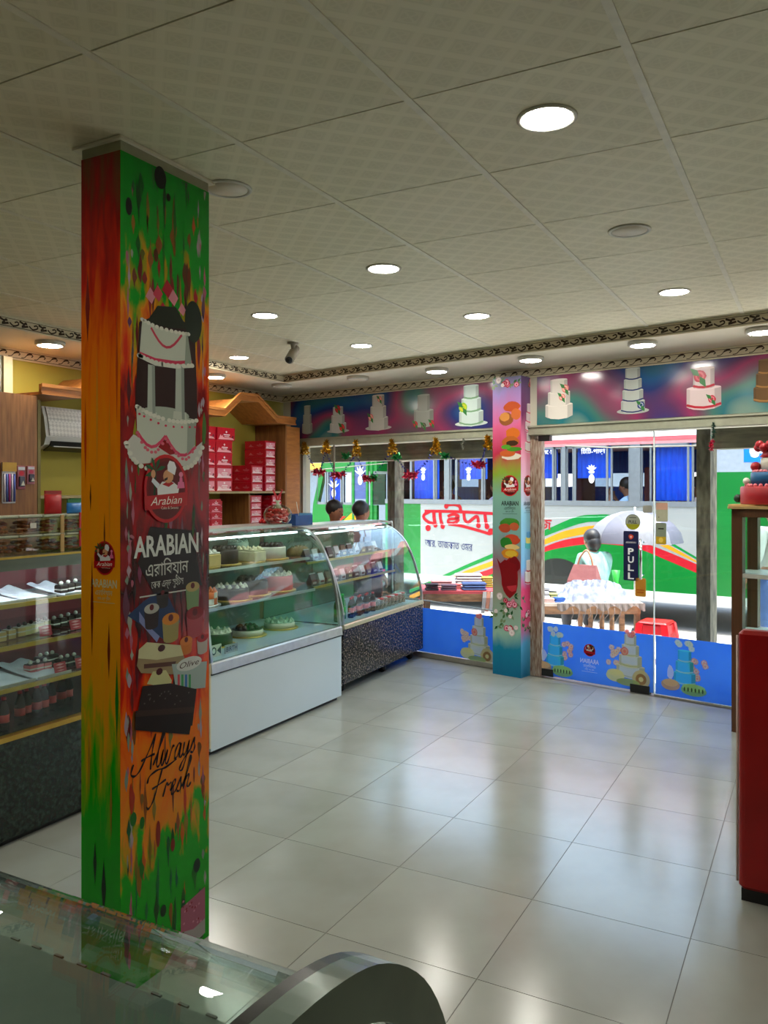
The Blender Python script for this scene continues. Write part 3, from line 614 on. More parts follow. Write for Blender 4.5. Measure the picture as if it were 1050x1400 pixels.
# ================================================================== display cases.  local x runs along the counter, y into its depth
Q90 = R(90)
m_white = mat('white_laminate', (206, 220, 228), 0.22, var=0.03, scale=2)
m_steel = mat('brushed_steel', (196, 198, 194), 0.28, 0.85, var=0.1, scale=30, stretch=(1, 20, 20))
m_gold = mat('gold_trim', (196, 160, 74), 0.3, 0.7, var=0.1)
m_cream = mat('cream_trim', (222, 206, 164), 0.4)
m_kick = mat('black_kick', (20, 20, 20), 0.5)
m_cglass = glass('case_glass', (0.90, 0.965, 0.94))
m_shelfg = glass('shelf_glass', (0.90, 0.96, 0.945))
m_granite = mat('speckled_granite', (150, 138, 122), 0.22, col2=(36, 33, 34), scale=60, detail=10, ramp=(0.5, 0.68))
m_dgranite = mat('dark_green_granite', (46, 62, 54), 0.22, col2=(18, 28, 24), scale=45, detail=8, ramp=(0.4, 0.66))
m_led = mat('led_tube', (236, 246, 255), 0.4, var=0.0, emit=8.0)
m_mirror = mat('case_back_green', (122, 140, 126), 0.15, 0.3, var=0.05)
m_deck = mat('case_deck', (176, 196, 206), 0.3, var=0.05)
m_ink = printmat()
def case_end(parent, prof, x, D, zb, zt, m_frame, th=0.02, w=0.02):
    out = list(prof) + [(D, zt), (D, zb)]
    e = MB().prism([(p[0], p[1]) for p in out], 'x', x + 0.004, x + 0.010).build('end_glass', m_cglass, parent)
    MB().sheet([(p[0], p[1]) for p in prof], 'x', x, x + w, -th).build('end_frame', m_frame, parent)
def curved_case(name, label, loc, rz, L, D, prof, z_panel, m_panel, z_rail, m_rail, shelves, m_edge, wheels=False, kick=0.07):
    r = thing(name, label, 'display case', loc, rz)
    zt = prof[-1][1]; yt = prof[-1][0]
    MB().box(0, 0, kick, L, 0.02, z_panel).build('front_panel', m_panel, r)
    MB().box(0, 0.021, kick, 0.018, D, z_rail).box(L - 0.018, 0.021, kick, L, D, z_rail).box(0.018, D - 0.018, kick, L - 0.018, D, z_rail).box(0.018, 0.021, kick, L - 0.018, D - 0.018, kick + 0.02).build('cabinet_body', m_panel, r)
    MB().prism([(-0.012, z_panel + 0.004), (0.03, z_panel + 0.004), (0.03, z_rail), (0.0, z_rail), (-0.006, z_rail - 0.01)], 'x', 0, L).build('front_rail', m_rail, r)
    MB().box(0.018, 0.031, z_rail - 0.05, L - 0.018, D - 0.02, z_rail - 0.005).build('deck', m_deck, r)
    MB().sheet(prof, 'x', 0.022, L - 0.022, -0.006).build('front_glass', m_cglass, r)
    case_end(r, prof, 0.0, D, z_rail, zt, m_steel); case_end(r, prof, L - 0.02, D, z_rail, zt, m_steel)
    MB().box(0.0, yt - 0.03, zt - 0.012, L, D, zt + 0.012).build('top_panel', m_steel, r)
    MB().box(0.02, D - 0.012, z_rail, L / 2 + 0.02, D - 0.006, zt - 0.012).box(L / 2 - 0.02, D - 0.024, z_rail, L - 0.02, D - 0.018, zt - 0.012).build('sliding_door', m_mirror, r)
    for zs, yf in shelves:
        s = MB().box(0.024, yf, zs - 0.008, L - 0.024, D - 0.03, zs).build('shelf', m_shelfg, r)
        MB().box(0.024, yf - 0.012, zs - 0.018, L - 0.024, yf, zs + 0.002).build('edge_trim', m_edge, s)
        MB().box(L / 2 - 0.01, D - 0.10, zs - 0.05, L / 2 + 0.01, D - 0.025, zs - 0.008).build('bracket', m_steel, s)
    MB().tube([(0.06, yt - 0.12, zt - 0.05), (L - 0.06, yt - 0.12, zt - 0.05)], 0.007, 8).build('light_tube', m_led, r)
    if wheels:
        for x in (0.12, L * 0.55, L - 0.12):
            for y in (0.09, D - 0.09):
                w = MB().tube([(x - 0.014, y, 0.035), (x + 0.014, y, 0.035)], 0.035, 14).build('caster', m_black, r)
                MB().box(x - 0.02, y - 0.02, 0.05, x + 0.02, y + 0.02, kick).build('fork', m_steel, w)
    else: MB().box(0.02, 0.03, 0, L - 0.02, D - 0.02, kick).build('plinth', m_kick, r)
    return r
WP = [(0, 0.575), (0.012, 0.69), (0.046, 0.894), (0.113, 1.092), (0.202, 1.246), (0.286, 1.318), (0.36, 1.345), (0.50, 1.356)]
WP = spline(WP, 3)
WY0, WL, WD, WX = 3.90, 1.55, 0.80, -3.30
wc = curved_case('cake_display_case', 'curved-glass cake display case with plain white front panel behind the big pillar', (WX, WY0, 0), Q90, WL, WD, WP, 0.505, m_white, 0.575, mat('rail_white', (206, 210, 210), 0.2, 0.3), [(1.105, 0.30), (0.86, 0.24)], m_steel, kick=0.03)
MB().box(0, -0.004, 0.4985, WL, 0.0, 0.509).build('shadow_gap', m_black, wc)
MB().box(-0.014, 0.0, 0.05, 0.0, 0.03, 0.575).build('corner_trim', m_cream, wc)
DP = spline([(0, 0.56), (0.012, 0.70), (0.085, 0.954), (0.18, 1.14), (0.29, 1.245), (0.40, 1.30), (0.52, 1.325)], 3)
DX, DY0, DL, DD, DR = -3.34, 5.55, 1.64, 0.78, R(92.8)
dc = curved_case('pastry_display_case', 'curved-glass display case with speckled granite base on casters beside the window', (DX, DY0, 0), DR, DL, DD, DP, 0.525, m_granite, 0.565, mat('champagne_rail', (196, 184, 150), 0.3, 0.6), [(1.05, 0.36), (0.85, 0.30)], m_gold, wheels=True, kick=0.09)
bkx = DL + 0.06
MB().tube(spline([(bkx, 0.36, 0.6), (bkx, 0.36, 1.26), (bkx, 0.39, 1.31), (bkx, 0.46, 1.325), (bkx, 0.70, 1.325)], 5), 0.011, 8).build('guard_bar', m_steel, dc)
LY0, LY1, LX, LD = 0.75, 3.86, -3.30, 0.80
lc = thing('pastry_counter', 'upright glass pastry counter with dark green granite base and gold shelf edges', 'display case', (LX, LY0, 0), Q90)
LL = LY1 - LY0
MB().box(0, 0, 0.03, LL, 0.025, 0.485).build('granite_front', m_dgranite, lc)
MB().box(0, 0.03, 0.0, LL, LD, 0.47).build('cabinet_body', m_kick, lc)
MB().box(0, -0.012, 0.485, LL, 0.03, 0.508).build('base_trim', m_gold, lc)
MB().box(0.01, 0.012, 0.508, LL - 0.01, 0.018, 1.30).build('front_glass', m_cglass, lc)
MB().box(0, 0.02, 0.47, LL, LD - 0.02, 0.50).build('deck', mat('dark_deck', (40, 46, 42), 0.2), lc)
MB().box(0, LD - 0.02, 0.47, LL, LD, 1.30).build('back_panel', mat('maroon_back', (122, 28, 40), 0.4), lc)
MB().box(0, 0.03, 0.5, 0.012, LD - 0.02, 1.3).box(LL - 0.012, 0.03, 0.5, LL, LD - 0.02, 1.3).build('end_glass', m_cglass, lc)
MB().box(-0.01, -0.01, 1.30, LL + 0.01, LD + 0.01, 1.335).build('top_slab', mat('grey_green_top', (106, 116, 100), 0.15, var=0.2, scale=6), lc)
MB().box(0, -0.016, 1.326, LL, -0.01, 1.336).build('top_trim', m_gold, lc)
for zs in (1.108, 0.912, 0.715):
    s = MB().box(0.014, 0.045, zs - 0.008, LL - 0.014, LD - 0.03, zs).build('shelf', m_shelfg, lc)
    MB().box(0.014, 0.028, zs - 0.016, LL - 0.014, 0.046, zs + 0.004).build('edge_trim', m_gold, s)
MB().box(1.79, LD - 0.06, 0.5, 1.84, LD - 0.021, 1.3).build('light_strip', mat('pale_strip', (190, 200, 214), 0.4, emit=0.5), lc)
MB().tube([(0.1, 0.06, 1.29), (LL - 0.1, 0.06, 1.29)], 0.007, 8).build('light_tube', mat('led_tube_dim', (236, 240, 255), 0.4, var=0.0, emit=42.0), lc)
MB().box(0.0, 0.0, 1.27, LL, 0.012, 1.30).build('light_pelmet', MATS['grey_green_top'], lc)

# ---- foreground counter, seen from the seller's side
fg = thing('glass_counter', 'curved-glass counter with grey top in the lower corner, nearest the viewer', 'display case', (-0.42, 0.0, 0), 0)
FGP = spline([(0.30, 1.152), (0.50, 1.152), (0.60, 1.15), (0.68, 1.135), (0.74, 1.11), (0.80, 1.068), (0.86, 1.0), (0.905, 0.90), (0.925, 0.75), (0.93, 0.55)], 3)
FW = 1.7
MB().sheet(FGP, 'x', -FW, -0.02, 0.006).build('front_glass', m_cglass, fg)
m_fgt = mat('grey_counter_top', (96, 106, 98), 0.35, col2=(78, 90, 82), scale=5)
MB().box(-FW, 0.02, 1.135, -0.03, 0.60, 1.149).build('top_panel', m_fgt, fg)
tk = MB()
for i in range(46): tk.box(-FW + 0.03 + i * 0.035, 0.601, 1.1475, -FW + 0.042 + i * 0.035, 0.604, 1.1495)
tag(tk.build('edge_notches', mat('notch_dark', (70, 78, 72), 0.5), fg), kind='stuff')
cap = [(0.02, 1.176), (0.30, 1.182), (0.50, 1.182), (0.60, 1.180), (0.68, 1.170), (0.75, 1.150), (0.82, 1.110), (0.88, 1.055), (0.93, 0.975), (0.96, 0.88), (0.97, 0.75), (0.97, 0.5)]
cap = spline(cap, 3)
m_fgf = mat('grey_green_end_frame', (120, 138, 126), 0.18, 0.2, var=0.15, scale=8)
MB().sheet(cap, 'x', -0.02, 0.012, -0.055).build('end_frame', m_fgf, fg)
MB().sheet([(p[0], p[1]) for p in cap], 'x', -0.035, -0.02, -0.012).build('end_lip', mat('dark_gasket', (26, 34, 30), 0.25), fg)
MB().prism([(0.06, 0.1), (0.9, 0.1), (0.9, 0.55)] + [(p[0] - 0.04, p[1] - 0.05) for p in cap[::-1]] + [(0.06, 1.13)], 'x', -0.05, -0.04).build('end_glass', glass('dark_glass', (0.25, 0.3, 0.28)), fg)
MB().box(-FW, 0.02, 0.0, -0.02, 0.93, 0.52).build('cabinet_body', m_kick, fg)
MB().box(-FW, 0.06, 0.52, -0.06, 0.90, 0.54).build('deck', mat('fg_deck', (70, 80, 74), 0.4), fg)
MB().box(-FW, 0.02, 0.54, -0.02, 0.035, 1.135).build('sliding_door', mat('fg_back', (70, 80, 74), 0.4), fg)
MB().box(-FW, 0.10, 0.84, -0.06, 0.70, 0.848).build('shelf', mat('fg_shelf', (86, 102, 92), 0.2), fg)

# ---- cash desk and glass cabinet at the right picture edge
rd = thing('cash_desk', 'tall red leatherette-clad desk end with black plinth at the picture edge', 'desk', (-0.285, 3.53, 0), R(-3))
m_redl = mat('red_leatherette', (168, 4, 8), 0.32, var=0.25, scale=4, bump=0.05)
MB().rbox(0, 0, 0.05, 0.9, 0.07, 1.085, 0.025, 4).build('padded_panel', m_redl, rd)
MB().box(0.06, 0.07, 0.05, 0.9, 0.50, 0.72).build('desk_body', mat('red_laminate', (120, 10, 14), 0.4), rd)
MB().box(0.01, 0.02, 0.0, 0.88, 0.6, 0.05).build('plinth', m_kick, rd)
MB().tube([(-0.006, 0.03, 0.07), (-0.006, 0.03, 1.06)], 0.005, 6).build('piping', mat('white_piping', (214, 190, 180), 0.4), rd)
gc = thing('glass_cabinet', 'brown-framed glass showcase on legs with pale shelves by the window', 'cabinet', (-0.523, 5.98, 0), R(-12))
m_brown = mat('brown_frame', (96, 58, 28), 0.45, var=0.2, scale=6, stretch=(10, 10, 1))
gw, gd = 1.25, 0.42
for x in (0, gw - 0.07):
    for y in (0, gd - 0.07): MB().box(x, y, 0, x + 0.07, y + 0.07, 1.515).build('leg', m_brown, gc)
MB().box(0, 0, 1.46, gw, 0.07, 1.516).box(0, gd - 0.07, 1.46, gw, gd, 1.516).box(0, 0.07, 1.46, 0.07, gd - 0.07, 1.516).box(gw - 0.07, 0.07, 1.46, gw, gd - 0.07, 1.516).build('top_rail', m_brown, gc)
MB().box(-0.02, -0.02, 1.516, gw + 0.02, gd + 0.02, 1.534).build('top_board', mat('pale_wood_edge', (204, 170, 112), 0.5), gc)
m_pale = mat('pale_shelf', (206, 208, 198), 0.35)
for zs in (1.07, 0.66): MB().box(0.005, 0.005, zs - 0.02, gw - 0.005, gd - 0.005, zs + 0.008).build('shelf', m_pale, gc)
MB().box(0.07, 0.02, 0.68, gw - 0.07, 0.026, 1.46).build('front_glass', m_cglass, gc)
MB().box(0.07, gd - 0.026, 0.68, gw - 0.07, gd - 0.02, 1.46).build('back_glass', m_cglass, gc)
MB().box(0.02, 0.07, 0.68, 0.026, gd - 0.07, 1.46).build('end_glass', m_cglass, gc)
MB().box(0.06, gd - 0.06, 0.08, gw - 0.06, gd - 0.04, 0.64).build('lower_panel', m_brown, gc)
tc_ = thing('tiered_cake', 'tall tiered show cake in red, blue and white on the brown showcase', 'cake', (-0.523 + 0.265, 5.98 + 0.12, 1.534), R(-12))
m_cred = mat('icing_red', (166, 16, 30), 0.4); m_cblue = mat('icing_blue', (16, 92, 140), 0.4); m_cwh = mat('icing_white', (216, 212, 198), 0.5); m_cpk = mat('icing_pink', (226, 120, 130), 0.5)
MB().box(-0.27, -0.13, 0.0, 0.27, 0.27, 0.012).build('board', mat('cake_board_wood', (206, 176, 120), 0.5), tc_)
MB().lathe([(0.235, 0.012), (0.24, 0.02), (0.24, 0.125), (0.232, 0.135), (0.001, 0.136)], (0, 0.07, 0), 40).build('bottom_tier', m_cred, tc_)
MB().lathe([(0.175, 0.136), (0.175, 0.225), (0.168, 0.232), (0.001, 0.233)], (0, 0.07, 0), 36).build('middle_tier', m_cblue, tc_)
MB().lathe([(0.112, 0.233), (0.112, 0.325), (0.10, 0.335), (0.001, 0.336)], (0, 0.07, 0), 32).build('top_tier', m_cwh, tc_)
MB().lathe([(0.12, 0.336), (0.10, 0.36), (0.09, 0.42), (0.06, 0.45), (0.001, 0.46)], (0, 0.07, 0), 24).build('topper_bow', m_cred, tc_)
for i in range(6):
    a = R(150 + i * 22); MB().ball((0.125 * math.cos(a), 0.07 + 0.125 * math.sin(a), 0.40 + 0.02 * (i % 2)), 0.03, 8, 5).build('ribbon_loop', m_cred, tc_)
for zz, rr, col in ((0.140, 0.2, m_cpk), (0.236, 0.152, m_cpk)):
    b = MB()
    for i in range(30): a = 2 * math.pi * i / 30; b.ball((rr * math.cos(a), 0.07 + rr * math.sin(a), zz), 0.014, 6, 4)
    tag(b.build('piped_border', col, tc_), kind='stuff')
for i, (a, z) in enumerate(((200, 0.25), (210, 0.15), (190, 0.03))):
    a = R(a); q_ = (0.142, 0.205, 0.255)[i]; f = MB().ball((q_ * math.cos(a), 0.07 + q_ * math.sin(a), z + 0.02), (0.035, 0.025, 0.03)[i], 8, 6).build('sugar_rose', [m_cred, m_cwh, mat('leaf_dark', (20, 46, 26), 0.6)][i], tc_)

# ================================================================== cakes and goods in the cases
m_choc = mat('chocolate', (44, 28, 20), 0.35, var=0.3); m_sponge = mat('sponge', (206, 176, 110), 0.7); m_orange = mat('icing_orange', (232, 108, 24), 0.4)
m_goldb = mat('gold_board', (198, 166, 84), 0.35, 0.4); m_silverb = mat('silver_board', (206, 206, 206), 0.3, 0.5); m_leaf = mat('green_leaf', (52, 110, 48), 0.6)
def at_case(loc, rz, x, y, z):
    return (loc[0] + x * math.cos(rz) - y * math.sin(rz), loc[1] + x * math.sin(rz) + y * math.cos(rz), z)
def cake(label, loc, r, h, side, top, style='cream', board=None, trim=None, group='whole cakes in the white-fronted case', rz=0.0):
    t = thing('cake', label, 'cake', loc, rz, group)
    MB().lathe([(r * 1.22, 0), (r * 1.22, 0.006), (0.001, 0.007)], n=28).build('board', board or m_goldb, t)
    trim = trim or top
    if style == 'slab':
        MB().rbox(-r * 1.1, -r * 0.7, 0.007, r * 1.1, r * 0.7, 0.007 + h, 0.01).build('sponge_body', side, t)
        MB().rbox(-r * 1.05, -r * 0.65, 0.008 + h, r * 1.05, r * 0.65, 0.02 + h, 0.006).build('icing', top, t)
    else:
        MB().lathe([(r, 0.007), (r, h), (r * 0.96, h + 0.006), (0.001, h + 0.007)], n=32).build('sponge_body', side, t)
        MB().lathe([(r * 0.93, h + 0.0075), (r * 0.9, h + 0.012), (0.001, h + 0.013)], n=28).build('icing', top, t)
    b = MB(); n = 12
    for i in range(n):
        a = 2 * math.pi * i / n; rr = r * 0.82
        x, y = (rr * math.cos(a), rr * math.sin(a)) if style != 'slab' else (r * 0.95 * math.cos(a), r * 0.55 * math.sin(a))
        if style == 'crumb': b.ball((x * random.uniform(0.3, 1), y * random.uniform(0.3, 1), h + 0.018), r * 0.2, 6, 4)
        else: b.lathe([(r * 0.15, 0), (r * 0.13, r * 0.08), (r * 0.05, r * 0.2), (0.001, r * 0.24)], (x, y, h + (0.008 if style != 'slab' else 0.019)), 8)
    tag(b.build('piping', trim, t), kind='stuff')
    if style == 'checks':
        for j in range(2):
            for i in range(14):
                if (i + j) % 2:
                    a0, a1 = 2 * math.pi * i / 14, 2 * math.pi * (i + 1) / 14; z0, z1 = 0.01 + j * h / 2, 0.01 + (j + 1) * h / 2 - 0.004; q = r * 1.012
                    MB().loft([[(q * math.cos(a0 + (a1 - a0) * k / 3), q * math.sin(a0 + (a1 - a0) * k / 3), z) for k in range(4)] for z in (z0, z1)], closed=False).build('check', m_cwh, t, fix=False)
    return t
def wcs(x, y, z): return at_case((WX, WY0), Q90, x, y, z)
Z1, Z2, Z3 = 1.105, 0.86, 0.571
cake('small half-white chocolate cake at pillar end of upper shelf', wcs(0.30, 0.46, Z1), 0.075, 0.09, m_choc, m_cwh)
cake('white boxed sponge cake, second on the upper shelf', wcs(0.50, 0.48, Z1), 0.09, 0.085, m_sponge, m_cwh, 'slab')
cake('dark chocolate cake with ragged top in middle of upper shelf', wcs(0.74, 0.50, Z1), 0.10, 0.10, m_choc, m_choc, 'crumb', trim=m_choc)
cake('long pale cream loaf cake on the upper shelf', wcs(0.99, 0.47, Z1), 0.10, 0.075, mat('cream_icing', (214, 206, 168), 0.5), MATS['cream_icing'], 'slab')
cake('white cake with chocolate diamonds at window end of upper shelf', wcs(1.28, 0.48, Z1), 0.115, 0.09, m_cwh, m_choc, 'crumb', trim=m_choc)
cake('pale green-topped cake at back of the upper shelf', wcs(1.10, 0.66, Z1), 0.08, 0.13, mat('pale_green_icing', (170, 200, 180), 0.5), MATS['pale_green_icing'])
cake('orange and white chequered cake on the middle shelf', wcs(0.38, 0.40, Z2), 0.105, 0.085, m_orange, m_orange, 'checks', m_silverb)
cake('tall white cream cake at back of the middle shelf', wcs(0.55, 0.655, Z2), 0.08, 0.15, m_cwh, m_cwh)
cake('chocolate cake with white piped rim and lettering on the middle shelf', wcs(0.70, 0.40, Z2), 0.12, 0.08, m_choc, m_choc, trim=m_cwh)
cake('black forest cake with crumbs and green leaf on the middle shelf', wcs(1.00, 0.46, Z2), 0.125, 0.10, m_choc, m_choc, 'crumb', trim=mat('dark_crumb', (40, 44, 40), 0.6))
cake('pink-sprinkled white round cake on the middle shelf', wcs(1.30, 0.44, Z2), 0.125, 0.11, m_cpk, m_cwh)
cake('low white-iced chocolate cake on gold board on the case deck', wcs(0.50, 0.38, Z3), 0.115, 0.08, m_choc, m_cwh)
cake('flat chocolate-swirl cake on wide board on the case deck', wcs(0.90, 0.42, Z3), 0.12, 0.04, m_cwh, m_choc, 'crumb', trim=m_choc)
cake('flat mint-dotted cake at window end of the case deck', wcs(1.28, 0.40, Z3), 0.12, 0.04, m_cwh, MATS['pale_green_icing'])
# name plaques on the deck
for i, (x, lab) in enumerate(((0.17, 'white plaque with a dark scroll ornament on the case deck'), (0.34, 'small dark lettered plaque standing on the case deck'))):
    t = thing('plaque', lab, 'sign', wcs(x, 0.12, Z3), Q90, 'plaques on the case deck')
    MB().box(-0.075 + 0.02 * i, 0, 0, 0.075, 0.008, 0.075 - 0.02 * i).build('board', [m_cwh, m_steel][i], t)
    k = Ink(lambda u, v, l: (u, -l, v))
    if i == 0: k.ell(0, 0.038, 0.024, 0.026, (40, 44, 46)); k.ell(0, 0.038, 0.015, 0.017, (220, 220, 214)); k.poly([(-0.07, 0.01), (-0.03, 0.038), (-0.07, 0.066)], (60, 64, 66)); k.poly([(0.07, 0.01), (0.03, 0.038), (0.07, 0.066)], (60, 64, 66))
    else: k.text('BIRTH', 0.01, 0.012, 0.045, (40, 44, 46), w=0.11)
    k.build('lettering', t)
# upright pastry counter: trays of slices, price cards, bottles
def lcs(px, py, z): p = gz(px, py, z); return p
def tray(loc, L_, D_, label, paper=True):
    t = thing('tray', label, 'tray', loc, Q90, 'trays in the upright counter')
    MB().box(-L_ / 2, 0, 0, L_ / 2, D_, 0.004).box(-L_ / 2, 0, 0.004, L_ / 2, 0.004, 0.014).box(-L_ / 2, D_ - 0.004, 0.004, L_ / 2, D_, 0.014).build('pan', m_silverb, t)
    if paper:
        pts = [[(-L_ / 2 * 0.96 + L_ * 0.96 * i / 12, 0.02 + (D_ - 0.04) * j / 5, 0.006 + 0.008 * (j / 5) * (1 + math.sin(i * 0.9)) + (0.03 * (j / 5) ** 2)) for i in range(13)] for j in range(6)]
        MB().loft(pts, closed=False, smooth=True).build('paper', mat('white_paper', (226, 226, 236), 0.6), t, fix=False)
    return t
def slices(px0, px1, py, z, n, kind, lab, row):
    for i in range(n):
        f = i / max(1, n - 1); p = gz(px0 + (px1 - px0) * f, py + (row[1] - py) * f, z)
        t = thing('cake_slice', '%s, %s from picture edge' % (lab, ORD[i]), 'cake slice', (p[0], p[1], z + 0.0045), Q90 + random.uniform(-0.1, 0.1), row[0])
        w, d, h = 0.042, 0.05, 0.045
        a, b = kind
        MB().box(-w / 2, 0, 0, w / 2, d, h * 0.4).build('base_layer', a, t); MB().box(-w / 2, 0, h * 0.4, w / 2, d, h * 0.55).build('cream_layer', m_cwh, t)
        MB().box(-w / 2, 0, h * 0.55, w / 2, d, h * 0.9).build('top_layer', a if a is not m_sponge else m_sponge, t); MB().rbox(-w / 2, 0, h * 0.9, w / 2, d, h, 0.004).build('icing', b, t)
        MB().ball((0, d / 2, h + 0.008), 0.011, 8, 5).build('dollop', m_choc if b is m_cwh else m_cwh, t)
def card(px, py, z, lab):
    p = gz(px, py, z); t = thing('price_card', lab, 'sign', (p[0] + 0.02, p[1], z + 0.0045), Q90, 'red price cards')
    MB().prism([(0, 0), (0.014, 0.05), (0.016, 0.05), (0.004, 0)], 'x', -0.036, 0.036).build('card', mat('card_red', (170, 40, 52), 0.5), t)
    k = Ink(lambda u, v, l: (u, v * 0.28 - l, v), 0.001); k.poly([(-0.026, 0.040), (0, 0.045), (0.026, 0.040), (0, 0.034)], (214, 150, 150)); k.poly([(-0.028, 0.026), (0, 0.030), (0.028, 0.026), (0, 0.021)], (214, 150, 150)); k.poly([(-0.024, 0.012), (0, 0.015), (0.024, 0.012), (0, 0.008)], (214, 150, 150)); k.build('print', t)
for i, (px, py) in enumerate(((20, 826), (62, 820), (104, 812))): p = gz(px, py, 1.108); tray((-3.36, p[1], 1.108), 0.17, 0.32, ['tray lined with white paper at picture edge of top shelf', 'middle paper-lined tray on the top shelf of the upright counter', 'paper-lined tray on the top shelf beside the big pillar'][i])
slices(88, 108, 813, 1.108, 3, (m_choc, m_choc), 'small dark truffle slice on the top shelf', ('truffle slices on the top shelf', 809))
slices(4, 30, 878, 0.912, 3, (m_sponge, m_cwh), 'yellow sponge slice with white icing on the second shelf', ('sponge slices on the second shelf', 871))
slices(38, 66, 869, 0.912, 4, (mat('vanilla', (214, 206, 150), 0.6), m_cwh), 'creamy vanilla slice with dark dot on the second shelf', ('vanilla slices on the second shelf', 861))
slices(78, 108, 860, 0.912, 4, (m_choc, m_choc), 'dark chocolate slice on the second shelf', ('chocolate slices on the second shelf', 852))
card(60, 870, 0.912, 'red price card before the vanilla slices'); card(101, 861, 0.912, 'red price card before the chocolate slices on the second shelf')
tray((-3.36, gz(30, 938, 0.715)[1], 0.715), 0.2, 0.34, 'paper-lined tray at picture edge of the third shelf'); tray((-3.36, gz(78, 925, 0.715)[1], 0.715), 0.2, 0.34, 'paper-lined tray holding striped slices on the third shelf')
slices(46, 66, 922, 0.715, 3, (mat('pink_sponge', (206, 110, 110), 0.6), m_choc), 'pink-based slice with chocolate stripes on the third shelf', ('striped slices on the third shelf', 918))
slices(60, 76, 911, 0.715, 3, (m_choc, m_choc), 'glossy dark slice at back of the third shelf', ('dark slices at the back', 907))
slices(88, 106, 914, 0.715, 3, (m_choc, m_choc), 'dark muffin slice with yellow dot on the third shelf', ('muffin slices on the third shelf', 910))
card(80, 920, 0.715, 'pink-red price card before the striped slices'); card(109, 913, 0.715, 'red price card at pillar end of the third shelf')
m_cola = mat('cola', (30, 14, 10), 0.08, var=0.05); m_colal = mat('cola_label', (196, 60, 56), 0.4); m_cap = mat('red_cap', (196, 22, 30), 0.4); m_gbot = mat('green_bottle', (10, 120, 50), 0.1); m_glab = mat('green_label', (40, 160, 70), 0.4)
def bottle(name, label, loc, liquid, labelm, capm, s=1.0, group=None):
    t = thing(name, label, 'bottle', loc, random.uniform(0, 6), group)
    MB().lathe([(0.026 * s, 0), (0.03 * s, 0.006 * s), (0.03 * s, 0.05 * s), (0.027 * s, 0.06 * s), (0.03 * s, 0.11 * s), (0.026 * s, 0.135 * s), (0.013 * s, 0.165 * s), (0.011 * s, 0.175 * s), (0.001, 0.176 * s)], n=16).build('bottle_body', liquid, t)
    MB().lathe([(0.0305 * s, 0.052 * s), (0.0285 * s, 0.062 * s), (0.0305 * s, 0.095 * s), (0.02, 0.0955 * s)], n=16).build('wrap_label', labelm, t)
    MB().lathe([(0.0135 * s, 0.174 * s), (0.0135 * s, 0.19 * s), (0.001, 0.192 * s)], n=14).build('cap', capm, t)
    return t
BZ = 0.5005
places = ['beside the picture edge', 'second from the picture edge', 'third from the picture edge', 'fourth from the picture edge', 'fifth from the picture edge', 'sixth from the picture edge', 'seventh from the picture edge', 'next to the big pillar']
for i, (px, py) in enumerate(((5, 1000), (27, 990), (36, 986), (50, 981), (60, 978), (70, 972), (84, 966), (93, 963))):
    p = gz(px, py, BZ); bottle('soda_bottle', 'dark cola bottle with red cap in the upright counter, ' + places[i], (min(p[0], -3.36), p[1], BZ), m_cola, m_colal, m_cap, 0.86, 'cola bottles in the upright counter')
bottle('soda_bottle', 'clear bottle with pink label behind the big pillar in the upright counter', (-3.4, 3.06, BZ), mat('clear_plastic', (170, 180, 176), 0.1), mat('pink_label', (220, 120, 130), 0.4), MATS['pink_label'], 0.95, 'cola bottles in the upright counter')
# granite case: sachets along two shelves, bottles on the deck
def dcs(x, y, z): return at_case((DX, DY0), DR, x, y, z)
m_sach = [mat('sachet_maroon', (84, 36, 44), 0.4), mat('sachet_pale', (206, 190, 200), 0.4), mat('sachet_brown', (120, 80, 60), 0.4)]
for si, (z, y, nm) in enumerate(((1.05, 0.42, 'upper'), (0.85, 0.36, 'lower'))):
    for i in range(11):
        t = thing('sachet', '%s sweet sachet on %s shelf of the granite case, %s from pillar end' % (['maroon', 'pale pink', 'brown'][i % 3], nm, ORD[i]), 'packet', dcs(0.16 + i * 0.128, y, z), DR, 'sachets on the %s shelf' % nm)
        w = 0.044
        MB().loft([[(-w, 0.004, 0), (w, 0.004, 0), (w, 0.05, 0), (-w, 0.05, 0)], [(-w, 0.0, 0.03), (w, 0.0, 0.03), (w, 0.055, 0.03), (-w, 0.055, 0.03)], [(-w * 0.95, 0.022, 0.088), (w * 0.95, 0.022, 0.088), (w * 0.95, 0.03, 0.088), (-w * 0.95, 0.03, 0.088)]], caps=True).build('pouch', m_sach[i % 3], t)
        MB().box(-w, 0.023, 0.0885, w, 0.029, 0.098).build('crimped_seal', m_sach[(i + 1) % 3], t)
        k = Ink(lambda u, v, l: (u, 0.0 - l, v), 0.001); k.rect(-0.028, 0.008, 0.028, 0.026, [(206, 180, 186), (110, 40, 50), (220, 190, 150)][i % 3]); k.build('printed_panel', t)
for i in range(3): bottle('soda_bottle', 'green soda bottle on the granite case deck, ' + ['nearest the white case', 'middle of three', 'third beside the cola'][i], dcs(0.14 + 0.075 * i, 0.13 + 0.02 * i, 0.561), m_gbot, m_glab, m_glab, 1.1, 'green bottles in the granite case')
for i in range(7): bottle('soda_bottle', 'small cola bottle on the granite case deck, %s after the green bottles' % ORD[i], dcs(0.37 + 0.07 * i, 0.13 + 0.02 * (i % 2), 0.561), m_cola, m_colal, m_cap, 0.9, 'cola bottles in the granite case')
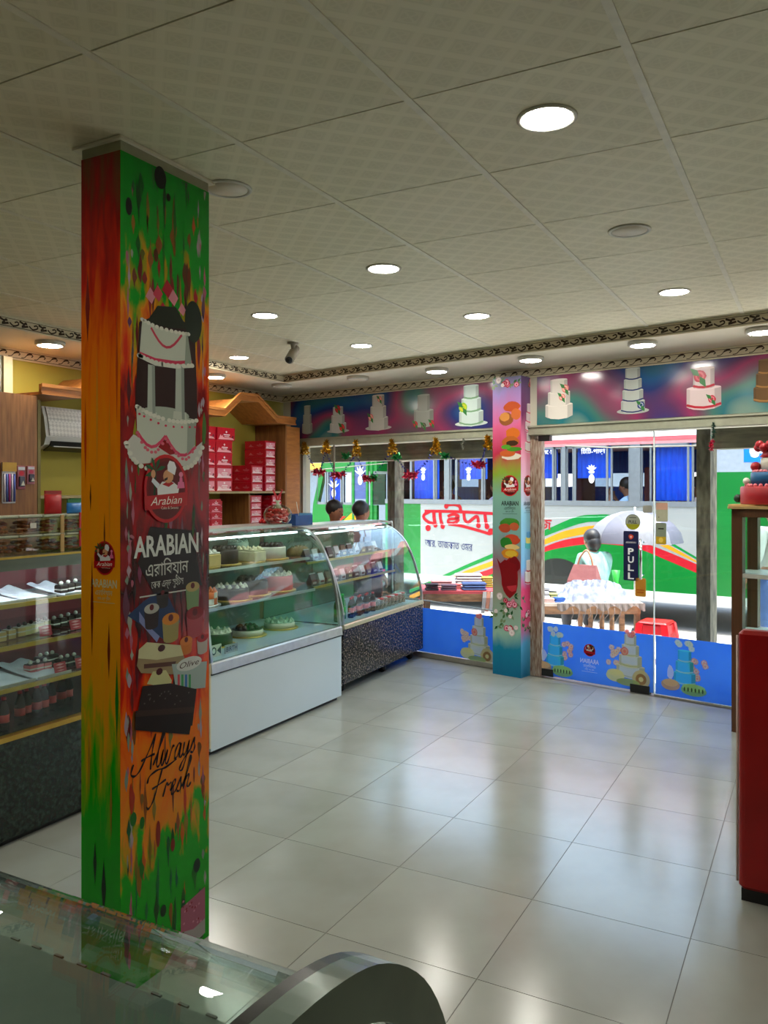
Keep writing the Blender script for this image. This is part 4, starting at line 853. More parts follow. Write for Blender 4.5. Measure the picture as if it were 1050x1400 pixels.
for i in range(8):
    t = thing('jar', 'small clear sweet jar on the granite case deck, %s in the row' % ORD[i], 'jar', dcs(0.89 + 0.08 * i, 0.14, 0.561), 0, 'sweet jars in the granite case')
    MB().lathe([(0.03, 0), (0.033, 0.01), (0.033, 0.07), (0.028, 0.08), (0.001, 0.081)], n=16).build('jar_body', mat('jar_sweets', (156, 146, 134), 0.2, col2=(80, 90, 84), scale=60), t); MB().lathe([(0.029, 0.0815), (0.029, 0.094), (0.001, 0.095)], n=16).build('lid', [m_silverb, m_cap][i % 2], t)
t = thing('bread_loaf', 'golden bread loaf lying under the top of the granite case', 'bread', dcs(0.32, 0.62, 1.05), DR)
MB().tube([(-0.16, 0, 0.04), (-0.12, 0, 0.055), (0, 0, 0.062), (0.12, 0, 0.055), (0.16, 0, 0.04)], [0.02, 0.042, 0.052, 0.042, 0.02], 12).build('crust', mat('bread_crust', (190, 130, 70), 0.6, var=0.3, scale=12), t)
b = MB()
for i in range(4): b.bar((-0.09 + i * 0.06, -0.02, 0.105 + 0.005 * (i in (1, 2))), (-0.07 + i * 0.06, 0.02, 0.105 + 0.005 * (i in (1, 2))), 0.01, 0.01)
tag(b.build('slashes', m_cream, t), kind='stuff')

# ================================================================== wooden wall unit with hoods, boxes, air conditioner
m_wood = mat('honey_wood', (156, 104, 58), 0.45, col2=(122, 78, 42), scale=5, stretch=(8, 8, 0.8), detail=6)
m_woodl = mat('orange_wood', (188, 124, 62), 0.4, col2=(160, 100, 48), scale=5, stretch=(1, 6, 6), detail=6)
m_shelfb = mat('pale_shelf_board', (170, 154, 112), 0.5)
# local x runs along the wall (world +Y), local y into the wall (world -X); root at the front plane
SX, SYO = -5.0, 3.0
un = thing('wall_unit', 'wooden wall shelving unit with peaked hoods along the olive wall', 'shelf unit', (SX, SYO, 0), Q90)
D_ = 0.40
def U(y): return y - SYO
MB().box(U(3.25), 0, 0, U(4.0), 0.02, 2.325).box(U(3.98), 0.02, 0, U(4.0), D_, 2.325).box(U(3.25), 0.02, 2.305, U(3.98), D_, 2.325).build('closed_cupboard', m_wood, un)
MB().box(U(4.005), 0.0, 0, U(4.03), D_, 2.30).build('upright', mat('olive_edge', (120, 108, 50), 0.5), un)
for y in (5.53, 7.11): MB().box(U(y), 0.03 if y < 6 else 0.0, 0, U(y) + 0.025, D_, 2.33).build('upright', m_wood, un)
MB().box(U(7.135), 0, 0, U(7.38), 0.03, 2.32).box(U(7.36), 0.03, 0, U(7.38), D_, 2.32).build('end_pilaster', m_woodl, un)
for y0, y1, z in ((4.03, 5.53, 1.60), (5.555, 7.11, 1.627), (4.03, 5.53, 1.20), (5.555, 7.11, 1.235)): MB().box(U(y0), 0.005, z - 0.02, U(y1), D_, z).build('shelf_board', m_shelfb, un)
MB().box(U(6.52), 0.03, 1.235, U(6.545), D_, 1.607).build('divider', m_wood, un)
MB().box(U(4.03), 0.005, 0.0, U(7.11), 0.02, 1.0).build('lower_doors', m_wood, un)
hp = [(3.99, 2.335), (4.33, 2.335), (4.57, 2.51), (4.84, 2.51), (5.14, 2.335), (6.04, 2.335), (6.28, 2.51), (6.55, 2.52), (6.88, 2.335), (7.22, 2.335)]
m_hood = MB().prism([(U(a), b) for a, b in hp] + [(U(a), b + 0.075) for a, b in hp[::-1]], 'x', 0, 1)
def hood(x0, x1, up): return [(a if 0 < i < len(hp) - 1 else a, b + up) for i, (a, b) in enumerate(hp)]
b = MB(); n_ = len(hp)
for yy0, yy1, lo, hi in ((-0.04, D_, 0.0, 0.02), (-0.055, -0.03, 0.0, 0.075), (-0.065, -0.055, 0.055, 0.08), (-0.065, -0.055, 0.0, 0.012)):
    for i in range(n_ - 1):
        (a, z), (c, w) = hp[i], hp[i + 1]
        b.loft([[(U(a), yy0, z + lo), (U(a), yy1, z + lo), (U(a), yy1, z + hi), (U(a), yy0, z + hi)], [(U(c), yy0, w + lo), (U(c), yy1, w + lo), (U(c), yy1, w + hi), (U(c), yy0, w + hi)]], caps=True)
b.build('hood', m_woodl, un)
lp = thing('hood_lamp', 'small unlit round lamp under the peaked wooden hood', 'lamp', (-5.17, 6.35, 2.51))
MB().lathe([(0.075, 0), (0.075, -0.02), (0.06, -0.028), (0.001, -0.03)], n=24).build('housing', m_unlit, lp); MB().lathe([(0.055, -0.0285), (0.05, -0.034), (0.001, -0.036)], n=20).build('diffuser', m_cwh, lp)

m_boxr = mat('box_red', (196, 14, 40), 0.35, var=0.1); m_boxd = mat('box_red_side', (150, 8, 26), 0.4, var=0.1)
_bm = {}
def red_box(label, group, y0, y1, z0, z1, x0, x1, tilt=0.0, style=0):
    """x0 = back, x1 = front (world X); y along the shelf"""
    L_, H_, Dp = y1 - y0, z1 - z0, x1 - x0
    t = thing('cake_box', label, 'box', (x1, (y0 + y1) / 2, z0), Q90 + tilt, group)
    key = (round(L_, 3), round(H_, 3), round(Dp, 3), style)
    if key not in _bm:
        a = MB().box(-L_ / 2, 0, 0, L_ / 2, Dp, H_ * 0.82).build('carton', m_boxr, t)
        l_ = MB().box(-L_ / 2 - 0.002, -0.002, H_ * 0.82, L_ / 2 + 0.002, Dp + 0.002, H_ - 0.001).build('lid', m_boxr, t)
        k = Ink(lambda u, v, l: (u * L_, -0.001 - l, v * H_), 0.002)
        P_ = (236, 170, 180) if style == 0 else (230, 150, 164)
        if style == 2: k.rect(-0.42, 0.1, 0.42, 0.8, (226, 150, 166)); P_ = (240, 214, 220)
        k.poly([(-0.46, 0.06), (0.46, 0.06), (0.34, 0.2), (0.1, 0.26), (-0.1, 0.22), (-0.36, 0.3)], P_); k.rect(-0.16, 0.40, 0.2, 0.48, (244, 226, 230)); k.rect(-0.12, 0.29, 0.16, 0.34, (244, 226, 230))
        k.poly([(0.0, 0.55), (0.06, 0.66), (0.0, 0.76), (-0.06, 0.66)], (244, 226, 230)); k.poly([(-0.4, 0.2), (-0.34, 0.44), (-0.26, 0.3), (-0.2, 0.42), (-0.2, 0.2)], P_); k.poly([(0.3, 0.2), (0.34, 0.4), (0.42, 0.36), (0.4, 0.2)], (120, 40, 60))
        f = k.build('front_print', t)
        k = Ink(lambda u, v, l: (-L_ / 2 - 0.002 - l, (0.5 - u) * Dp, v * H_), 0.0012)
        k.poly([(-0.3, 0.3), (-0.2, 0.6), (-0.12, 0.36), (-0.02, 0.3)], (206, 110, 120)); k.rect(0.1, 0.42, 0.4, 0.5, (206, 110, 120)); k.rect(0.15, 0.32, 0.35, 0.36, (206, 110, 120)); k.poly([(0.22, 0.56), (0.26, 0.68), (0.3, 0.56)], (206, 110, 120))
        e = k.build('side_print', t); _bm[key] = (a.data, l_.data, f.data, e.data)
    else:
        for nm, d in zip(('carton', 'lid', 'front_print', 'side_print'), _bm[key]): link(nm, d, t)
    return t
XF = -5.04; EPS = 0.001
def stack(n, y0, y1, z0, h, x0, x1, where, group, style=0):
    for i in range(n):
        red_box('red cake box in %s, %s' % (where, 'at the bottom' if i == 0 else ('on top' if i == n - 1 else ORD[i] + ' from bottom')), group, y0, y1, z0 + i * h + EPS, z0 + (i + 1) * h, x0, x1, random.uniform(-0.02, 0.02), 2 if style == 2 and i < 3 else style)
ZA = 1.627
for i in range(5):
    w = 0.02 if i == 4 else 0.0
    red_box('red cake box, %s in the column against the pillar on the upper shelf' % (['lowest', 'second', 'third', 'fourth', 'topmost'][i]), 'boxes on the upper shelf', 5.78, 6.02, ZA + i * 0.123 + EPS, ZA + (i + 1) * 0.123, XF - 0.26, XF, 0, 2 if i < 2 else 0)
    red_box('red cake box, %s in the free-ended column of the big stack, upper shelf' % (['lowest', 'second', 'third', 'fourth', 'topmost'][i]), 'boxes on the upper shelf', 6.03 + w, 6.27 + 2 * w, ZA + i * 0.123 + EPS, ZA + (i + 1) * 0.123, XF - 0.26, XF, 0, 2 if i < 2 else 0)
stack(6, 6.83, 7.01, ZA, 0.0875, XF - 0.28, XF - 0.02, 'the six-high stack by the end panel', 'boxes on the upper shelf', 2)
stack(3, 6.60, 6.79, ZA, 0.088, XF - 0.28, XF - 0.02, 'the low three-high stack, upper shelf', 'boxes on the upper shelf', 2)
ZB = 1.235
stack(5, 5.80, 5.95, ZB, 0.064, XF - 0.22, XF, 'the column against the pillar, lower shelf', 'boxes on the lower shelf', 1)
stack(5, 5.955, 6.10, ZB, 0.064, XF - 0.22, XF, 'the middle column, lower shelf', 'boxes on the lower shelf', 1)
stack(5, 6.11, 6.18, ZB, 0.060, XF - 0.27, XF - 0.05, 'the end-on column, lower shelf', 'boxes on the lower shelf', 1)
stack(5, 6.56, 6.74, ZB, 0.07, XF - 0.24, XF, 'the column just past the divider, lower shelf', 'boxes on the lower shelf', 2)
stack(1, 6.755, 6.90, ZB, 0.085, XF - 0.16, XF + 0.01, 'lower shelf between two columns', 'boxes on the lower shelf', 2)
stack(5, 6.92, 7.09, ZB, 0.07, XF - 0.24, XF, 'the column beside the end panel, lower shelf', 'boxes on the lower shelf', 2)

ac = thing('air_conditioner', 'white wall-mounted air conditioner with quilted front in the wooden niche', 'air conditioner', (-5.4, 4.22, 0), Q90)
m_ac = mat('air_conditioner_white', (206, 206, 204), 0.35, var=0.04)
def quilt():
    m = bpy.data.materials.new('quilted_white'); m.use_nodes = True; t = m.node_tree; bs = t.nodes['Principled BSDF']; bs.inputs['Roughness'].default_value = 0.3
    tc = nn(t, 'ShaderNodeTexCoord'); mp = nn(t, 'ShaderNodeMapping'); mp.inputs['Rotation'].default_value = (0, R(45), 0); mp.inputs['Scale'].default_value = (42, 42, 42); t.links.new(tc.outputs['Object'], mp.inputs[0])
    ck = nn(t, 'ShaderNodeTexChecker'); ck.inputs['Scale'].default_value = 1.0; ck.inputs[1].default_value = (*lin((226, 226, 224)), 1); ck.inputs[2].default_value = (*lin((200, 200, 200)), 1)
    t.links.new(mp.outputs[0], ck.inputs[0]); t.links.new(ck.outputs[0], bs.inputs['Base Color']); MATS['quilted_white'] = m; return m
ACP = [(0.0, 1.97), (-0.12, 1.955), (-0.2, 1.99), (-0.225, 2.05), (-0.20, 2.2), (-0.17, 2.285), (0.0, 2.30)]
MB().prism(ACP, 'x', 0, 0.85).build('casing', m_ac, ac)
MB().sheet([(-0.206, 2.19), (-0.19, 2.235), (-0.174, 2.278)], 'x', 0.03, 0.82, 0.006).sheet([(-0.226, 2.06), (-0.206, 2.19)], 'x', 0.03, 0.82, 0.005).build('quilted_front', quilt(), ac)
MB().prism([(-0.13, 1.953), (-0.197, 1.984), (-0.20, 1.99), (-0.215, 2.02), (-0.222, 2.016), (-0.204, 1.976), (-0.13, 1.944)], 'x', 0.05, 0.80).build('air_slot', m_black, ac)
MB().box(0.08, -0.215, 1.975, 0.77, -0.175, 1.982).build('louvre', m_ac, ac)
# conduit and board at the corner of the cupboard
cd = thing('conduit', 'pale vertical conduit pipe above the wooden cupboard at picture edge', 'pipe', (-5.3, 3.99, 0))
MB().tube([(0, -0.09, 2.36), (0, -0.09, 2.63)], 0.025, 10).build('pipe', mat('conduit_grey', (160, 166, 150), 0.5), cd); MB().box(-0.03, -0.13, 2.326, 0.03, -0.05, 2.36).build('junction', MATS['conduit_grey'], cd)
MB().box(-0.02, -0.055, 2.36, 0.02, 0.02, 2.63).build('batten', m_cream, cd)
# packets hanging on the cupboard
def packet(label, y0, y1, z0, z1, cols, kind):
    t = thing('hanging_packet', label, 'packet', (-5.0, (y0 + y1) / 2, z0), Q90, 'packets hung on the cupboard')
    w, h = (y1 - y0) / 2, z1 - z0
    MB().rbox(-w, -0.012, 0, w, -0.001, h, 0.004).build('backing_card', mat('card_' + cols[0], cols[0], 0.45), t)
    if kind == 'candles':
        for i in range(5): MB().tube([(-w * 0.75 + w * 1.5 * i / 4, -0.018, h * 0.04), (-w * 0.75 + w * 1.5 * i / 4, -0.018, h * 0.72)], 0.0065, 6).build('candle', [mat('candle_white', (222, 216, 230), 0.4), mat('candle_blue', (90, 110, 190), 0.4), mat('candle_pink', (200, 80, 150), 0.4)][i % 3], t)
        MB().box(-w * 1.05, -0.02, h * 0.78, w * 1.05, -0.012, h).build('header_card', mat('header_yellow', (206, 160, 60), 0.5), t)
    else:
        MB().rbox(-w * 0.7, -0.024, h * 0.12, w * 0.7, -0.012, h * 0.55, 0.006).build('blister', mat('blister_dark', (70, 66, 84), 0.15), t)
        k = Ink(lambda u, v, l: (u * w, -0.0125 - l, v * h), 0.001); k.ell(0, 0.68, 0.6, 0.1, cols[1]); k.rect(-0.8, 0.82, 0.8, 0.95, (206, 206, 216)); k.build('print', t)
        MB().prism([(-w * 0.4, h * 0.16), (w * 0.5, h * 0.16), (w * 0.1, h * 0.36)], 'y', -0.029, -0.0245).build('white_shape', m_cwh, t)
packet('long packet of blue and pink candles hanging on the wooden cupboard', 3.705, 3.812, 1.55, 1.836, ('dcdce6', (0, 0, 0)), 'candles')
packet('grey and red blister packet, middle of the three on the cupboard', 3.825, 3.893, 1.648, 1.815, ('a05060', (206, 40, 60)), 'blister')
packet('small pink blister packet nearest the cupboard edge', 3.907, 3.972, 1.685, 1.815, ('b87080', (190, 60, 90)), 'blister')
# tubs of biscuits on the upright counter
m_bisc = mat('biscuits', (206, 132, 66), 0.6, col2=(130, 58, 26), scale=26, detail=3, ramp=(0.42, 0.58)); m_tub = glass('tub_plastic', (0.86, 0.88, 0.82)); m_lid = mat('tub_lid', (176, 182, 158), 0.35)
for row in range(2):
    for i in range(6):
        y = 2.38 + i * 0.137
        t = thing('biscuit_tub', 'clear tub of brown biscuits, %s row, %s from the picture edge side' % (['lower', 'upper'][row], ORD[i]), 'tub', (-3.36, y, 1.336 + row * 0.094), Q90, 'biscuit tubs on the upright counter')
        w = 0.064
        MB().loft([[(-w * 0.9, 0.004, 0), (w * 0.9, 0.004, 0), (w * 0.9, 0.12, 0), (-w * 0.9, 0.12, 0)], [(-w, 0, 0.08), (w, 0, 0.08), (w, 0.125, 0.08), (-w, 0.125, 0.08)]], caps=True).build('tub', m_tub, t)
        bb = MB()
        for j in range(26): bb.ball((random.uniform(-w * 0.72, w * 0.72), random.uniform(0.02, 0.105), 0.014 + (j // 9) * 0.02 + random.uniform(0, 0.005)), 0.017, 7, 4, (1, 1, 0.5))
        tag(bb.build('biscuits', m_bisc, t), kind='stuff')
        MB().rbox(-w * 1.03, -0.003, 0.081, w * 1.03, 0.128, 0.0925, 0.006).build('lid', m_lid, t)
        if i == 4: MB().box(0.01, -0.009, 0.02, 0.04, -0.004, 0.10).build('red_tag', m_cap, t)
        if i == 3: MB().box(0.03, -0.010, 0.0, 0.05, -0.004, 0.09).build('paper_tag', mat('kraft_tag', (196, 160, 100), 0.6), t)
        if i == 2 and row == 1: MB().box(-0.01, -0.006, 0.03, 0.025, -0.004, 0.055).build('white_tag', m_cwh, t)
def bag(label, loc, sx, sz, m1, m2, rz=0.0):
    t = thing('snack_bag', label, 'snack bag', loc, Q90 + rz, 'bags on the biscuit tubs')
    rings = []
    for f, w, d in ((0, 1, 0.15), (0.08, 0.95, 0.5), (0.5, 0.85, 1), (0.92, 0.95, 0.5), (1, 1, 0.12)):
        rings.append([(sx * w * math.cos(a) * 1.0, 0.03 * d * math.sin(a), sz * f) for a in [2 * math.pi * k / 14 for k in range(14)]])
    MB().loft(rings, caps=True, smooth=True).build('pouch', m1, t); MB().box(-sx * 0.9, -0.004, sz + 0.0005, sx * 0.9, 0.004, sz + 0.018).build('crimp', m2, t)
m_bblue = mat('bag_blue', (40, 130, 210), 0.3); m_bgreen = mat('bag_green', (40, 110, 60), 0.3)
ZT_ = 1.336 + 2 * 0.094
bag('shiny red snack bag standing on the biscuit tubs', (-3.42, 2.83, ZT_), 0.055, 0.10, m_cap, m_redl)
bag('blue and green snack bag leaning beside the red one', (-3.41, 2.955, ZT_), 0.06, 0.055, m_bblue, m_bgreen, 0.2)
bag('pale green foil bag at the back of the biscuit tubs', (-3.47, 3.03, ZT_), 0.05, 0.06, mat('bag_pale', (150, 170, 120), 0.35), m_bgreen, -0.2)
# on top of the curved cases
cj = thing('candy_bag', 'clear bag of red and pink sweets tied with a red bow on the white-fronted case', 'sweets', at_case((WX, WY0), Q90, 1.48, 0.56, 1.369))
MB().lathe([(0.06, 0), (0.082, 0.03), (0.085, 0.07), (0.07, 0.10), (0.03, 0.125), (0.028, 0.124), (0.068, 0.098), (0.083, 0.07), (0.08, 0.031), (0.058, 0.003), (0.001, 0.002)], n=18).build('cellophane', m_tub, cj)
rnd = random.Random(3); b = MB(); b2_ = MB()
for i in range(110):
    a, r_ = rnd.uniform(0, 6.28), rnd.uniform(0.02, 0.062); z = rnd.uniform(0.018, 0.092) if r_ < 0.05 else rnd.uniform(0.028, 0.075)
    (b if i % 3 else b2_).ball((r_ * math.cos(a), r_ * math.sin(a), z), 0.016, 6, 4, (1, 1, 0.7))
tag(b.build('red_sweets', m_cap, cj), kind='stuff'); tag(b2_.build('pale_sweets', m_cpk, cj), kind='stuff')
for s_ in (-1, 1): MB().loft([[(0, -0.006, 0.13), (0, 0.006, 0.13)], [(s_ * 0.012, -0.012, 0.18), (s_ * 0.012, 0.012, 0.18)], [(s_ * 0.035, -0.008, 0.22), (s_ * 0.035, 0.008, 0.22)], [(s_ * 0.02, -0.004, 0.225), (s_ * 0.02, 0.004, 0.225)]], closed=True, caps=True).build('ribbon_tail', m_cap, cj)
cj.scale = (1.35, 1.35, 1.25)
MB().lathe([(0.03, 0.10), (0.012, 0.125), (0.008, 0.135), (0.02, 0.15), (0.001, 0.152)], n=12).build('gathered_film', m_lid, cj)
sp = thing('sweet_pile', 'small heap of red-wrapped sweets beside the tied candy bag', 'sweets', at_case((WX, WY0), Q90, 1.52, 0.70, 1.369)); sp['kind'] = 'stuff'
b = MB()
for i in range(26): b.ball((rnd.uniform(-0.035, 0.02), rnd.uniform(-0.06, 0.06), 0.012 + 0.014 * (i % 3 == 0)), 0.014, 6, 4)
b.build('sweets', m_cap, sp)
bb = thing('open_box', 'open dark blue carton standing on the granite case', 'box', dcs(0.36, 0.58, 1.3375), DR)
m_navy = mat('carton_blue', (14, 62, 120), 0.5)
MB().box(-0.14, 0, 0, 0.14, 0.005, 0.085).box(-0.14, 0.135, 0, 0.14, 0.14, 0.095).box(-0.14, 0.005, 0, -0.135, 0.135, 0.09).box(-0.14, 0.005, 0, 0.14, 0.135, 0.004).build('carton', m_navy, bb)
MB().box(0.135, 0.005, 0.004, 0.142, 0.135, 0.1).build('end_flap', mat('flap_blue', (110, 170, 214), 0.5), bb)
MB().tube([(0.06, 0.08, 0.005), (0.0, 0.08, 0.2)], 0.003, 6).build('straw', m_cwh, bb)
rb = thing('maroon_case', 'dark red panel standing behind the end of the granite case', 'panel', dcs(DL + 0.10, 0.55, 0))
MB().rbox(-0.06, -0.02, 0.0, 0.06, 0.02, 1.28, 0.01).build('panel_body', mat('maroon_laminate', (92, 14, 20), 0.3), rb); MB().box(-0.07, -0.03, 0, 0.07, 0.03, 0.02).build('foot', m_kick, rb)

# ================================================================== prints
def emblem(k, cx, cy, rx, ry, word=True, mirror=False):
    g = -1 if mirror else 1
    def e(dx, dy, a, b_, col, n=14): k.ell(cx + g * dx * rx, cy + dy * ry, a * rx, b_ * ry, col, n)
    def p(pts, col): k.poly([(cx + g * x * rx, cy + y * ry) for x, y in pts], col)
    e(0, 0, 1, 1, (186, 16, 26), 30); e(0, 0, 0.9, 0.9, (110, 6, 12), 30); e(0, -0.05, 0.82, 0.85, (92, 6, 10), 26)
    for a in (20, 65, 110, 155, 200): p([(-0.5, 0.5), (-0.5 + 0.3 * math.cos(R(a - 12)), 0.5 + 0.3 * math.sin(R(a - 12))), (-0.5 + 0.5 * math.cos(R(a)), 0.5 + 0.42 * math.sin(R(a))), (-0.5 + 0.3 * math.cos(R(a + 12)), 0.5 + 0.3 * math.sin(R(a + 12)))], (20, 84, 44))
    p([(-0.54, 0.5), (-0.46, 0.5), (-0.5, -0.2), (-0.6, -0.2)], (30, 60, 36))
    p([(-0.4, -0.3), (0.5, -0.3), (0.6, 0.05), (0.3, 0.2), (-0.2, 0.2), (-0.42, 0.0)], (220, 222, 220)); p([(-0.42, 0.0), (-0.68, 0.2), (-0.62, 0.32), (-0.3, 0.12)], (210, 216, 222)); e(-0.6, 0.42, 0.1, 0.12, (206, 150, 110))
    p([(-0.2, 0.12), (0.1, 0.05), (0.35, 0.16), (0.1, 0.24)], (170, 20, 24)); e(0.08, 0.36, 0.24, 0.2, (206, 150, 106)); p([(-0.12, 0.28), (0.06, 0.34), (0.04, 0.26), (-0.08, 0.22)], (30, 20, 18))
    p([(0.05, 0.52), (0.38, 0.4), (0.46, 0.62), (0.36, 0.78), (0.14, 0.82), (0.04, 0.68)], (226, 228, 230)); p([(0.5, 0.0), (0.86, 0.02), (0.82, 0.2), (0.76, 0.2), (0.74, 0.34), (0.62, 0.34), (0.6, 0.2), (0.54, 0.2)], (222, 110, 150)); e(0.68, 0.42, 0.1, 0.08, (226, 130, 160))
    p([(-1.0, -0.22), (1.0, -0.1), (0.98, -0.5), (-0.98, -0.62)], (176, 14, 24))
    if word:
        k.text('Arabian', cx, cy - 0.46 * ry, 0.34 * ry, (236, 228, 214), w=1.45 * rx, shear=0.3, mirror=mirror, slope=0.04); k.text('Cake & Sweets', cx + g * 0.15 * rx, cy - 0.60 * ry, 0.12 * ry, (226, 206, 190), w=0.8 * rx, mirror=mirror)
def wordmark(k, cx, cy, w, col, sub, mirror=False):
    k.text('ARABIAN', cx, cy, w * 0.31, col, w=w, bold=0.025, mirror=mirror); k.text('এরািবয়ান', cx, cy - w * 0.22, w * 0.2, sub, w=w * 0.66, bold=0.006, mirror=mirror)
    k.text('েকক এন্ড সুইটস', cx, cy - w * 0.35, w * 0.11, sub, w=w * 0.5, mirror=mirror); k.rect(cx - w * 0.42, cy - w * 0.43, cx + w * 0.42, cy - w * 0.415, sub)
def rose(k, x, y, r, c1=(220, 90, 120), c2=(240, 190, 200)):
    k.poly(blob(x, y, r, r, 12, 0.12), c1); k.poly(blob(x, y, r * 0.7, r * 0.7, 10, 0.12), c2); k.poly(blob(x, y, r * 0.42, r * 0.42, 8, 0.15), c1)
def leaf(k, x, y, r, a, col=(40, 110, 50)):
    k.poly([(x, y), (x + r * 0.5 * math.cos(a + 0.5), y + r * 0.5 * math.sin(a + 0.5)), (x + r * math.cos(a), y + r * math.sin(a)), (x + r * 0.5 * math.cos(a - 0.5), y + r * 0.5 * math.sin(a - 0.5))], col)
def tiers(k, cx, y0, w, h, n, col, trim=None, plate=None, taper=0.62):
    if plate: k.ell(cx, y0 + h * 0.02, w * 0.68, h * 0.07, plate, 24)
    hh = h / n
    for i in range(n):
        ww = w / 2 * (1 - (1 - taper) * i / max(1, n - 1)) if n > 1 else w / 2; a = y0 + i * hh; e = ww * 0.16
        k.poly([(cx - ww, a + e * 0.4), (cx - ww * 0.6, a - e * 0.6), (cx, a - e), (cx + ww * 0.6, a - e * 0.6), (cx + ww, a + e * 0.4), (cx + ww, a + hh), (cx - ww, a + hh)], col if not isinstance(col, list) else col[i % len(col)])
        k.ell(cx, a + hh, ww, e * 0.8, tuple(min(255, c + 12) for c in (col if not isinstance(col, list) else col[i % len(col)])), 20)
        cc_ = col if not isinstance(col, list) else col[i % len(col)]; k.poly([(cx + ww * 0.62, a - e * 0.5), (cx + ww, a + e * 0.4), (cx + ww, a + hh * 0.98), (cx + ww * 0.62, a + hh * 0.93)], tuple(int(v * 0.84) for v in cc_)); k.poly([(cx - ww, a + e * 0.4), (cx - ww * 0.8, a - e * 0.25), (cx - ww * 0.8, a + hh * 0.95), (cx - ww, a + hh * 0.98)], tuple(int(v * 0.9) for v in cc_))
        if trim: k.line([(cx - ww, a + e * 0.6 + hh * 0.08), (cx - ww * 0.5, a - e * 0.3 + hh * 0.08), (cx, a - e * 0.6 + hh * 0.08), (cx + ww * 0.5, a - e * 0.3 + hh * 0.08), (cx + ww, a + e * 0.6 + hh * 0.08)], hh * 0.12, trim)

# ---- big pillar, wide face: u = world Y, v = height
pcx, pcy = (PX0 + PX1) / 2, (PY0 + PY1) / 2
def face_b(): return Ink(lambda u, v, l: (hx + l, u - pcy, v), 0.0012)
def pb(px, py): q = on_x(px, py, PX1); return (min(max(q[1], PY0 + 0.002), PY1 - 0.002), q[2])
def pbs(pts): return [pb(*p) for p in pts]
rnd = random.Random(11)
k = face_b(); k.l = 0.0003      # torn white edges and drips of the poured paint
PAL = [(1330, [(24, 128, 24), (20, 110, 60), (196, 120, 24)]), (1180, [(24, 128, 24), (206, 120, 24), (20, 120, 70)]), (1080, [(206, 110, 20), (186, 60, 14), (200, 150, 40)]), (1000, [(206, 90, 18), (170, 30, 14), (196, 170, 60)]), (900, [(150, 14, 20), (60, 8, 10), (110, 12, 18)]), (780, [(140, 14, 24), (40, 8, 12), (150, 60, 84)]),
       (690, [(150, 16, 26), (170, 100, 120), (60, 120, 30)]), (600, [(70, 130, 30), (170, 160, 30), (150, 20, 26)]), (520, [(120, 20, 30), (60, 110, 30), (176, 60, 20)]), (450, [(150, 24, 24), (130, 80, 96), (60, 14, 16)]), (390, [(190, 110, 24), (120, 50, 20), (170, 30, 24)]), (320, [(190, 120, 24), (20, 120, 30), (150, 110, 24)]), (240, [(14, 112, 28), (10, 96, 30), (30, 120, 40)])]
def streak(k, px, py, w, h, col):
    x, z = pb(px, py); j = lambda: rnd.uniform(0.6, 1.3)
    pts = [(x, z + h * j()), (x + w * 0.7 * j(), z + h * 0.4), (x + w * j(), z), (x + w * 0.5 * j(), z - h * 0.5), (x + w * 0.2, z - h * j()), (x - w * 0.5 * j(), z - h * 0.45), (x - w * j(), z), (x - w * 0.6 * j(), z + h * 0.5)]
    pts = spline(pts + pts[:1], 3)[:-1]; k.poly([(min(max(a, PY0 + 0.001), PY1 - 0.001), max(0.01, min(PT - 0.005, b_))) for a, b_ in pts], col)
    if k.l > 0.0009: k.l = 0.0003
for i in range(230):
    py = rnd.uniform(235, 1320); c_ = rnd.choice(min(PAL, key=lambda q: abs(q[0] - py))[1]); c_ = tuple(max(0, min(255, int(v * rnd.uniform(0.55, 0.95)))) for v in c_)
    streak(k, rnd.uniform(172, 280), py, rnd.uniform(0.003, 0.013), rnd.uniform(0.02, 0.09), c_)
for i in range(90):
    side = rnd.random() < 0.55; px = rnd.uniform(172, 182) if side else rnd.uniform(270, 280); py = rnd.uniform(250, 1320)
    streak(k, px, py, rnd.uniform(0.003, 0.010), rnd.uniform(0.012, 0.05), rnd.choice([(150, 156, 140), (170, 150, 160), (120, 140, 120), (170, 90, 110)]))
k.l = 0.00095
for x, y, rx_, ry_, col in ((219, 243, 8, 17, (8, 10, 6)), (176, 282, 4, 13, (8, 12, 6)), (230, 270, 3, 6, (8, 16, 8)), (213, 349, 3, 10, (90, 40, 14)), (216, 1140, 3, 20, (140, 30, 12)), (236, 1155, 3, 10, (130, 30, 12)), (269, 1183, 5, 11, (10, 40, 24)), (223, 1245, 4, 9, (8, 50, 16)), (182, 1120, 4, 10, (20, 110, 24)), (194, 1125, 3, 9, (20, 110, 24))):
    k.ell(*pb(x, y), rx_ * 0.0036, ry_ * 0.0023, col, 14)
for x, y, r_ in ((205, 405, 9), (215, 402, 9), (228, 396, 10), (236, 408, 9), (248, 424, 7), (222, 424, 8)): k.poly([pb(x, y - r_ * 1.4), pb(x + r_ * 0.8, y), pb(x + 2, y + r_ * 1.2), pb(x - r_ * 0.7, y)], rnd.choice([(170, 24, 40), (196, 60, 80), (206, 130, 140)]))
k.ell(*pb(264, 440), 0.045, 0.075, (18, 34, 20), 20); k.poly(pbs([(200, 440), (215, 418), (240, 420), (256, 450), (230, 448)]), (24, 32, 20))
k.build('paint_splashes', pil)
k = face_b()      # pillared wedding cake
k.poly(pbs([(190, 440), (184, 560), (200, 600), (258, 606), (270, 575), (266, 450), (230, 425)]), (40, 12, 12))
def dots(path, r_, col, n):
    pts = spline(path, 8)
    for i in range(n): q = pts[int(i * (len(pts) - 1) / max(1, n - 1))]; x, z = pb(*q); k.ell(x, z, r_, r_ * 0.7, col, 8); k.l -= k.st
    k.l += k.st
CW, CG = (190, 196, 180), (160, 170, 154)
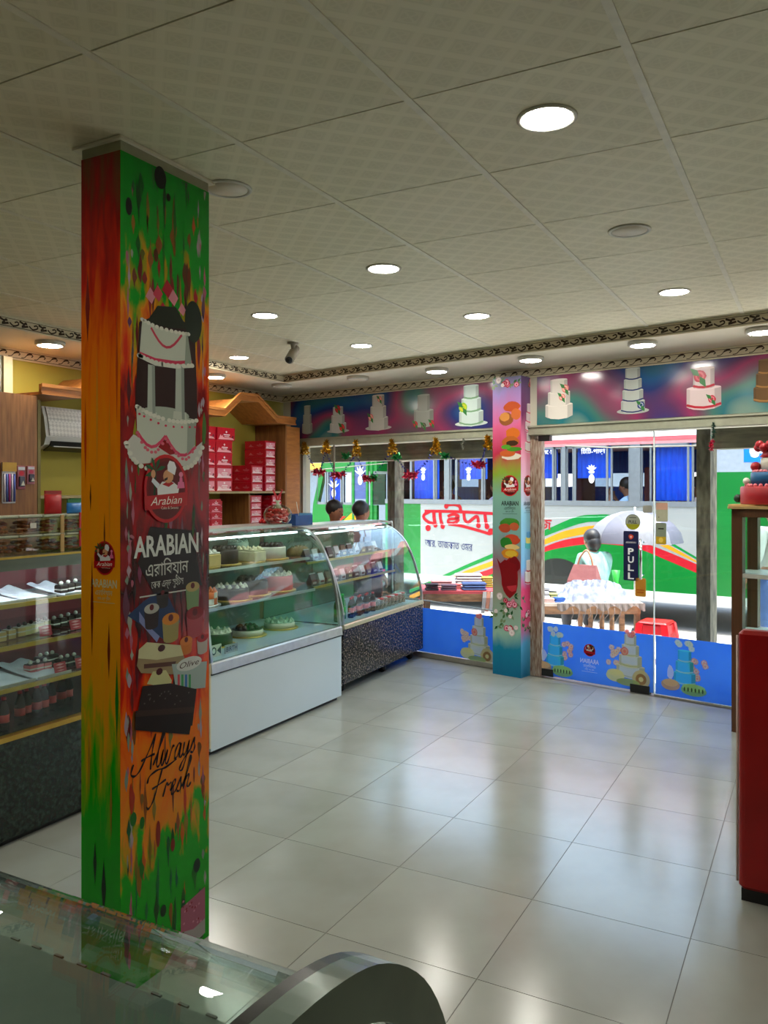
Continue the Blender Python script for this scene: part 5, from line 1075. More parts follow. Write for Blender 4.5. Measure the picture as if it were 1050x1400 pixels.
k.poly(pbs([(172, 606), (182, 594), (205, 604), (232, 622), (262, 616), (276, 604), (276, 622), (262, 640), (226, 632), (190, 634), (176, 626)]), (196, 196, 186))
k.poly(pbs([(186, 556), (268, 574), (266, 610), (254, 624), (238, 616), (226, 598), (212, 616), (194, 610), (187, 588)]), CW); k.ell(*pb(227, 566), 0.115, 0.024, CG, 24)
for a, b_ in (((187, 590), (226, 596)), ((226, 596), (266, 612))): k.line([pb(a[0] + (b_[0] - a[0]) * t_ / 6, a[1] + (b_[1] - a[1]) * t_ / 6 + 18 * math.sin(math.pi * t_ / 6)) for t_ in range(7)], 0.011, (206, 50, 90))
for x0, x1 in ((202, 211), (240, 251)): k.poly([pb(x0, 498), pb(x1, 500), pb(x1 + 1, 572), pb(x0 - 1, 568)], (176, 184, 172)); k.poly([pb(x0 - 3, 562), pb(x1 + 3, 564), pb(x1 + 4, 576), pb(x0 - 4, 572)], CW)
k.poly(pbs([(194, 436), (214, 448), (240, 454), (256, 456), (262, 500), (228, 500), (190, 486)]), CW); k.line(pbs([(190, 483), (212, 492), (240, 496), (262, 495)]), 0.012, (200, 50, 84)); k.line(pbs([(192, 488), (212, 498), (240, 502), (262, 501)]), 0.010, (206, 208, 196))
k.line([pb(206 + 42 * t_ / 8, 448 + 10 * t_ / 8 + 22 * math.sin(math.pi * t_ / 8)) for t_ in range(9)], 0.009, (196, 60, 84))
k.poly(pbs([(254, 456), (256, 457), (262, 499), (252, 500)]), (140, 150, 136)); k.poly(pbs([(256, 572), (268, 574), (266, 608), (255, 622)]), (146, 154, 140)); k.poly(pbs([(207, 500), (211, 500), (212, 572), (208, 570)]), (140, 150, 140)); k.poly(pbs([(247, 500), (251, 500), (252, 574), (248, 573)]), (140, 150, 140))
CB = (214, 214, 200)
dots([(187, 556), (205, 566), (228, 574), (250, 577), (268, 575)], 0.011, CB, 16); dots([(194, 437), (214, 447), (240, 454), (257, 457)], 0.010, CB, 13); dots([(190, 486), (210, 495), (236, 500), (262, 500)], 0.012, CB, 14)
dots([(187, 592), (198, 612), (212, 618), (226, 600)], 0.008, (206, 90, 110), 10); dots([(226, 600), (240, 620), (254, 628), (266, 612)], 0.008, (206, 90, 110), 10); dots([(172, 606), (182, 628), (200, 640), (226, 636)], 0.012, CB, 10); dots([(232, 636), (252, 640), (266, 632), (276, 612)], 0.012, CB, 10)
dots([(190, 566), (226, 582), (266, 584)], 0.006, (206, 50, 80), 9)
k.build('printed_cake', pil)
k = face_b(); k.l = 0.0052; c0 = pb(226, 668); emblem(k, c0[0], c0[1], 0.105, 0.118); k.build('emblem', pil)
k = face_b(); c0 = pb(229, 758); k.poly(pbs([(205, 720), (262, 725), (276, 800), (210, 812), (188, 770)]), (24, 10, 10)); wordmark(k, c0[0], c0[1], pb(272, 755)[0] - pb(184, 760)[0], (206, 210, 204), (196, 196, 186)); k.build('wordmark', pil)
k = face_b()      # tray of cups and pastries
k.poly(pbs([(174, 842), (196, 822), (224, 803), (246, 850), (226, 876)]), (20, 50, 92)); k.poly(pbs([(190, 836), (205, 858), (218, 870), (214, 878), (190, 850)]), (120, 130, 180))
def cup(px, py, w, h, side, top):
    x, z = pb(px, py); k.poly([(x - w, z), (x + w, z), (x + w * 0.85, z - h), (x - w * 0.85, z - h)], side); k.ell(x, z - h, w * 0.85, w * 0.3, side, 14); k.ell(x, z, w, w * 0.5, top, 18); k.ell(x, z + 0.004, w * 0.3, w * 0.3, (90, 14, 20), 10)
cup(222, 812, 0.03, 0.04, (30, 24, 20), (40, 34, 28)); cup(207, 832, 0.035, 0.06, (36, 24, 22), (170, 170, 160)); cup(263, 802, 0.036, 0.075, (110, 140, 90), (170, 150, 90)); cup(233, 846, 0.042, 0.07, (150, 140, 80), (206, 126, 20)); cup(266, 838, 0.046, 0.075, (160, 60, 70), (130, 16, 24))
cup(254, 876, 0.032, 0.04, (196, 110, 30), (206, 120, 40)); cup(276, 872, 0.03, 0.05, (180, 170, 160), (170, 30, 40))
k.poly(pbs([(186, 910), (190, 890), (205, 880), (244, 884), (252, 900), (236, 922), (192, 920)]), (150, 132, 96)); k.poly(pbs([(189, 888), (200, 878), (246, 882), (250, 896), (214, 902), (188, 900)]), (196, 194, 150)); k.poly(pbs([(196, 908), (240, 904), (238, 910), (196, 914)]), (84, 50, 40)); k.ell(*pb(220, 886), 0.018, 0.012, (60, 14, 18), 10)
k.poly(pbs([(234, 908), (282, 904), (280, 940), (240, 944)]), (160, 180, 176)); k.ell(*pb(258, 907), 0.066, 0.024, (206, 212, 206), 20)
for i, c_ in enumerate(((190, 60, 70), (60, 150, 90), (50, 110, 180), (60, 150, 90))): k.poly([pb(242 + i * 5, 922), pb(245 + i * 5, 922), pb(245 + i * 5, 942), pb(242 + i * 5, 942)], c_)
k.text('Olive', pb(258, 911)[0], pb(258, 911)[1], 0.03, (60, 30, 30), w=0.10, shear=0.3)
k.poly(pbs([(200, 935), (208, 918), (226, 916), (234, 930), (232, 940)]), (196, 196, 140)); k.ell(*pb(217, 918), 0.016, 0.012, (70, 14, 18), 10)
k.poly(pbs([(194, 938), (232, 934), (268, 942), (262, 992), (184, 990)]), (34, 22, 18)); k.poly(pbs([(184, 972), (264, 966), (258, 1004), (184, 998)]), (24, 16, 14)); k.poly(pbs([(184, 972), (264, 966), (263, 974), (184, 980)]), (56, 38, 30))
for i in range(16): k.ell(*pb(rnd.uniform(196, 260), rnd.uniform(944, 964)), 0.004, 0.003, (90, 84, 78), 6)
k.build('printed_pastries', pil)
AL = [[(-.1, .35), (-.14, .1), (.02, .0), (.2, .12), (.45, .6), (.62, 1.0)], [(.6, 1.0), (.58, .5), (.62, 0)], [(.18, .36), (.4, .4), (.7, .42)], [(.70, .1), (.85, .5), (.98, .95), (.92, 1.0), (.84, .5), (.84, .1), (.92, 0), (1.0, .1)], [(1.0, .1), (1.04, .45), (1.02, .1), (1.1, 0), (1.22, .4), (1.2, .08), (1.3, 0), (1.42, .42), (1.5, .4)],
      [(1.78, .38), (1.68, .45), (1.58, .25), (1.6, .03), (1.72, .12), (1.8, .42), (1.78, .08), (1.85, 0), (1.93, .12)], [(1.93, .42), (1.93, .12), (2.0, .03), (2.1, .2), (2.14, .42), (2.1, -.1), (2.0, -.4), (1.88, -.35), (1.98, -.12), (2.25, .12)], [(2.25, .12), (2.36, .45), (2.38, .3), (2.44, .15), (2.38, 0), (2.26, .05)]]
FR_ = [[(-.12, .7), (-.08, .9), (.2, 1.0), (.55, .98), (1.0, 1.1)], [(.42, .98), (.34, .5), (.24, .05), (.1, -.12), (.0, -.02)], [(.12, .46), (.35, .5), (.66, .58)], [(.65, .05), (.72, .45), (.8, .36), (.92, .42)], [(.92, .15), (1.1, .3), (1.08, .45), (.98, .35), (1.0, .05), (1.1, 0), (1.22, .12)], [(1.22, .12), (1.33, .45), (1.35, .3), (1.41, .15), (1.35, 0), (1.23, .05)], [(1.45, .1), (1.62, .6), (1.68, .95), (1.62, 1.0), (1.56, .5), (1.52, 0)], [(1.54, .25), (1.65, .43), (1.7, .35), (1.68, .08), (1.76, 0), (1.85, .12)]]
def script(strokes, x, z, sc_, sx):
    k = face_b()
    for st in strokes: k.line([(x + (a + 0.22 * b_) * sx, z + b_ * sc_) for a, b_ in spline(st, 5)], [0.004 + 0.0045 * (0.5 + 0.5 * math.sin(q_ * 0.9)) for q_ in range(len(spline(st, 5)))], (24, 10, 6)); k.l = 0.0013
    return k
a0 = pb(180, 1068); a1 = pb(268, 1042); s_ = script(AL, a0[0] + 0.01, a0[1] + 0.012, 0.115, (a1[0] - a0[0]) / 2.62); s_.build('script_lettering', pil)
a0 = pb(197, 1110); a1 = pb(262, 1084); s_ = script(FR_, a0[0] + 0.01, a0[1] + 0.016, 0.105, (a1[0] - a0[0]) / 2.0); s_.build('script_lettering', pil)
k = face_b(); k.poly(pbs([(218, 1335), (280, 1222), (280, 1275)]), (166, 160, 158)); k.poly(pbs([(247, 1242), (280, 1212), (280, 1255), (264, 1270), (247, 1275)]), (170, 96, 120))
for i in range(22): k.ell(*pb(rnd.uniform(249, 279), rnd.uniform(1232, 1264)), 0.005, 0.004, rnd.choice([(206, 140, 160), (140, 24, 50)]), 6)
k.build('printed_slice', pil)
# narrow end face: u = world X
def face_a(): return Ink(lambda u, v, l: (u - pcx, -hy - l, v), 0.0006)
def pa(px, py): q = on_y(px, py, PY0); return (min(max(q[0], PX0 + 0.002), PX1 - 0.002), q[2])
k = face_a(); c0 = pa(143, 763); emblem(k, c0[0], c0[1], 0.048, 0.056, True); k.build('emblem', pil)
k = face_a(); c0 = pa(142, 803); wordmark(k, c0[0], c0[1], 0.118, (206, 200, 150), (200, 190, 140)); k.build('wordmark', pil)
k = face_a()
for x, y, w, h, c_ in ((126, 830, 2.5, 70, (110, 20, 8)), (149, 890, 2.5, 40, (110, 30, 8)), (124, 680, 1.5, 20, (90, 40, 8)), (143, 730, 1.5, 30, (120, 60, 10)), (120, 420, 4, 50, (130, 20, 8)), (130, 1180, 3, 30, (6, 50, 10)), (142, 1215, 4, 40, (6, 44, 10)), (160, 960, 3, 60, (20, 120, 20)), (152, 1100, 2, 50, (150, 120, 14)), (122, 1040, 2, 50, (170, 130, 14)), (117, 600, 2, 60, (190, 60, 10)), (133, 560, 2, 90, (216, 140, 30)), (150, 640, 2.5, 110, (222, 140, 20)), (160, 500, 2, 80, (190, 70, 12))):
    x0, z = pa(x, y); k.poly([(x0, z + h * 0.00235), (x0 + w * 0.0026, z), (x0, z - h * 0.00235), (x0 - w * 0.0026, z)], c_)
k.build('paint_drips', pil)

# ---- slim pillar
def fp(px, py, n=P2[2]): return FRONT.px(px, py, n)
def face_c(): return Ink(lambda u, v, l: (u, P2[2] - l, v), 0.0006)
def flowers(k, x0, x1, z0, z1, n, big=0.028):
    for i in range(n):
        x, z = rnd.uniform(x0, x1), rnd.uniform(z0, z1)
        for a in range(3): leaf(k, x, z, big * 1.6, rnd.uniform(0, 6.28), rnd.choice([(30, 84, 40), (60, 110, 60), (120, 140, 100)]))
    for i in range(n):
        x, z = rnd.uniform(x0 + big, x1 - big), rnd.uniform(z0, z1); rose(k, x, z, big * rnd.uniform(0.6, 1.1), *rnd.choice([((176, 20, 44), (220, 120, 140)), ((220, 200, 200), (240, 230, 226)), ((206, 70, 110), (240, 190, 200))]))
f0, f1 = P2[0] + 0.005, P2[1] - 0.005
k = face_c(); flowers(k, f0, f1, 2.56, 2.625, 6); k.build('printed_flowers', pil2)
def food(k, P, spots):
    for px, py, rx_, ry_, col in spots: x, z = P(px, py); k.poly(blob(min(max(x, f0 + rx_ * 0.9), f1 - rx_ * 0.9), z, rx_, ry_, 16, 0.08, rnd), col)
k = face_c(); food(k, fp, [(700, 556, 0.085, 0.045, (176, 70, 20)), (692, 573, 0.075, 0.06, (140, 80, 34)), (706, 566, 0.05, 0.05, (190, 96, 40)), (690, 570, 0.05, 0.04, (196, 130, 60)), (701, 592, 0.07, 0.05, (196, 100, 26)), (698, 604, 0.085, 0.05, (170, 90, 30)), (700, 606, 0.06, 0.025, (60, 34, 16)), (699, 624, 0.10, 0.03, (214, 206, 190)), (694, 620, 0.08, 0.03, (190, 90, 40)), (703, 614, 0.075, 0.02, (60, 130, 30)), (692, 611, 0.05, 0.02, (80, 150, 40))]); k.build('printed_food', pil2)
k = face_c(); c0 = fp(697, 664); emblem(k, c0[0], c0[1], 0.088, 0.092); k.build('emblem', pil2)
k = face_c(); c0 = fp(697, 691); wordmark(k, c0[0], c0[1], 0.175, (14, 20, 22), (30, 40, 44)); k.build('wordmark', pil2)
k = face_c(); food(k, fp, [(697, 716, 0.10, 0.05, (60, 130, 40)), (690, 722, 0.06, 0.04, (176, 70, 40)), (703, 720, 0.05, 0.035, (190, 90, 50)), (700, 738, 0.08, 0.05, (196, 70, 40)), (692, 742, 0.06, 0.05, (40, 120, 40)), (700, 748, 0.075, 0.025, (220, 190, 120)), (697, 757, 0.085, 0.045, (206, 130, 30)), (699, 757, 0.06, 0.03, (214, 176, 50)), (697, 790, 0.085, 0.17, (140, 20, 26)), (703, 772, 0.06, 0.07, (120, 14, 22)), (700, 800, 0.05, 0.06, (190, 50, 60))])
k.poly([fp(*p) for p in ((679, 762), (684, 770), (690, 765), (706, 772), (706, 800), (688, 802), (684, 780))], (130, 16, 24)); k.build('printed_food', pil2)
k = face_c(); flowers(k, f0, f1, 0.38, 0.72, 14, 0.03); k.build('printed_flowers', pil2)
def fr(px, py):        # side face towards the door: u along its depth
    d = ray(px, py); a, b_ = FRONT.c, FRONT.s; ox, oy = FRONT.w(P2[1], 0)[:2]
    t_ = (ox * a + oy * b_) / (d[0] * a + d[1] * b_); X, Y = d[0] * t_ - FRONT.o[0], d[1] * t_ - FRONT.o[1]
    return (min(max(-X * FRONT.s + Y * FRONT.c, P2[2] + 0.01), 0.05), EYE + d[2] * t_)
def face_d(): return Ink(lambda u, v, l: (P2[1] + l, u, v), 0.0006)
k = face_d(); c0 = fr(724, 664); emblem(k, -0.04, c0[1], 0.07, 0.092); k.build('emblem', pil2)
k = face_d(); wordmark(k, -0.04, fp(697, 691)[1], 0.15, (20, 40, 60), (40, 60, 80)); k.build('wordmark', pil2)
k = face_d(); z = 2.26; tiers(k, -0.02, 1.98, 0.14, 0.16, 2, (206, 200, 196), (180, 60, 80)); tiers(k, -0.01, 2.16, 0.15, 0.24, 3, (206, 190, 196), (200, 60, 90)); tiers(k, -0.03, 1.13, 0.12, 0.14, 3, [(90, 190, 200), (240, 220, 120), (90, 160, 210)]); tiers(k, -0.03, 0.82, 0.13, 0.2, 2, (226, 220, 214), (180, 40, 60)); k.build('printed_cakes', pil2)
k = face_d(); flowers(k, -0.14, 0.05, 2.56, 2.62, 3, 0.024); flowers(k, -0.14, 0.04, 0.40, 0.68, 7, 0.028); k.build('printed_flowers', pil2)

# ---- cake posters on the header
def blur_poster(name, seed, cols):
    m = bpy.data.materials.new(name); m.use_nodes = True; t = m.node_tree; bs = t.nodes['Principled BSDF']; bs.inputs['Roughness'].default_value = 0.16
    tc = nn(t, 'ShaderNodeTexCoord'); mp = nn(t, 'ShaderNodeMapping'); mp.inputs['Location'].default_value = (seed, seed, seed); mp.inputs['Scale'].default_value = (1.0, 1.0, 1.5); t.links.new(tc.outputs['Object'], mp.inputs[0])
    no = nn(t, 'ShaderNodeTexNoise'); no.inputs['Scale'].default_value = 1.3; no.inputs['Detail'].default_value = 0.6; t.links.new(mp.outputs[0], no.inputs['Vector'])
    cr = nn(t, 'ShaderNodeValToRGB'); e = cr.color_ramp.elements
    while len(e) > 1: e.remove(e[0])
    e[0].position = 0.28; e[0].color = (*lin(cols[0]), 1)
    for i, c_ in enumerate(cols[1:]): q = e.new(0.28 + 0.44 * (i + 1) / (len(cols) - 1)); q.color = (*lin(c_), 1)
    t.links.new(no.outputs[0], cr.inputs[0]); t.links.new(cr.outputs[0], bs.inputs['Base Color']); MATS[name] = m; return m
PCOL = [(40, 96, 110), (24, 80, 130), (30, 50, 110), (90, 50, 90), (140, 50, 90), (110, 70, 90), (60, 110, 100), (24, 100, 110), (110, 136, 124)]
def fpz(px, py): return FRONT.px(px, py, -0.014)
def poster(label, s0, s1, seed, cakes):
    t = front_root('cake_poster', label, 'poster'); t['group'] = 'cake posters over the shop front'
    MB().box(s0, -0.012, 2.212, s1, 0.0, 2.634).build('poster_board', blur_poster('blurred_colours_%d' % int(seed), seed, PCOL), t)
    for (px, py, w, h, n, col, trim, plate, extra) in cakes:
        k = Ink(lambda u, v, l: (u, -0.012 - l, v), 0.0008); x, z = fpz(px, py); tiers(k, x, z, w, h, n, col, trim, plate)
        for (dx, dz, r_, c1, c2) in extra: rose(k, x + dx, z + dz, r_, c1, c2); leaf(k, x + dx, z + dz, r_ * 2, 2.4); leaf(k, x + dx, z + dz, r_ * 2, 5.2)
        k.build('printed_cake', t)
    return t
RD, YL, PKc = ((170, 24, 30), (206, 60, 60)), ((150, 190, 30), (210, 200, 60)), ((206, 110, 110), (236, 180, 160))
poster('long glossy poster of wedding cakes above the garland window', -3.14, -0.372, 2.0, [
    (420, 592, 0.16, 0.3, 3, (170, 172, 160), None, None, []), (462, 590, 0.24, 0.26, 3, (176, 180, 176), None, (160, 164, 160), [(0.06, 0.04, 0.04, *RD), (0.0, 0.24, 0.04, *RD)]),
    (517, 586, 0.26, 0.34, 3, (186, 184, 176), None, (180, 176, 170), [(-0.10, 0.12, 0.035, *PKc), (0.02, 0.3, 0.03, *PKc)]), (579, 582, 0.24, 0.3, 2, (150, 152, 144), None, None, [(-0.10, 0.02, 0.03, *RD), (0.0, 0.0, 0.03, (60, 70, 50), (120, 120, 90)), (0.10, 0.02, 0.03, *RD)]),
    (644, 580, 0.27, 0.36, 3, (190, 206, 200), (110, 150, 110), (196, 206, 200), [(-0.09, 0.16, 0.045, *YL)])])
poster('long glossy poster of wedding cakes above the glass door', 0.0, 2.55, 7.0, [
    (764, 570, 0.26, 0.32, 3, (206, 200, 190), None, None, [(0.06, 0.24, 0.035, *PKc), (0.03, 0.17, 0.03, *PKc)]), (865, 563, 0.20, 0.35, 4, (180, 186, 180), (24, 40, 96), (170, 172, 166), [(0.07, 0.05, 0.03, (30, 50, 110), (170, 180, 200))]),
    (962, 557, 0.26, 0.30, 2, (206, 186, 186), (176, 30, 50), None, [(-0.03, 0.24, 0.05, (176, 24, 50), (206, 90, 100)), (0.06, 0.06, 0.03, (176, 24, 50), (206, 120, 130))]), (1048, 548, 0.18, 0.3, 3, (96, 70, 40), (150, 110, 60), None, [])])

# ---- printed window film
def ffz(px, py): return FRONT.px(px, py, 0.024)
m_fink = backlit(printmat('film_ink'))
def brighter(c_): return tuple(min(250, int(v * 1.12 + 16)) for v in c_)
def film_ink():
    k = Ink(lambda u, v, l: (u, 0.0248 - l, v), 0.0008); k.gain = 1.5; return k
def teal_cake(root, px, py):
    k = film_ink(); x, z = ffz(px, py); T_ = (70, 190, 206)
    for i in range(10): rose(k, x + 0.10 + rnd.uniform(-0.05, 0.06), z + 0.16 + rnd.uniform(-0.06, 0.10), 0.024, (206, 160, 150), (226, 226, 206))
    tiers(k, x, z + 0.05, 0.17, 0.26, 3, T_, (150, 220, 226), None, 0.62)
    for i in range(7): rose(k, x + rnd.uniform(-0.06, 0.06), z + 0.34 + rnd.uniform(-0.02, 0.03), 0.024, (180, 206, 190), (220, 226, 206))
    k.ell(x - 0.11, z + 0.03, 0.075, 0.045, (190, 160, 120)); k.ell(x - 0.11, z + 0.045, 0.06, 0.03, (206, 180, 140)); k.ell(x + 0.07, z + 0.01, 0.10, 0.045, (130, 176, 110)); k.ell(x + 0.07, z + 0.03, 0.09, 0.03, (150, 196, 130))
    for i in range(6): k.ell(x + 0.0 + i * 0.028, z + 0.012, 0.006, 0.018, (60, 90, 60), 8)
    k.poly(blob(x - 0.11, z + 0.13, 0.03, 0.05, 10, 0.2, rnd), (196, 214, 206)); k.build('printed_cake', root, m_fink)
def cream_cake(root, px, py):
    k = film_ink(); x, z = ffz(px, py)
    for i in range(10): rose(k, x - 0.15 + rnd.uniform(-0.05, 0.05), z + 0.2 + rnd.uniform(-0.06, 0.08), 0.024, (206, 180, 160), (226, 226, 206))
    tiers(k, x, z + 0.06, 0.24, 0.34, 4, (200, 206, 170), (180, 186, 150), None, 0.42)
    for i in range(5): rose(k, x + rnd.uniform(-0.03, 0.03), z + 0.41 + rnd.uniform(-0.015, 0.015), 0.02, (206, 120, 120), (220, 170, 160))
    rose(k, x - 0.05, z + 0.26, 0.035, (206, 130, 120), (220, 170, 150)); k.ell(x - 0.13, z + 0.05, 0.08, 0.05, (206, 206, 140)); k.ell(x - 0.13, z + 0.075, 0.07, 0.03, (220, 216, 150)); k.ell(x + 0.09, z + 0.05, 0.075, 0.075, (190, 180, 130)); k.ell(x + 0.09, z + 0.05, 0.045, 0.045, (150, 120, 80)); k.ell(x + 0.09, z + 0.05, 0.02, 0.02, (214, 206, 160))
    k.ell(x - 0.02, z + 0.01, 0.1, 0.03, (150, 170, 110)); k.build('printed_cake', root, m_fink)
cream_cake(w1, 655, 903); teal_cake(d1, 759, 918); cream_cake(d1, 862, 935); teal_cake(w2, 936, 944)
k = film_ink(); c0 = ffz(806, 889); emblem(k, c0[0], c0[1], 0.052, 0.052, False, True); k.build('emblem', d1, m_fink)
k = film_ink(); c0 = ffz(806, 907); wordmark(k, c0[0], c0[1], 0.17, (214, 220, 226), (196, 206, 220), True); k.build('wordmark', d1, m_fink)
# ---- stickers on the glass door and fixed pane
def stick(root, name, x0, y0, x1, y1, col, draw=None, r=0.01, n=0.0265):
    a, b_ = FRONT.px(x0, y1, n), FRONT.px(x1, y0, n)
    o = MB().plate(a[0], a[1], b_[0], b_[1], min(r, (b_[0] - a[0]) * 0.499, (b_[1] - a[1]) * 0.499), -0.0015, 0.0015).tf(lambda x, y, z: (x, n + z, y)).build(name, mat('vinyl_' + name + str(col[0]), col, 0.4), root)
    if draw: k = Ink(lambda u, v, l: (u, n - 0.0016 - l, v), 0.0006); draw(k, a, b_); k.build('sticker_print', o)
def d_pull(k, a, b_):
    cx = (a[0] + b_[0]) / 2; h = b_[1] - a[1]; k.poly(blob(cx, a[1] + h * 0.885, 0.020, 0.022, 12, 0.25, rnd), (206, 70, 50)); k.ell(cx, a[1] + h * 0.885, 0.009, 0.008, (240, 200, 190)); k.text('ARABIAN', cx, a[1] + h * 0.755, 0.02, (226, 226, 230), w=0.085)
    for i, ch in enumerate('PULL'): k.text(ch, cx, a[1] + h * (0.53 - 0.165 * i), 0.072, (236, 238, 240), w=0.05, bold=0.03)
stick(d1, 'pull_sign', 852.5, 726.5, 873, 793, (20, 24, 70), d_pull)
def d_round(k, a, b_):
    cx, cy = (a[0] + b_[0]) / 2, (a[1] + b_[1]) / 2; k.ell(cx, cy - 0.001, 0.062, 0.062, (150, 150, 30), 18, 195, 345); k.text('PULL', cx, cy - 0.012, 0.036, (24, 24, 20), w=0.07, bold=0.02); k.rect(cx - 0.03, cy + 0.032, cx + 0.03, cy + 0.038, (70, 74, 60))
stick(d1, 'round_sticker', 855, 703, 875.5, 724, (150, 156, 140), d_round, 1.0)
def d_or(k, a, b_): cx = (a[0] + b_[0]) / 2; k.rect(a[0] + 0.012, a[1] + 0.05, b_[0] - 0.012, a[1] + 0.056, (180, 60, 20)); k.rect(a[0] + 0.016, a[1] + 0.03, b_[0] - 0.016, a[1] + 0.036, (180, 60, 20))
stick(d1, 'orange_sticker', 868.5, 791, 883, 815, (206, 140, 40), d_or, 0.012); stick(d1, 'grey_sticker', 879, 691, 892, 701, (150, 150, 140), None, 0.015)
def d_w2(k, a, b_): k.rect(a[0], a[1] + (b_[1] - a[1]) * 0.62, b_[0], b_[1] - 0.004, (190, 150, 130)); k.rect(a[0] + 0.02, a[1] + 0.03, a[0] + 0.026, a[1] + 0.04, (90, 80, 60))
stick(w2, 'beige_sticker', 897, 687, 913, 713, (176, 176, 150), d_w2, 0.01)
def d_w3(k, a, b_): k.rect(a[0] + 0.003, a[1] + 0.004, b_[0] - 0.003, a[1] + (b_[1] - a[1]) * 0.36, (196, 160, 40)); k.rect(a[0] + 0.02, a[1] + 0.12, b_[0] - 0.02, a[1] + 0.13, (40, 40, 30)); k.ell((a[0] + b_[0]) / 2, a[1] + 0.035, 0.018, 0.02, (230, 200, 90))
stick(w2, 'yellow_sticker', 896.5, 715, 911, 744, (130, 140, 120), d_w3, 0.012)

# ---- tinsel garlands under the header of the left window
m_tg = mat('tinsel_gold', (206, 160, 40), 0.25, 0.8); m_tr = mat('tinsel_red', (200, 50, 80), 0.25, 0.5); m_tb = mat('tinsel_blue', (30, 40, 140), 0.25, 0.6); m_tgr = mat('tinsel_green', (40, 140, 70), 0.25, 0.5)
def tinsel(name, parent, pts, r, n, m, rn):
    b = MB(); pts = spline(pts, 6)
    for i in range(n):
        p = Vector(pts[int(i / n * (len(pts) - 1))]); d = Vector((rn.uniform(-1, 1), rn.uniform(-1, 1), rn.uniform(-1, 1))).normalized() * r * rn.uniform(0.5, 1); q = Vector((rn.uniform(-1, 1), rn.uniform(-1, 1), rn.uniform(-1, 1))).normalized() * r * 0.22
        b.add([tuple(p - q), tuple(p + q), tuple(p + d + q * 0.5), tuple(p + d - q * 0.5)], [(0, 1, 2, 3)])
    o = b.build(name, m, parent, fix=False); o['kind'] = 'stuff'; return o
gl = front_root('tinsel_garland', 'gold, red and blue tinsel garland looped across the left window', 'garland')
rn = random.Random(5)
def gp(px, py, n=-0.045): a = FRONT.px(px, py, n); return (a[0], n, a[1])
for pts in ([(417, 606), (418, 614), (421, 621)], [(487, 604), (484, 612), (480, 622)], [(443, 604), (448, 612), (452, 620)]): pass
for x, y, h in ((417, 607, 14), (446, 604, 16), (487, 604, 20), (536, 603, 18), (596, 601, 20), (667, 598, 16)):
    for s_ in (-1, 0, 1): tinsel('gold_tassel', gl, [gp(x, y), gp(x + s_ * 5, y + h)], 0.04, 90, m_tg, rn)
for (x0, y0, x1, y1, xm, ym, m) in ((420, 620, 445, 618, 436, 646, m_tb), (446, 618, 486, 622, 462, 650, m_tb), (488, 622, 534, 618, 504, 655, m_tb), (540, 620, 594, 618, 562, 650, m_tb), (600, 618, 664, 612, 654, 636, m_tb)):
    tinsel('swag', gl, [gp(x0, y0), gp((x0 + xm) / 2, (y0 + ym) / 2 + 3), gp(xm, ym), gp((x1 + xm) / 2, (y1 + ym) / 2 + 3), gp(x1, y1)], 0.022, 220, m, rn)
    tinsel('red_burst', gl, [gp(xm - 6, ym - 1), gp(xm, ym), gp(xm + 6, ym - 1)], 0.06, 110, m_tr, rn)
for x, y in ((473, 622), (543, 624), (608, 622), (511, 652)): tinsel('green_burst', gl, [gp(x - 3, y), gp(x, y + 2), gp(x + 4, y)], 0.05, 80, m_tgr, rn)
tl = front_root('tinsel_tassel', 'short green and pink tinsel tassel hanging over the outdoor concrete post', 'garland')
tinsel('green_strand', tl, [gp(975, 578), gp(976, 590), gp(974, 600)], 0.022, 90, mat('tinsel_dark', (20, 70, 56), 0.3, 0.5), rn); tinsel('pink_strand', tl, [gp(974, 602), gp(972, 608), gp(973, 616)], 0.026, 90, m_tr, rn)
tl2 = front_root('tinsel_tassel', 'grey silver tinsel tassel hanging over the left window', 'garland'); tinsel('silver_strand', tl2, [gp(634, 600), gp(632, 608), gp(634, 614)], 0.022, 80, mat('tinsel_silver', (120, 124, 110), 0.3, 0.7), rn)

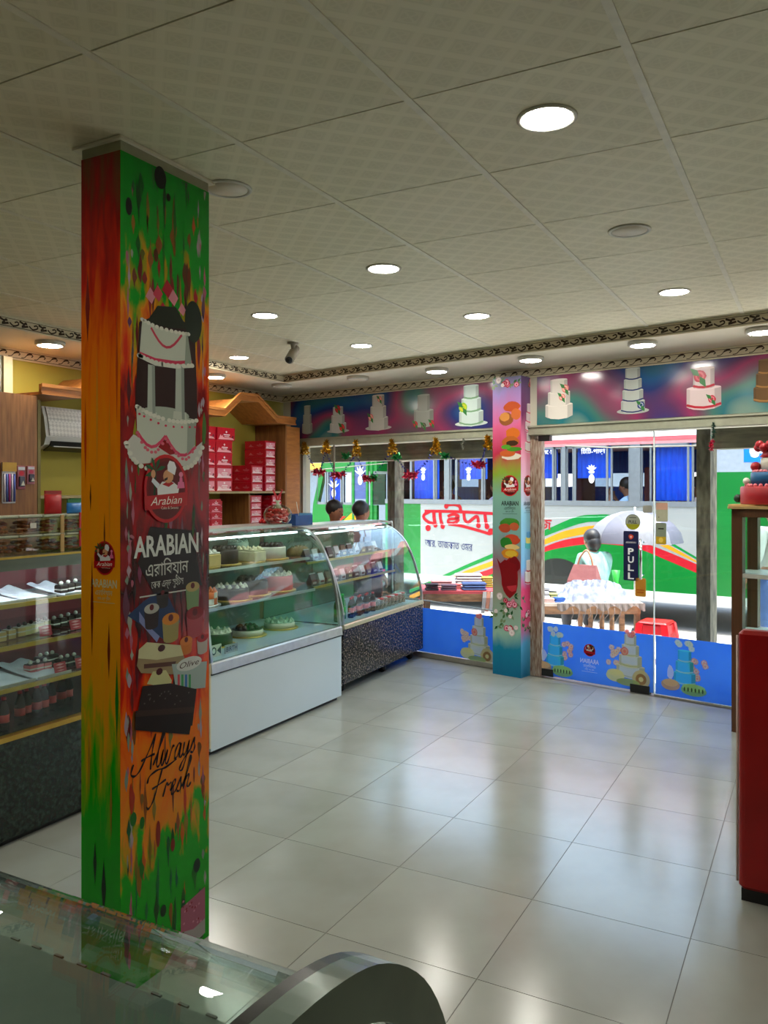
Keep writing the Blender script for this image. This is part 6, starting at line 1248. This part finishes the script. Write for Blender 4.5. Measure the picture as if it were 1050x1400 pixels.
# ================================================================== street stalls and people
def skin(name, V, E, RAD, m, parent, root=0, sub=2):
    me = bpy.data.meshes.new(name); me.from_pydata(V, E, []); me.update(); o = link(name, me, parent)
    md = o.modifiers.new('skin', 'SKIN'); md.use_smooth_shade = True
    for i, sv in enumerate(me.skin_vertices[0].data): sv.radius = RAD[i] if isinstance(RAD[i], tuple) else (RAD[i], RAD[i]); sv.use_root = (i == root)
    sd = o.modifiers.new('sub', 'SUBSURF'); sd.levels = sub; sd.render_levels = sub
    me.materials.append(m); return o
m_skin = mat('skin_brown', (150, 100, 74), 0.55, var=0.08); m_hair = mat('black_hair', (26, 22, 22), 0.5, var=0.2, scale=40)
def lerp(a, b, t): return tuple(x + (y - x) * t for x, y in zip(a, b))
def person(label, loc, rz, J, shirt, trousers, S=1.0, hair_long=False, shoes=True):
    """J: joints in metres, local; y+ is where the figure faces"""
    t = thing('person', label, 'person', loc, rz); j = {k_: tuple(c * S for c in v) for k_, v in J.items()}
    pel, ch, nk, hd = j['pelvis'], j['chest'], j['neck'], j['head']
    V = [pel, lerp(pel, ch, 0.5), ch, nk, lerp(nk, hd, 0.45), hd, lerp(hd, (hd[0], hd[1], hd[2] + 0.1), 1)]; E_ = [(0, 1), (1, 2), (2, 3), (3, 4), (4, 5), (5, 6)]
    Rr = [0.12, 0.11, (0.125, 0.085), 0.05, 0.06, (0.092, 0.108), (0.07, 0.08)]
    for s_ in ('L', 'R'):
        b0 = len(V); sh, el, wr = j['sh' + s_], j['el' + s_], j['wr' + s_]
        V += [sh, lerp(sh, el, 0.5), el, lerp(el, wr, 0.5), wr]; E_ += [(2, b0), (b0, b0 + 1), (b0 + 1, b0 + 2), (b0 + 2, b0 + 3), (b0 + 3, b0 + 4)]; Rr += [0.06, 0.048, 0.042, 0.036, 0.027]
        d = Vector(wr) - Vector(el); d.normalize(); side = d.cross(Vector((0.3, 1, 0.2))).normalized(); p0 = len(V)
        V.append(tuple(Vector(wr) + d * 0.06)); E_.append((b0 + 4, p0)); Rr.append((0.034, 0.018))
        for q in range(4):
            f0 = len(V); off = side * (q - 1.5) * 0.018; ln = (0.036, 0.042, 0.04, 0.03)[q]; cu = d.cross(side) * 0.02
            V += [tuple(Vector(wr) + d * 0.09 + off), tuple(Vector(wr) + d * (0.09 + ln) + off + cu), tuple(Vector(wr) + d * (0.1 + ln) + off + cu * 2.4)]; E_ += [(p0, f0), (f0, f0 + 1), (f0 + 1, f0 + 2)]; Rr += [0.0095, 0.009, 0.008]
        f0 = len(V); V += [tuple(Vector(wr) + d * 0.05 + side * 0.04), tuple(Vector(wr) + d * 0.085 + side * 0.05 + d.cross(side) * 0.015)]; E_ += [(p0, f0), (f0, f0 + 1)]; Rr += [0.011, 0.009]
        b0 = len(V); hp_, kn, an = j['hip' + s_], j['kn' + s_], j['an' + s_]
        V += [hp_, lerp(hp_, kn, 0.5), kn, lerp(kn, an, 0.45), an, (an[0], an[1] + 0.12, an[2] - 0.05)]; E_ += [(0, b0), (b0, b0 + 1), (b0 + 1, b0 + 2), (b0 + 2, b0 + 3), (b0 + 3, b0 + 4), (b0 + 4, b0 + 5)]; Rr += [0.085, 0.075, 0.055, 0.055, 0.038, 0.035]
    skin('body', V, E_, [tuple(q * S for q in r_) if isinstance(r_, tuple) else r_ * S for r_ in Rr], m_skin, t)
    # shirt
    V = [lerp(pel, ch, -0.15), lerp(pel, ch, 0.45), ch, lerp(ch, nk, 0.75)]; E_ = [(0, 1), (1, 2), (2, 3)]; Rr = [0.155, 0.145, (0.175, 0.135), 0.09]
    for s_ in ('L', 'R'):
        b0 = len(V); sh, el, wr = j['sh' + s_], j['el' + s_], j['wr' + s_]; V += [sh, lerp(sh, el, 0.5), lerp(sh, el, 1.0), lerp(el, wr, 0.5)]; E_ += [(2, b0), (b0, b0 + 1), (b0 + 1, b0 + 2), (b0 + 2, b0 + 3)]; Rr += [0.075, 0.065, 0.058, 0.05]
    skin('shirt', V, E_, [tuple(q * S for q in r_) if isinstance(r_, tuple) else r_ * S for r_ in Rr], shirt, t)
    V = [lerp(pel, ch, 0.1), pel]; E_ = [(0, 1)]; Rr = [0.14, 0.14]
    for s_ in ('L', 'R'):
        b0 = len(V); hp_, kn, an = j['hip' + s_], j['kn' + s_], j['an' + s_]; V += [hp_, lerp(hp_, kn, 0.5), kn, lerp(kn, an, 0.5), lerp(kn, an, 0.93)]; E_ += [(1, b0), (b0, b0 + 1), (b0 + 1, b0 + 2), (b0 + 2, b0 + 3), (b0 + 3, b0 + 4)]; Rr += [0.10, 0.09, 0.07, 0.065, 0.055]
        if shoes: MB().rbox(an[0] - 0.045, an[1] - 0.07, an[2] - 0.10, an[0] + 0.045, an[1] + 0.19, an[2] - 0.02, 0.03, 3).build('shoe', mat('dark_shoe', (40, 34, 30), 0.5), t)
    skin('trousers', V, E_, [r_ * S for r_ in Rr], trousers, t, 1)
    h = MB().ball((hd[0], hd[1] - 0.022 * S, hd[2] + 0.05 * S), 0.1 * S, 16, 10, (0.92, 1.02, 1.0))
    if hair_long: h.ball((hd[0], hd[1] - 0.07 * S, hd[2] - 0.02 * S), 0.085 * S, 12, 8, (0.95, 0.8, 1.1))
    h.build('hair', m_hair, t)
    f = MB()
    for s_ in (-1, 1): f.ball((hd[0] + s_ * 0.034 * S, hd[1] + 0.068 * S, hd[2] + 0.015 * S), 0.011 * S, 8, 6)
    f.build('eyes', mat('eye_dark', (30, 22, 20), 0.3), t)
    MB().ball((hd[0], hd[1] + 0.078 * S, hd[2] - 0.02 * S), 0.016 * S, 8, 6, (0.8, 1, 1.3)).build('nose', m_skin, t)
    MB().ball((hd[0], hd[1] + 0.062 * S, hd[2] - 0.055 * S), 0.02 * S, 8, 6, (1.3, 0.5, 0.35)).build('mouth', mat('lips', (140, 76, 70), 0.5), t)
    for s_ in (-1, 1): MB().ball((hd[0] + s_ * 0.072 * S, hd[1] - 0.005 * S, hd[2]), 0.024 * S, 8, 6, (0.4, 0.8, 1.2)).build('ear', m_skin, t)
    return t
STAND = dict(pelvis=(0, 0, 0.92), chest=(0, 0, 1.25), neck=(0, 0, 1.43), head=(0, 0.02, 1.56), shL=(-0.19, 0, 1.36), elL=(-0.25, 0.02, 1.08), wrL=(-0.22, 0.16, 0.88), shR=(0.19, 0, 1.36), elR=(0.25, 0.02, 1.08), wrR=(0.22, 0.16, 0.88),
             hipL=(-0.09, 0, 0.88), knL=(-0.10, 0.02, 0.48), anL=(-0.10, 0, 0.09), hipR=(0.09, 0, 0.88), knR=(0.10, 0.02, 0.48), anR=(0.10, 0, 0.09))
SIT = dict(pelvis=(0, 0, 0.54), chest=(0, 0.04, 0.86), neck=(0, 0.07, 1.03), head=(0, 0.11, 1.15), shL=(-0.17, 0.04, 0.97), elL=(-0.21, 0.08, 0.70), wrL=(-0.14, 0.28, 0.68), shR=(0.17, 0.04, 0.97), elR=(0.21, 0.16, 0.76), wrR=(0.20, 0.30, 0.96),
           hipL=(-0.10, 0.03, 0.52), knL=(-0.14, 0.42, 0.50), anL=(-0.14, 0.40, 0.09), hipR=(0.10, 0.03, 0.52), knR=(0.14, 0.42, 0.50), anR=(0.14, 0.40, 0.09))
m_mint = mat('mint_cotton', (140, 180, 170), 0.8, col2=(104, 156, 150), scale=7, stretch=(3, 3, 1)); m_jeans = mat('blue_denim', (62, 84, 138), 0.8, var=0.25, scale=14); m_dk = mat('dark_trousers', (46, 44, 50), 0.8)
m_wsh = mat('white_shirt', (176, 172, 168), 0.8); m_bsh = mat('navy_shirt', (34, 50, 90), 0.8); m_psh = mat('pink_shirt', (206, 140, 170), 0.8)
def gpt(px, d):                 # ground point seen in pixel column px at camera depth d
    x = (px - 525) / FPX * d; return (CY * x + SY * d, -SY * x + CY * d)
SD_ = 9.2
vx, vy = gpt(815, SD_)
person('person in pale mint shirt sitting with their back to the shop by the umbrella', (vx, vy, GZ), FRONT.r + R(58), SIT, m_mint, m_dk, 1.0, True)
st = thing('stool', 'low wooden stool under the person in mint', 'stool', (vx, vy, GZ), FRONT.r)
m_twood = mat('stall_wood', (140, 98, 64), 0.7, col2=(104, 70, 44), scale=6, stretch=(2, 2, 6))
MB().rbox(-0.17, -0.17, 0.40, 0.17, 0.17, 0.435, 0.01).build('seat', m_twood, st)
for sx in (-1, 1):
    for sy in (-1, 1): MB().box(sx * 0.13 - 0.02, sy * 0.13 - 0.02, 0, sx * 0.13 + 0.02, sy * 0.13 + 0.02, 0.40).build('leg', m_twood, st)
hb = thing('handbag', 'pale pink handbag hanging at the side of the person in mint', 'handbag', (*gpt(799, SD_ - 0.20), 0.13), FRONT.r)
m_pinkb = mat('pink_leather', (150, 92, 92), 0.5)
MB().loft([[(-0.17, -0.05, 0.40), (0.17, -0.05, 0.40), (0.17, 0.05, 0.40), (-0.17, 0.05, 0.40)], [(-0.18, -0.06, 0.5), (0.18, -0.06, 0.5), (0.18, 0.06, 0.5), (-0.18, 0.06, 0.5)], [(-0.12, -0.02, 0.68), (0.14, -0.02, 0.68), (0.14, 0.02, 0.68), (-0.12, 0.02, 0.68)]], caps=True).build('bag_body', m_pinkb, hb)
MB().tube(spline([(-0.08, 0, 0.67), (-0.05, 0.0, 0.76), (0.02, 0.01, 0.84), (0.08, 0.0, 0.76), (0.10, 0, 0.67)], 5), 0.012, 8).build('strap', mat('tan_strap', (176, 120, 90), 0.5), hb)
MB().box(-0.181, -0.0605, 0.47, 0.181, 0.0605, 0.485).build('seam', mat('pink_seam', (170, 110, 112), 0.5), hb)
hb['label'] = 'pale pink handbag carried at the side of the person in mint'
# umbrella
ux, uy = gpt(868, 9.5)
um = thing('umbrella', 'open white and grey umbrella tilted over the stall in front of the bus', 'umbrella', (ux, uy, GZ), 0)
ztop, zr, ru = 1.50, 1.13, 0.54
for i in range(8):
    a0, a1 = 2 * math.pi * i / 8 + 0.2, 2 * math.pi * (i + 1) / 8 + 0.2; rings = []
    for q in range(6):
        f = q / 5; rr = ru * math.sin(f * math.pi / 2 * 0.98); z = zr + (ztop - zr) * math.cos(f * math.pi / 2) ; sag = 0.03 * f
        rings.append([(rr * math.cos(a0 + (a1 - a0) * k_ / 4) * (1 - sag * math.sin(math.pi * k_ / 4)), rr * math.sin(a0 + (a1 - a0) * k_ / 4) * (1 - sag * math.sin(math.pi * k_ / 4)), z) for k_ in range(5)])
    MB().loft(rings, closed=False, smooth=True).build('canopy_panel', backlit(mat('umbrella_white', (132, 132, 138), 0.6), 0.3) if i == 0 else (MATS['umbrella_white'] if i % 2 == 0 else mat('umbrella_grey', (88, 88, 100), 0.6)), um, fix=False)
    MB().tube([(0.02 * math.cos(a0), 0.02 * math.sin(a0), ztop - 0.02), (ru * 0.7 * math.cos(a0), ru * 0.7 * math.sin(a0), zr + (ztop - zr) * 0.60), (ru * math.cos(a0), ru * math.sin(a0), zr)], 0.005, 5).build('rib', m_steel, um)
MB().tube([(0, 0, 0.0), (0, 0, ztop + 0.04)], 0.012, 8).build('pole', m_steel, um)
MB().lathe([(0.2, 0), (0.2, 0.04), (0.05, 0.06), (0.03, 0.12), (0.001, 0.12)], n=18).build('base', m_kick, um)
# red plastic stool
sx_, sy_ = gpt(897, 8.2)
rs = thing('plastic_stool', 'bright red plastic stool on the pavement outside the glass door', 'stool', (sx_, sy_, GZ), FRONT.r + 0.1)
m_rp = mat('red_plastic', (176, 8, 22), 0.3, var=0.05)
MB().rbox(-0.15, -0.15, 0.39, 0.15, 0.15, 0.42, 0.03, 4).build('seat', m_rp, rs)
for sx in (-1, 1):
    for sy in (-1, 1): MB().loft([[(sx * 0.19 - 0.03, sy * 0.19 - 0.03, 0), (sx * 0.19 + 0.03, sy * 0.19 - 0.03, 0), (sx * 0.19 + 0.03, sy * 0.19 + 0.03, 0), (sx * 0.19 - 0.03, sy * 0.19 + 0.03, 0)], [(sx * 0.12 - 0.035, sy * 0.12 - 0.035, 0.40), (sx * 0.12 + 0.035, sy * 0.12 - 0.035, 0.40), (sx * 0.12 + 0.035, sy * 0.12 + 0.035, 0.40), (sx * 0.12 - 0.035, sy * 0.12 + 0.035, 0.40)]], caps=True).build('leg', m_rp, rs)
for sy in (-1, 1): MB().box(-0.13, sy * 0.135 - 0.012, 0.30, 0.13, sy * 0.135 + 0.012, 0.39).build('apron', m_rp, rs)
for sx in (-1, 1): MB().box(sx * 0.135 - 0.012, -0.12, 0.30, sx * 0.135 + 0.012, 0.12, 0.39).build('apron', m_rp, rs)
# stall tables
def table(label, px0, px1, d, h, depth, mtop):
    a, b_ = gpt(px0, d), gpt(px1, d); L_ = math.hypot(b_[0] - a[0], b_[1] - a[1]); rz = math.atan2(b_[1] - a[1], b_[0] - a[0])
    t = thing('stall_table', label, 'table', (a[0], a[1], GZ), rz)
    MB().box(0, 0, h - 0.03, L_, depth, h).build('table_top', mtop, t)
    for x in (0.03, L_ - 0.08):
        for y in (0.02, depth - 0.07): MB().box(x, y, 0, x + 0.05, y + 0.05, h - 0.03).build('leg', m_twood, t)
    MB().box(0.03, 0.0, h - 0.11, L_ - 0.03, 0.02, h - 0.03).build('rail', m_twood, t); MB().box(0.03, 0.03, 0.22, L_ - 0.03, 0.05, 0.27).build('stretcher', m_twood, t)
    return t, a, rz, L_
t1, ta, tr_, tL = table('wooden stall table with folded clothes beyond the left window', 578, 712, 8.5, 0.68, 0.6, mat('red_table_cloth', (176, 60, 66), 0.7))
def on_t(a, rz, x, y, z): return (a[0] + x * math.cos(rz) - y * math.sin(rz), a[1] + x * math.sin(rz) + y * math.cos(rz), z)
def garment(label, loc, rz, w, d, h, m, n=3, group=None):
    t = thing('folded_garment', label, 'clothing', loc, rz, group)
    for i in range(n): MB().rbox(-w / 2 + 0.01 * (i % 2), -d / 2 + 0.006 * i, h * i / n, w / 2 - 0.008 * (i % 2), d / 2 - 0.004 * i, h * (i + 1) / n - 0.002, min(0.02, h / n * 0.8), 3).build('fold', m, t)
GT = GZ + 0.68
G1 = [('dark maroon folded bundle at the case end of the stall', 0.10, 0.10, 0.15, 0.14, 0.07, (70, 40, 50)), ('plum folded bundle, second on the stall', 0.28, 0.10, 0.17, 0.14, 0.06, (86, 56, 76)), ('folded blue denim pile on the stall edge', 0.55, 0.12, 0.26, 0.18, 0.08, (60, 84, 140)), ('blue and white rolled cloth beside the slim pillar', 0.88, 0.13, 0.18, 0.16, 0.12, (120, 140, 190)),
      ('white and red printed cloth at back of stall', 0.22, 0.36, 0.24, 0.2, 0.08, (206, 150, 150)), ('white cotton pile in mid stall', 0.52, 0.42, 0.3, 0.2, 0.14, (226, 222, 220)), ('yellow-gold folded cloth at back of stall', 0.72, 0.40, 0.14, 0.18, 0.11, (200, 170, 60)), ('magenta folded cloth beside the yellow one', 0.90, 0.40, 0.16, 0.18, 0.12, (180, 70, 170)), ('pale red spotted cloth in mid stall', 0.36, 0.25, 0.14, 0.12, 0.05, (206, 90, 90))]
for i, (lab, x, y, w, d, h, c_) in enumerate(G1): garment(lab, on_t(ta, tr_, x, y, GT), tr_, w, d, h, mat('cloth_%d' % i, tuple(int(v * 0.78) for v in c_), 0.85, var=0.2, scale=14), 3 if h < 0.1 else 5, 'clothes on the left stall')
tb = thing('hanging_towel', 'striped grey and brown towel hanging off the stall front', 'clothing', on_t(ta, tr_, 0.74, -0.02, GT - 0.005), tr_)
for i in range(6): MB().loft([[(-0.11 + i * 0.04, -0.008, 0.0), (-0.075 + i * 0.04, -0.008, 0.0), (-0.075 + i * 0.04, 0.012, 0.0), (-0.11 + i * 0.04, 0.012, 0.0)], [(-0.12 + i * 0.04, -0.03, -0.06), (-0.08 + i * 0.04, -0.03, -0.06), (-0.08 + i * 0.04, 0.0, -0.06), (-0.12 + i * 0.04, 0.0, -0.06)], [(-0.13 + i * 0.04, -0.028, -0.22 + 0.02 * (i % 3)), (-0.10 + i * 0.04, -0.028, -0.22 + 0.02 * (i % 3)), (-0.10 + i * 0.04, -0.004, -0.22 + 0.02 * (i % 3)), (-0.13 + i * 0.04, -0.004, -0.22 + 0.02 * (i % 3))]], caps=True).build('towel_strip', [mat('towel_grey', (130, 124, 122), 0.9), mat('towel_brown', (150, 96, 76), 0.9)][i % 2], tb)
t2, tb_a, tb_r, tb_L = table('wooden stall table heaped with white garments outside the glass door', 733, 880, 8.3, 0.58, 0.62, mat('pale_sacking', (196, 176, 160), 0.8))
GT2 = GZ + 0.58
hp2 = thing('garment_heap', 'white heap of garments piled on the stall outside the door', 'clothing', on_t(tb_a, tb_r, 0.66, 0.30, GT2), tb_r); hp2['kind'] = 'stuff'
hr = random.Random(4); nx_, ny_ = 26, 12
pts = [[(-0.40 + 0.8 * i / nx_, -0.26 + 0.5 * j_ / ny_, max(0.0, 0.22 * (1 - (abs(i / nx_ - 0.5) * 2) ** 4) * (1 - (abs(j_ / ny_ - 0.5) * 2) ** 4) * hr.uniform(0.55, 1.0))) for i in range(nx_ + 1)] for j_ in range(ny_ + 1)]
MB().loft(pts, closed=False, smooth=False).build('crumpled_cloth', mat('bright_white_cloth', (160, 162, 168), 0.8, col2=(104, 112, 140), scale=12), hp2, fix=False)
fr_ = thing('cloth_fringe', 'grey sacking hanging in folds along the front of the door stall', 'cloth', on_t(tb_a, tb_r, 0.66, -0.012, GT2), tb_r)
fp_ = [(-0.45 + 0.9 * i / 30, -0.012 * (i % 2)) for i in range(31)]
MB().loft([[(p[0], p[1] - 0.004, 0.004) for p in fp_], [(p[0], p[1] * 2 - 0.012, -0.05 - 0.03 * math.sin(i_ * 0.9)) for i_, p in enumerate(fp_)]], closed=False).build('hanging_edge', mat('grey_sacking', (112, 98, 92), 0.9), fr_, fix=False)
for i in range(9): MB().tube([(-0.30 + i * 0.06 + 0.01 * (i % 3), -0.03, -0.04), (-0.29 + i * 0.06, -0.035, -0.10), (-0.31 + i * 0.055, -0.03, -0.16 - 0.02 * (i % 3))], 0.004, 5).build('loose_thread', MATS['grey_sacking'], fr_)
for i, (lab, x, y, w, d, h, c_) in enumerate((('white printed bag with blue ring at the jamb end of the stall', 0.10, 0.34, 0.2, 0.16, 0.14, (226, 226, 230)), ('bright blue folded cloth on the stall front', 0.26, 0.10, 0.12, 0.10, 0.05, (30, 96, 206)), ('pale pink folded sheet at the jamb end of the stall', 0.12, 0.12, 0.18, 0.14, 0.04, (220, 180, 172)), ('olive folded cloth behind the blue one', 0.26, 0.36, 0.12, 0.14, 0.06, (176, 180, 110)))):
    garment(lab, on_t(tb_a, tb_r, x, y, GT2), tb_r, w, d, h, mat('cloth_b%d' % i, tuple(int(v * 0.78) for v in c_), 0.85, var=0.15, scale=14), 3, 'clothes on the door stall')
gbt = thing('green_cup', 'bright green plastic cup standing at the back of the door stall', 'cup', (*gpt(842, 8.78), GT2), FRONT.r)
MB().lathe([(0.03, 0.09), (0.032, 0.11), (0.026, 0.16), (0.045, 0.29), (0.04, 0.29), (0.02, 0.16), (0.001, 0.155)], n=14).build('cup', mat('lime_plastic', (40, 160, 50), 0.4), gbt)
MB().rbox(-0.07, -0.06, 0.0, 0.07, 0.06, 0.09, 0.01).build('white_stand', m_cwh, gbt)
gbt['label'] = 'bright green cup on a white block at back of the door stall'
# people at the left window, the passer-by and the bus passengers
px_, py_ = gpt(457, 8.75); person('person in navy with short dark hair outside the left window, nearer the shelf wall', (px_, py_, GZ), FRONT.r - R(75), STAND, m_bsh, m_dk, 0.96)
px_, py_ = gpt(493, 8.65); person('person in pink with black hair outside the left window, nearer the concrete post', (px_, py_, GZ), FRONT.r - R(20), STAND, m_psh, m_dk, 0.955)
px_, py_ = gpt(1058, 8.3); pb_ = person('person in white shirt and jeans outside behind the brown showcase', (px_, py_, GZ), FRONT.r + R(70), STAND, m_wsh, m_jeans, 0.97)
MB().tube([(-0.16, -0.02, 1.36), (0.0, 0.15, 1.2), (0.16, 0.06, 0.98)], 0.022, 8).build('bag_strap', m_dk, pb_)
SEAT = dict(SIT); SEAT.update(elL=(-0.16, 0.25, 0.78), wrL=(-0.12, 0.28, 1.02))
def passenger(label, px, py_d, shirt, flip=False):
    x = bx(px); q = BUSF.w(x, 0.42 + py_d)
    o = person(label, (q[0], q[1], 0.52), BUSF.r + R(90 if not flip else -90), SEAT, shirt, m_dk, 1.0, shoes=False); return o
passenger('bus passenger in light blue sleeve with raised fist at the bus window', 851, 0, mat('light_blue_shirt', (150, 186, 220), 0.8), False)
passenger('bus passenger in patterned red top beside the bus window post', 882, 0.6, mat('red_pattern', (180, 60, 66), 0.8, col2=(226, 206, 206), scale=20))
passenger('bus passenger in pale top at the window past the umbrella', 951, 0, mat('pale_top', (206, 196, 196), 0.8))
passenger('bus passenger in maroon near the first window of the bus', 601, 0, mat('maroon_top', (110, 44, 44), 0.8))
passenger('bus passenger in grey seen above the red lettering', 668, 0, mat('grey_top', (140, 134, 150), 0.8))
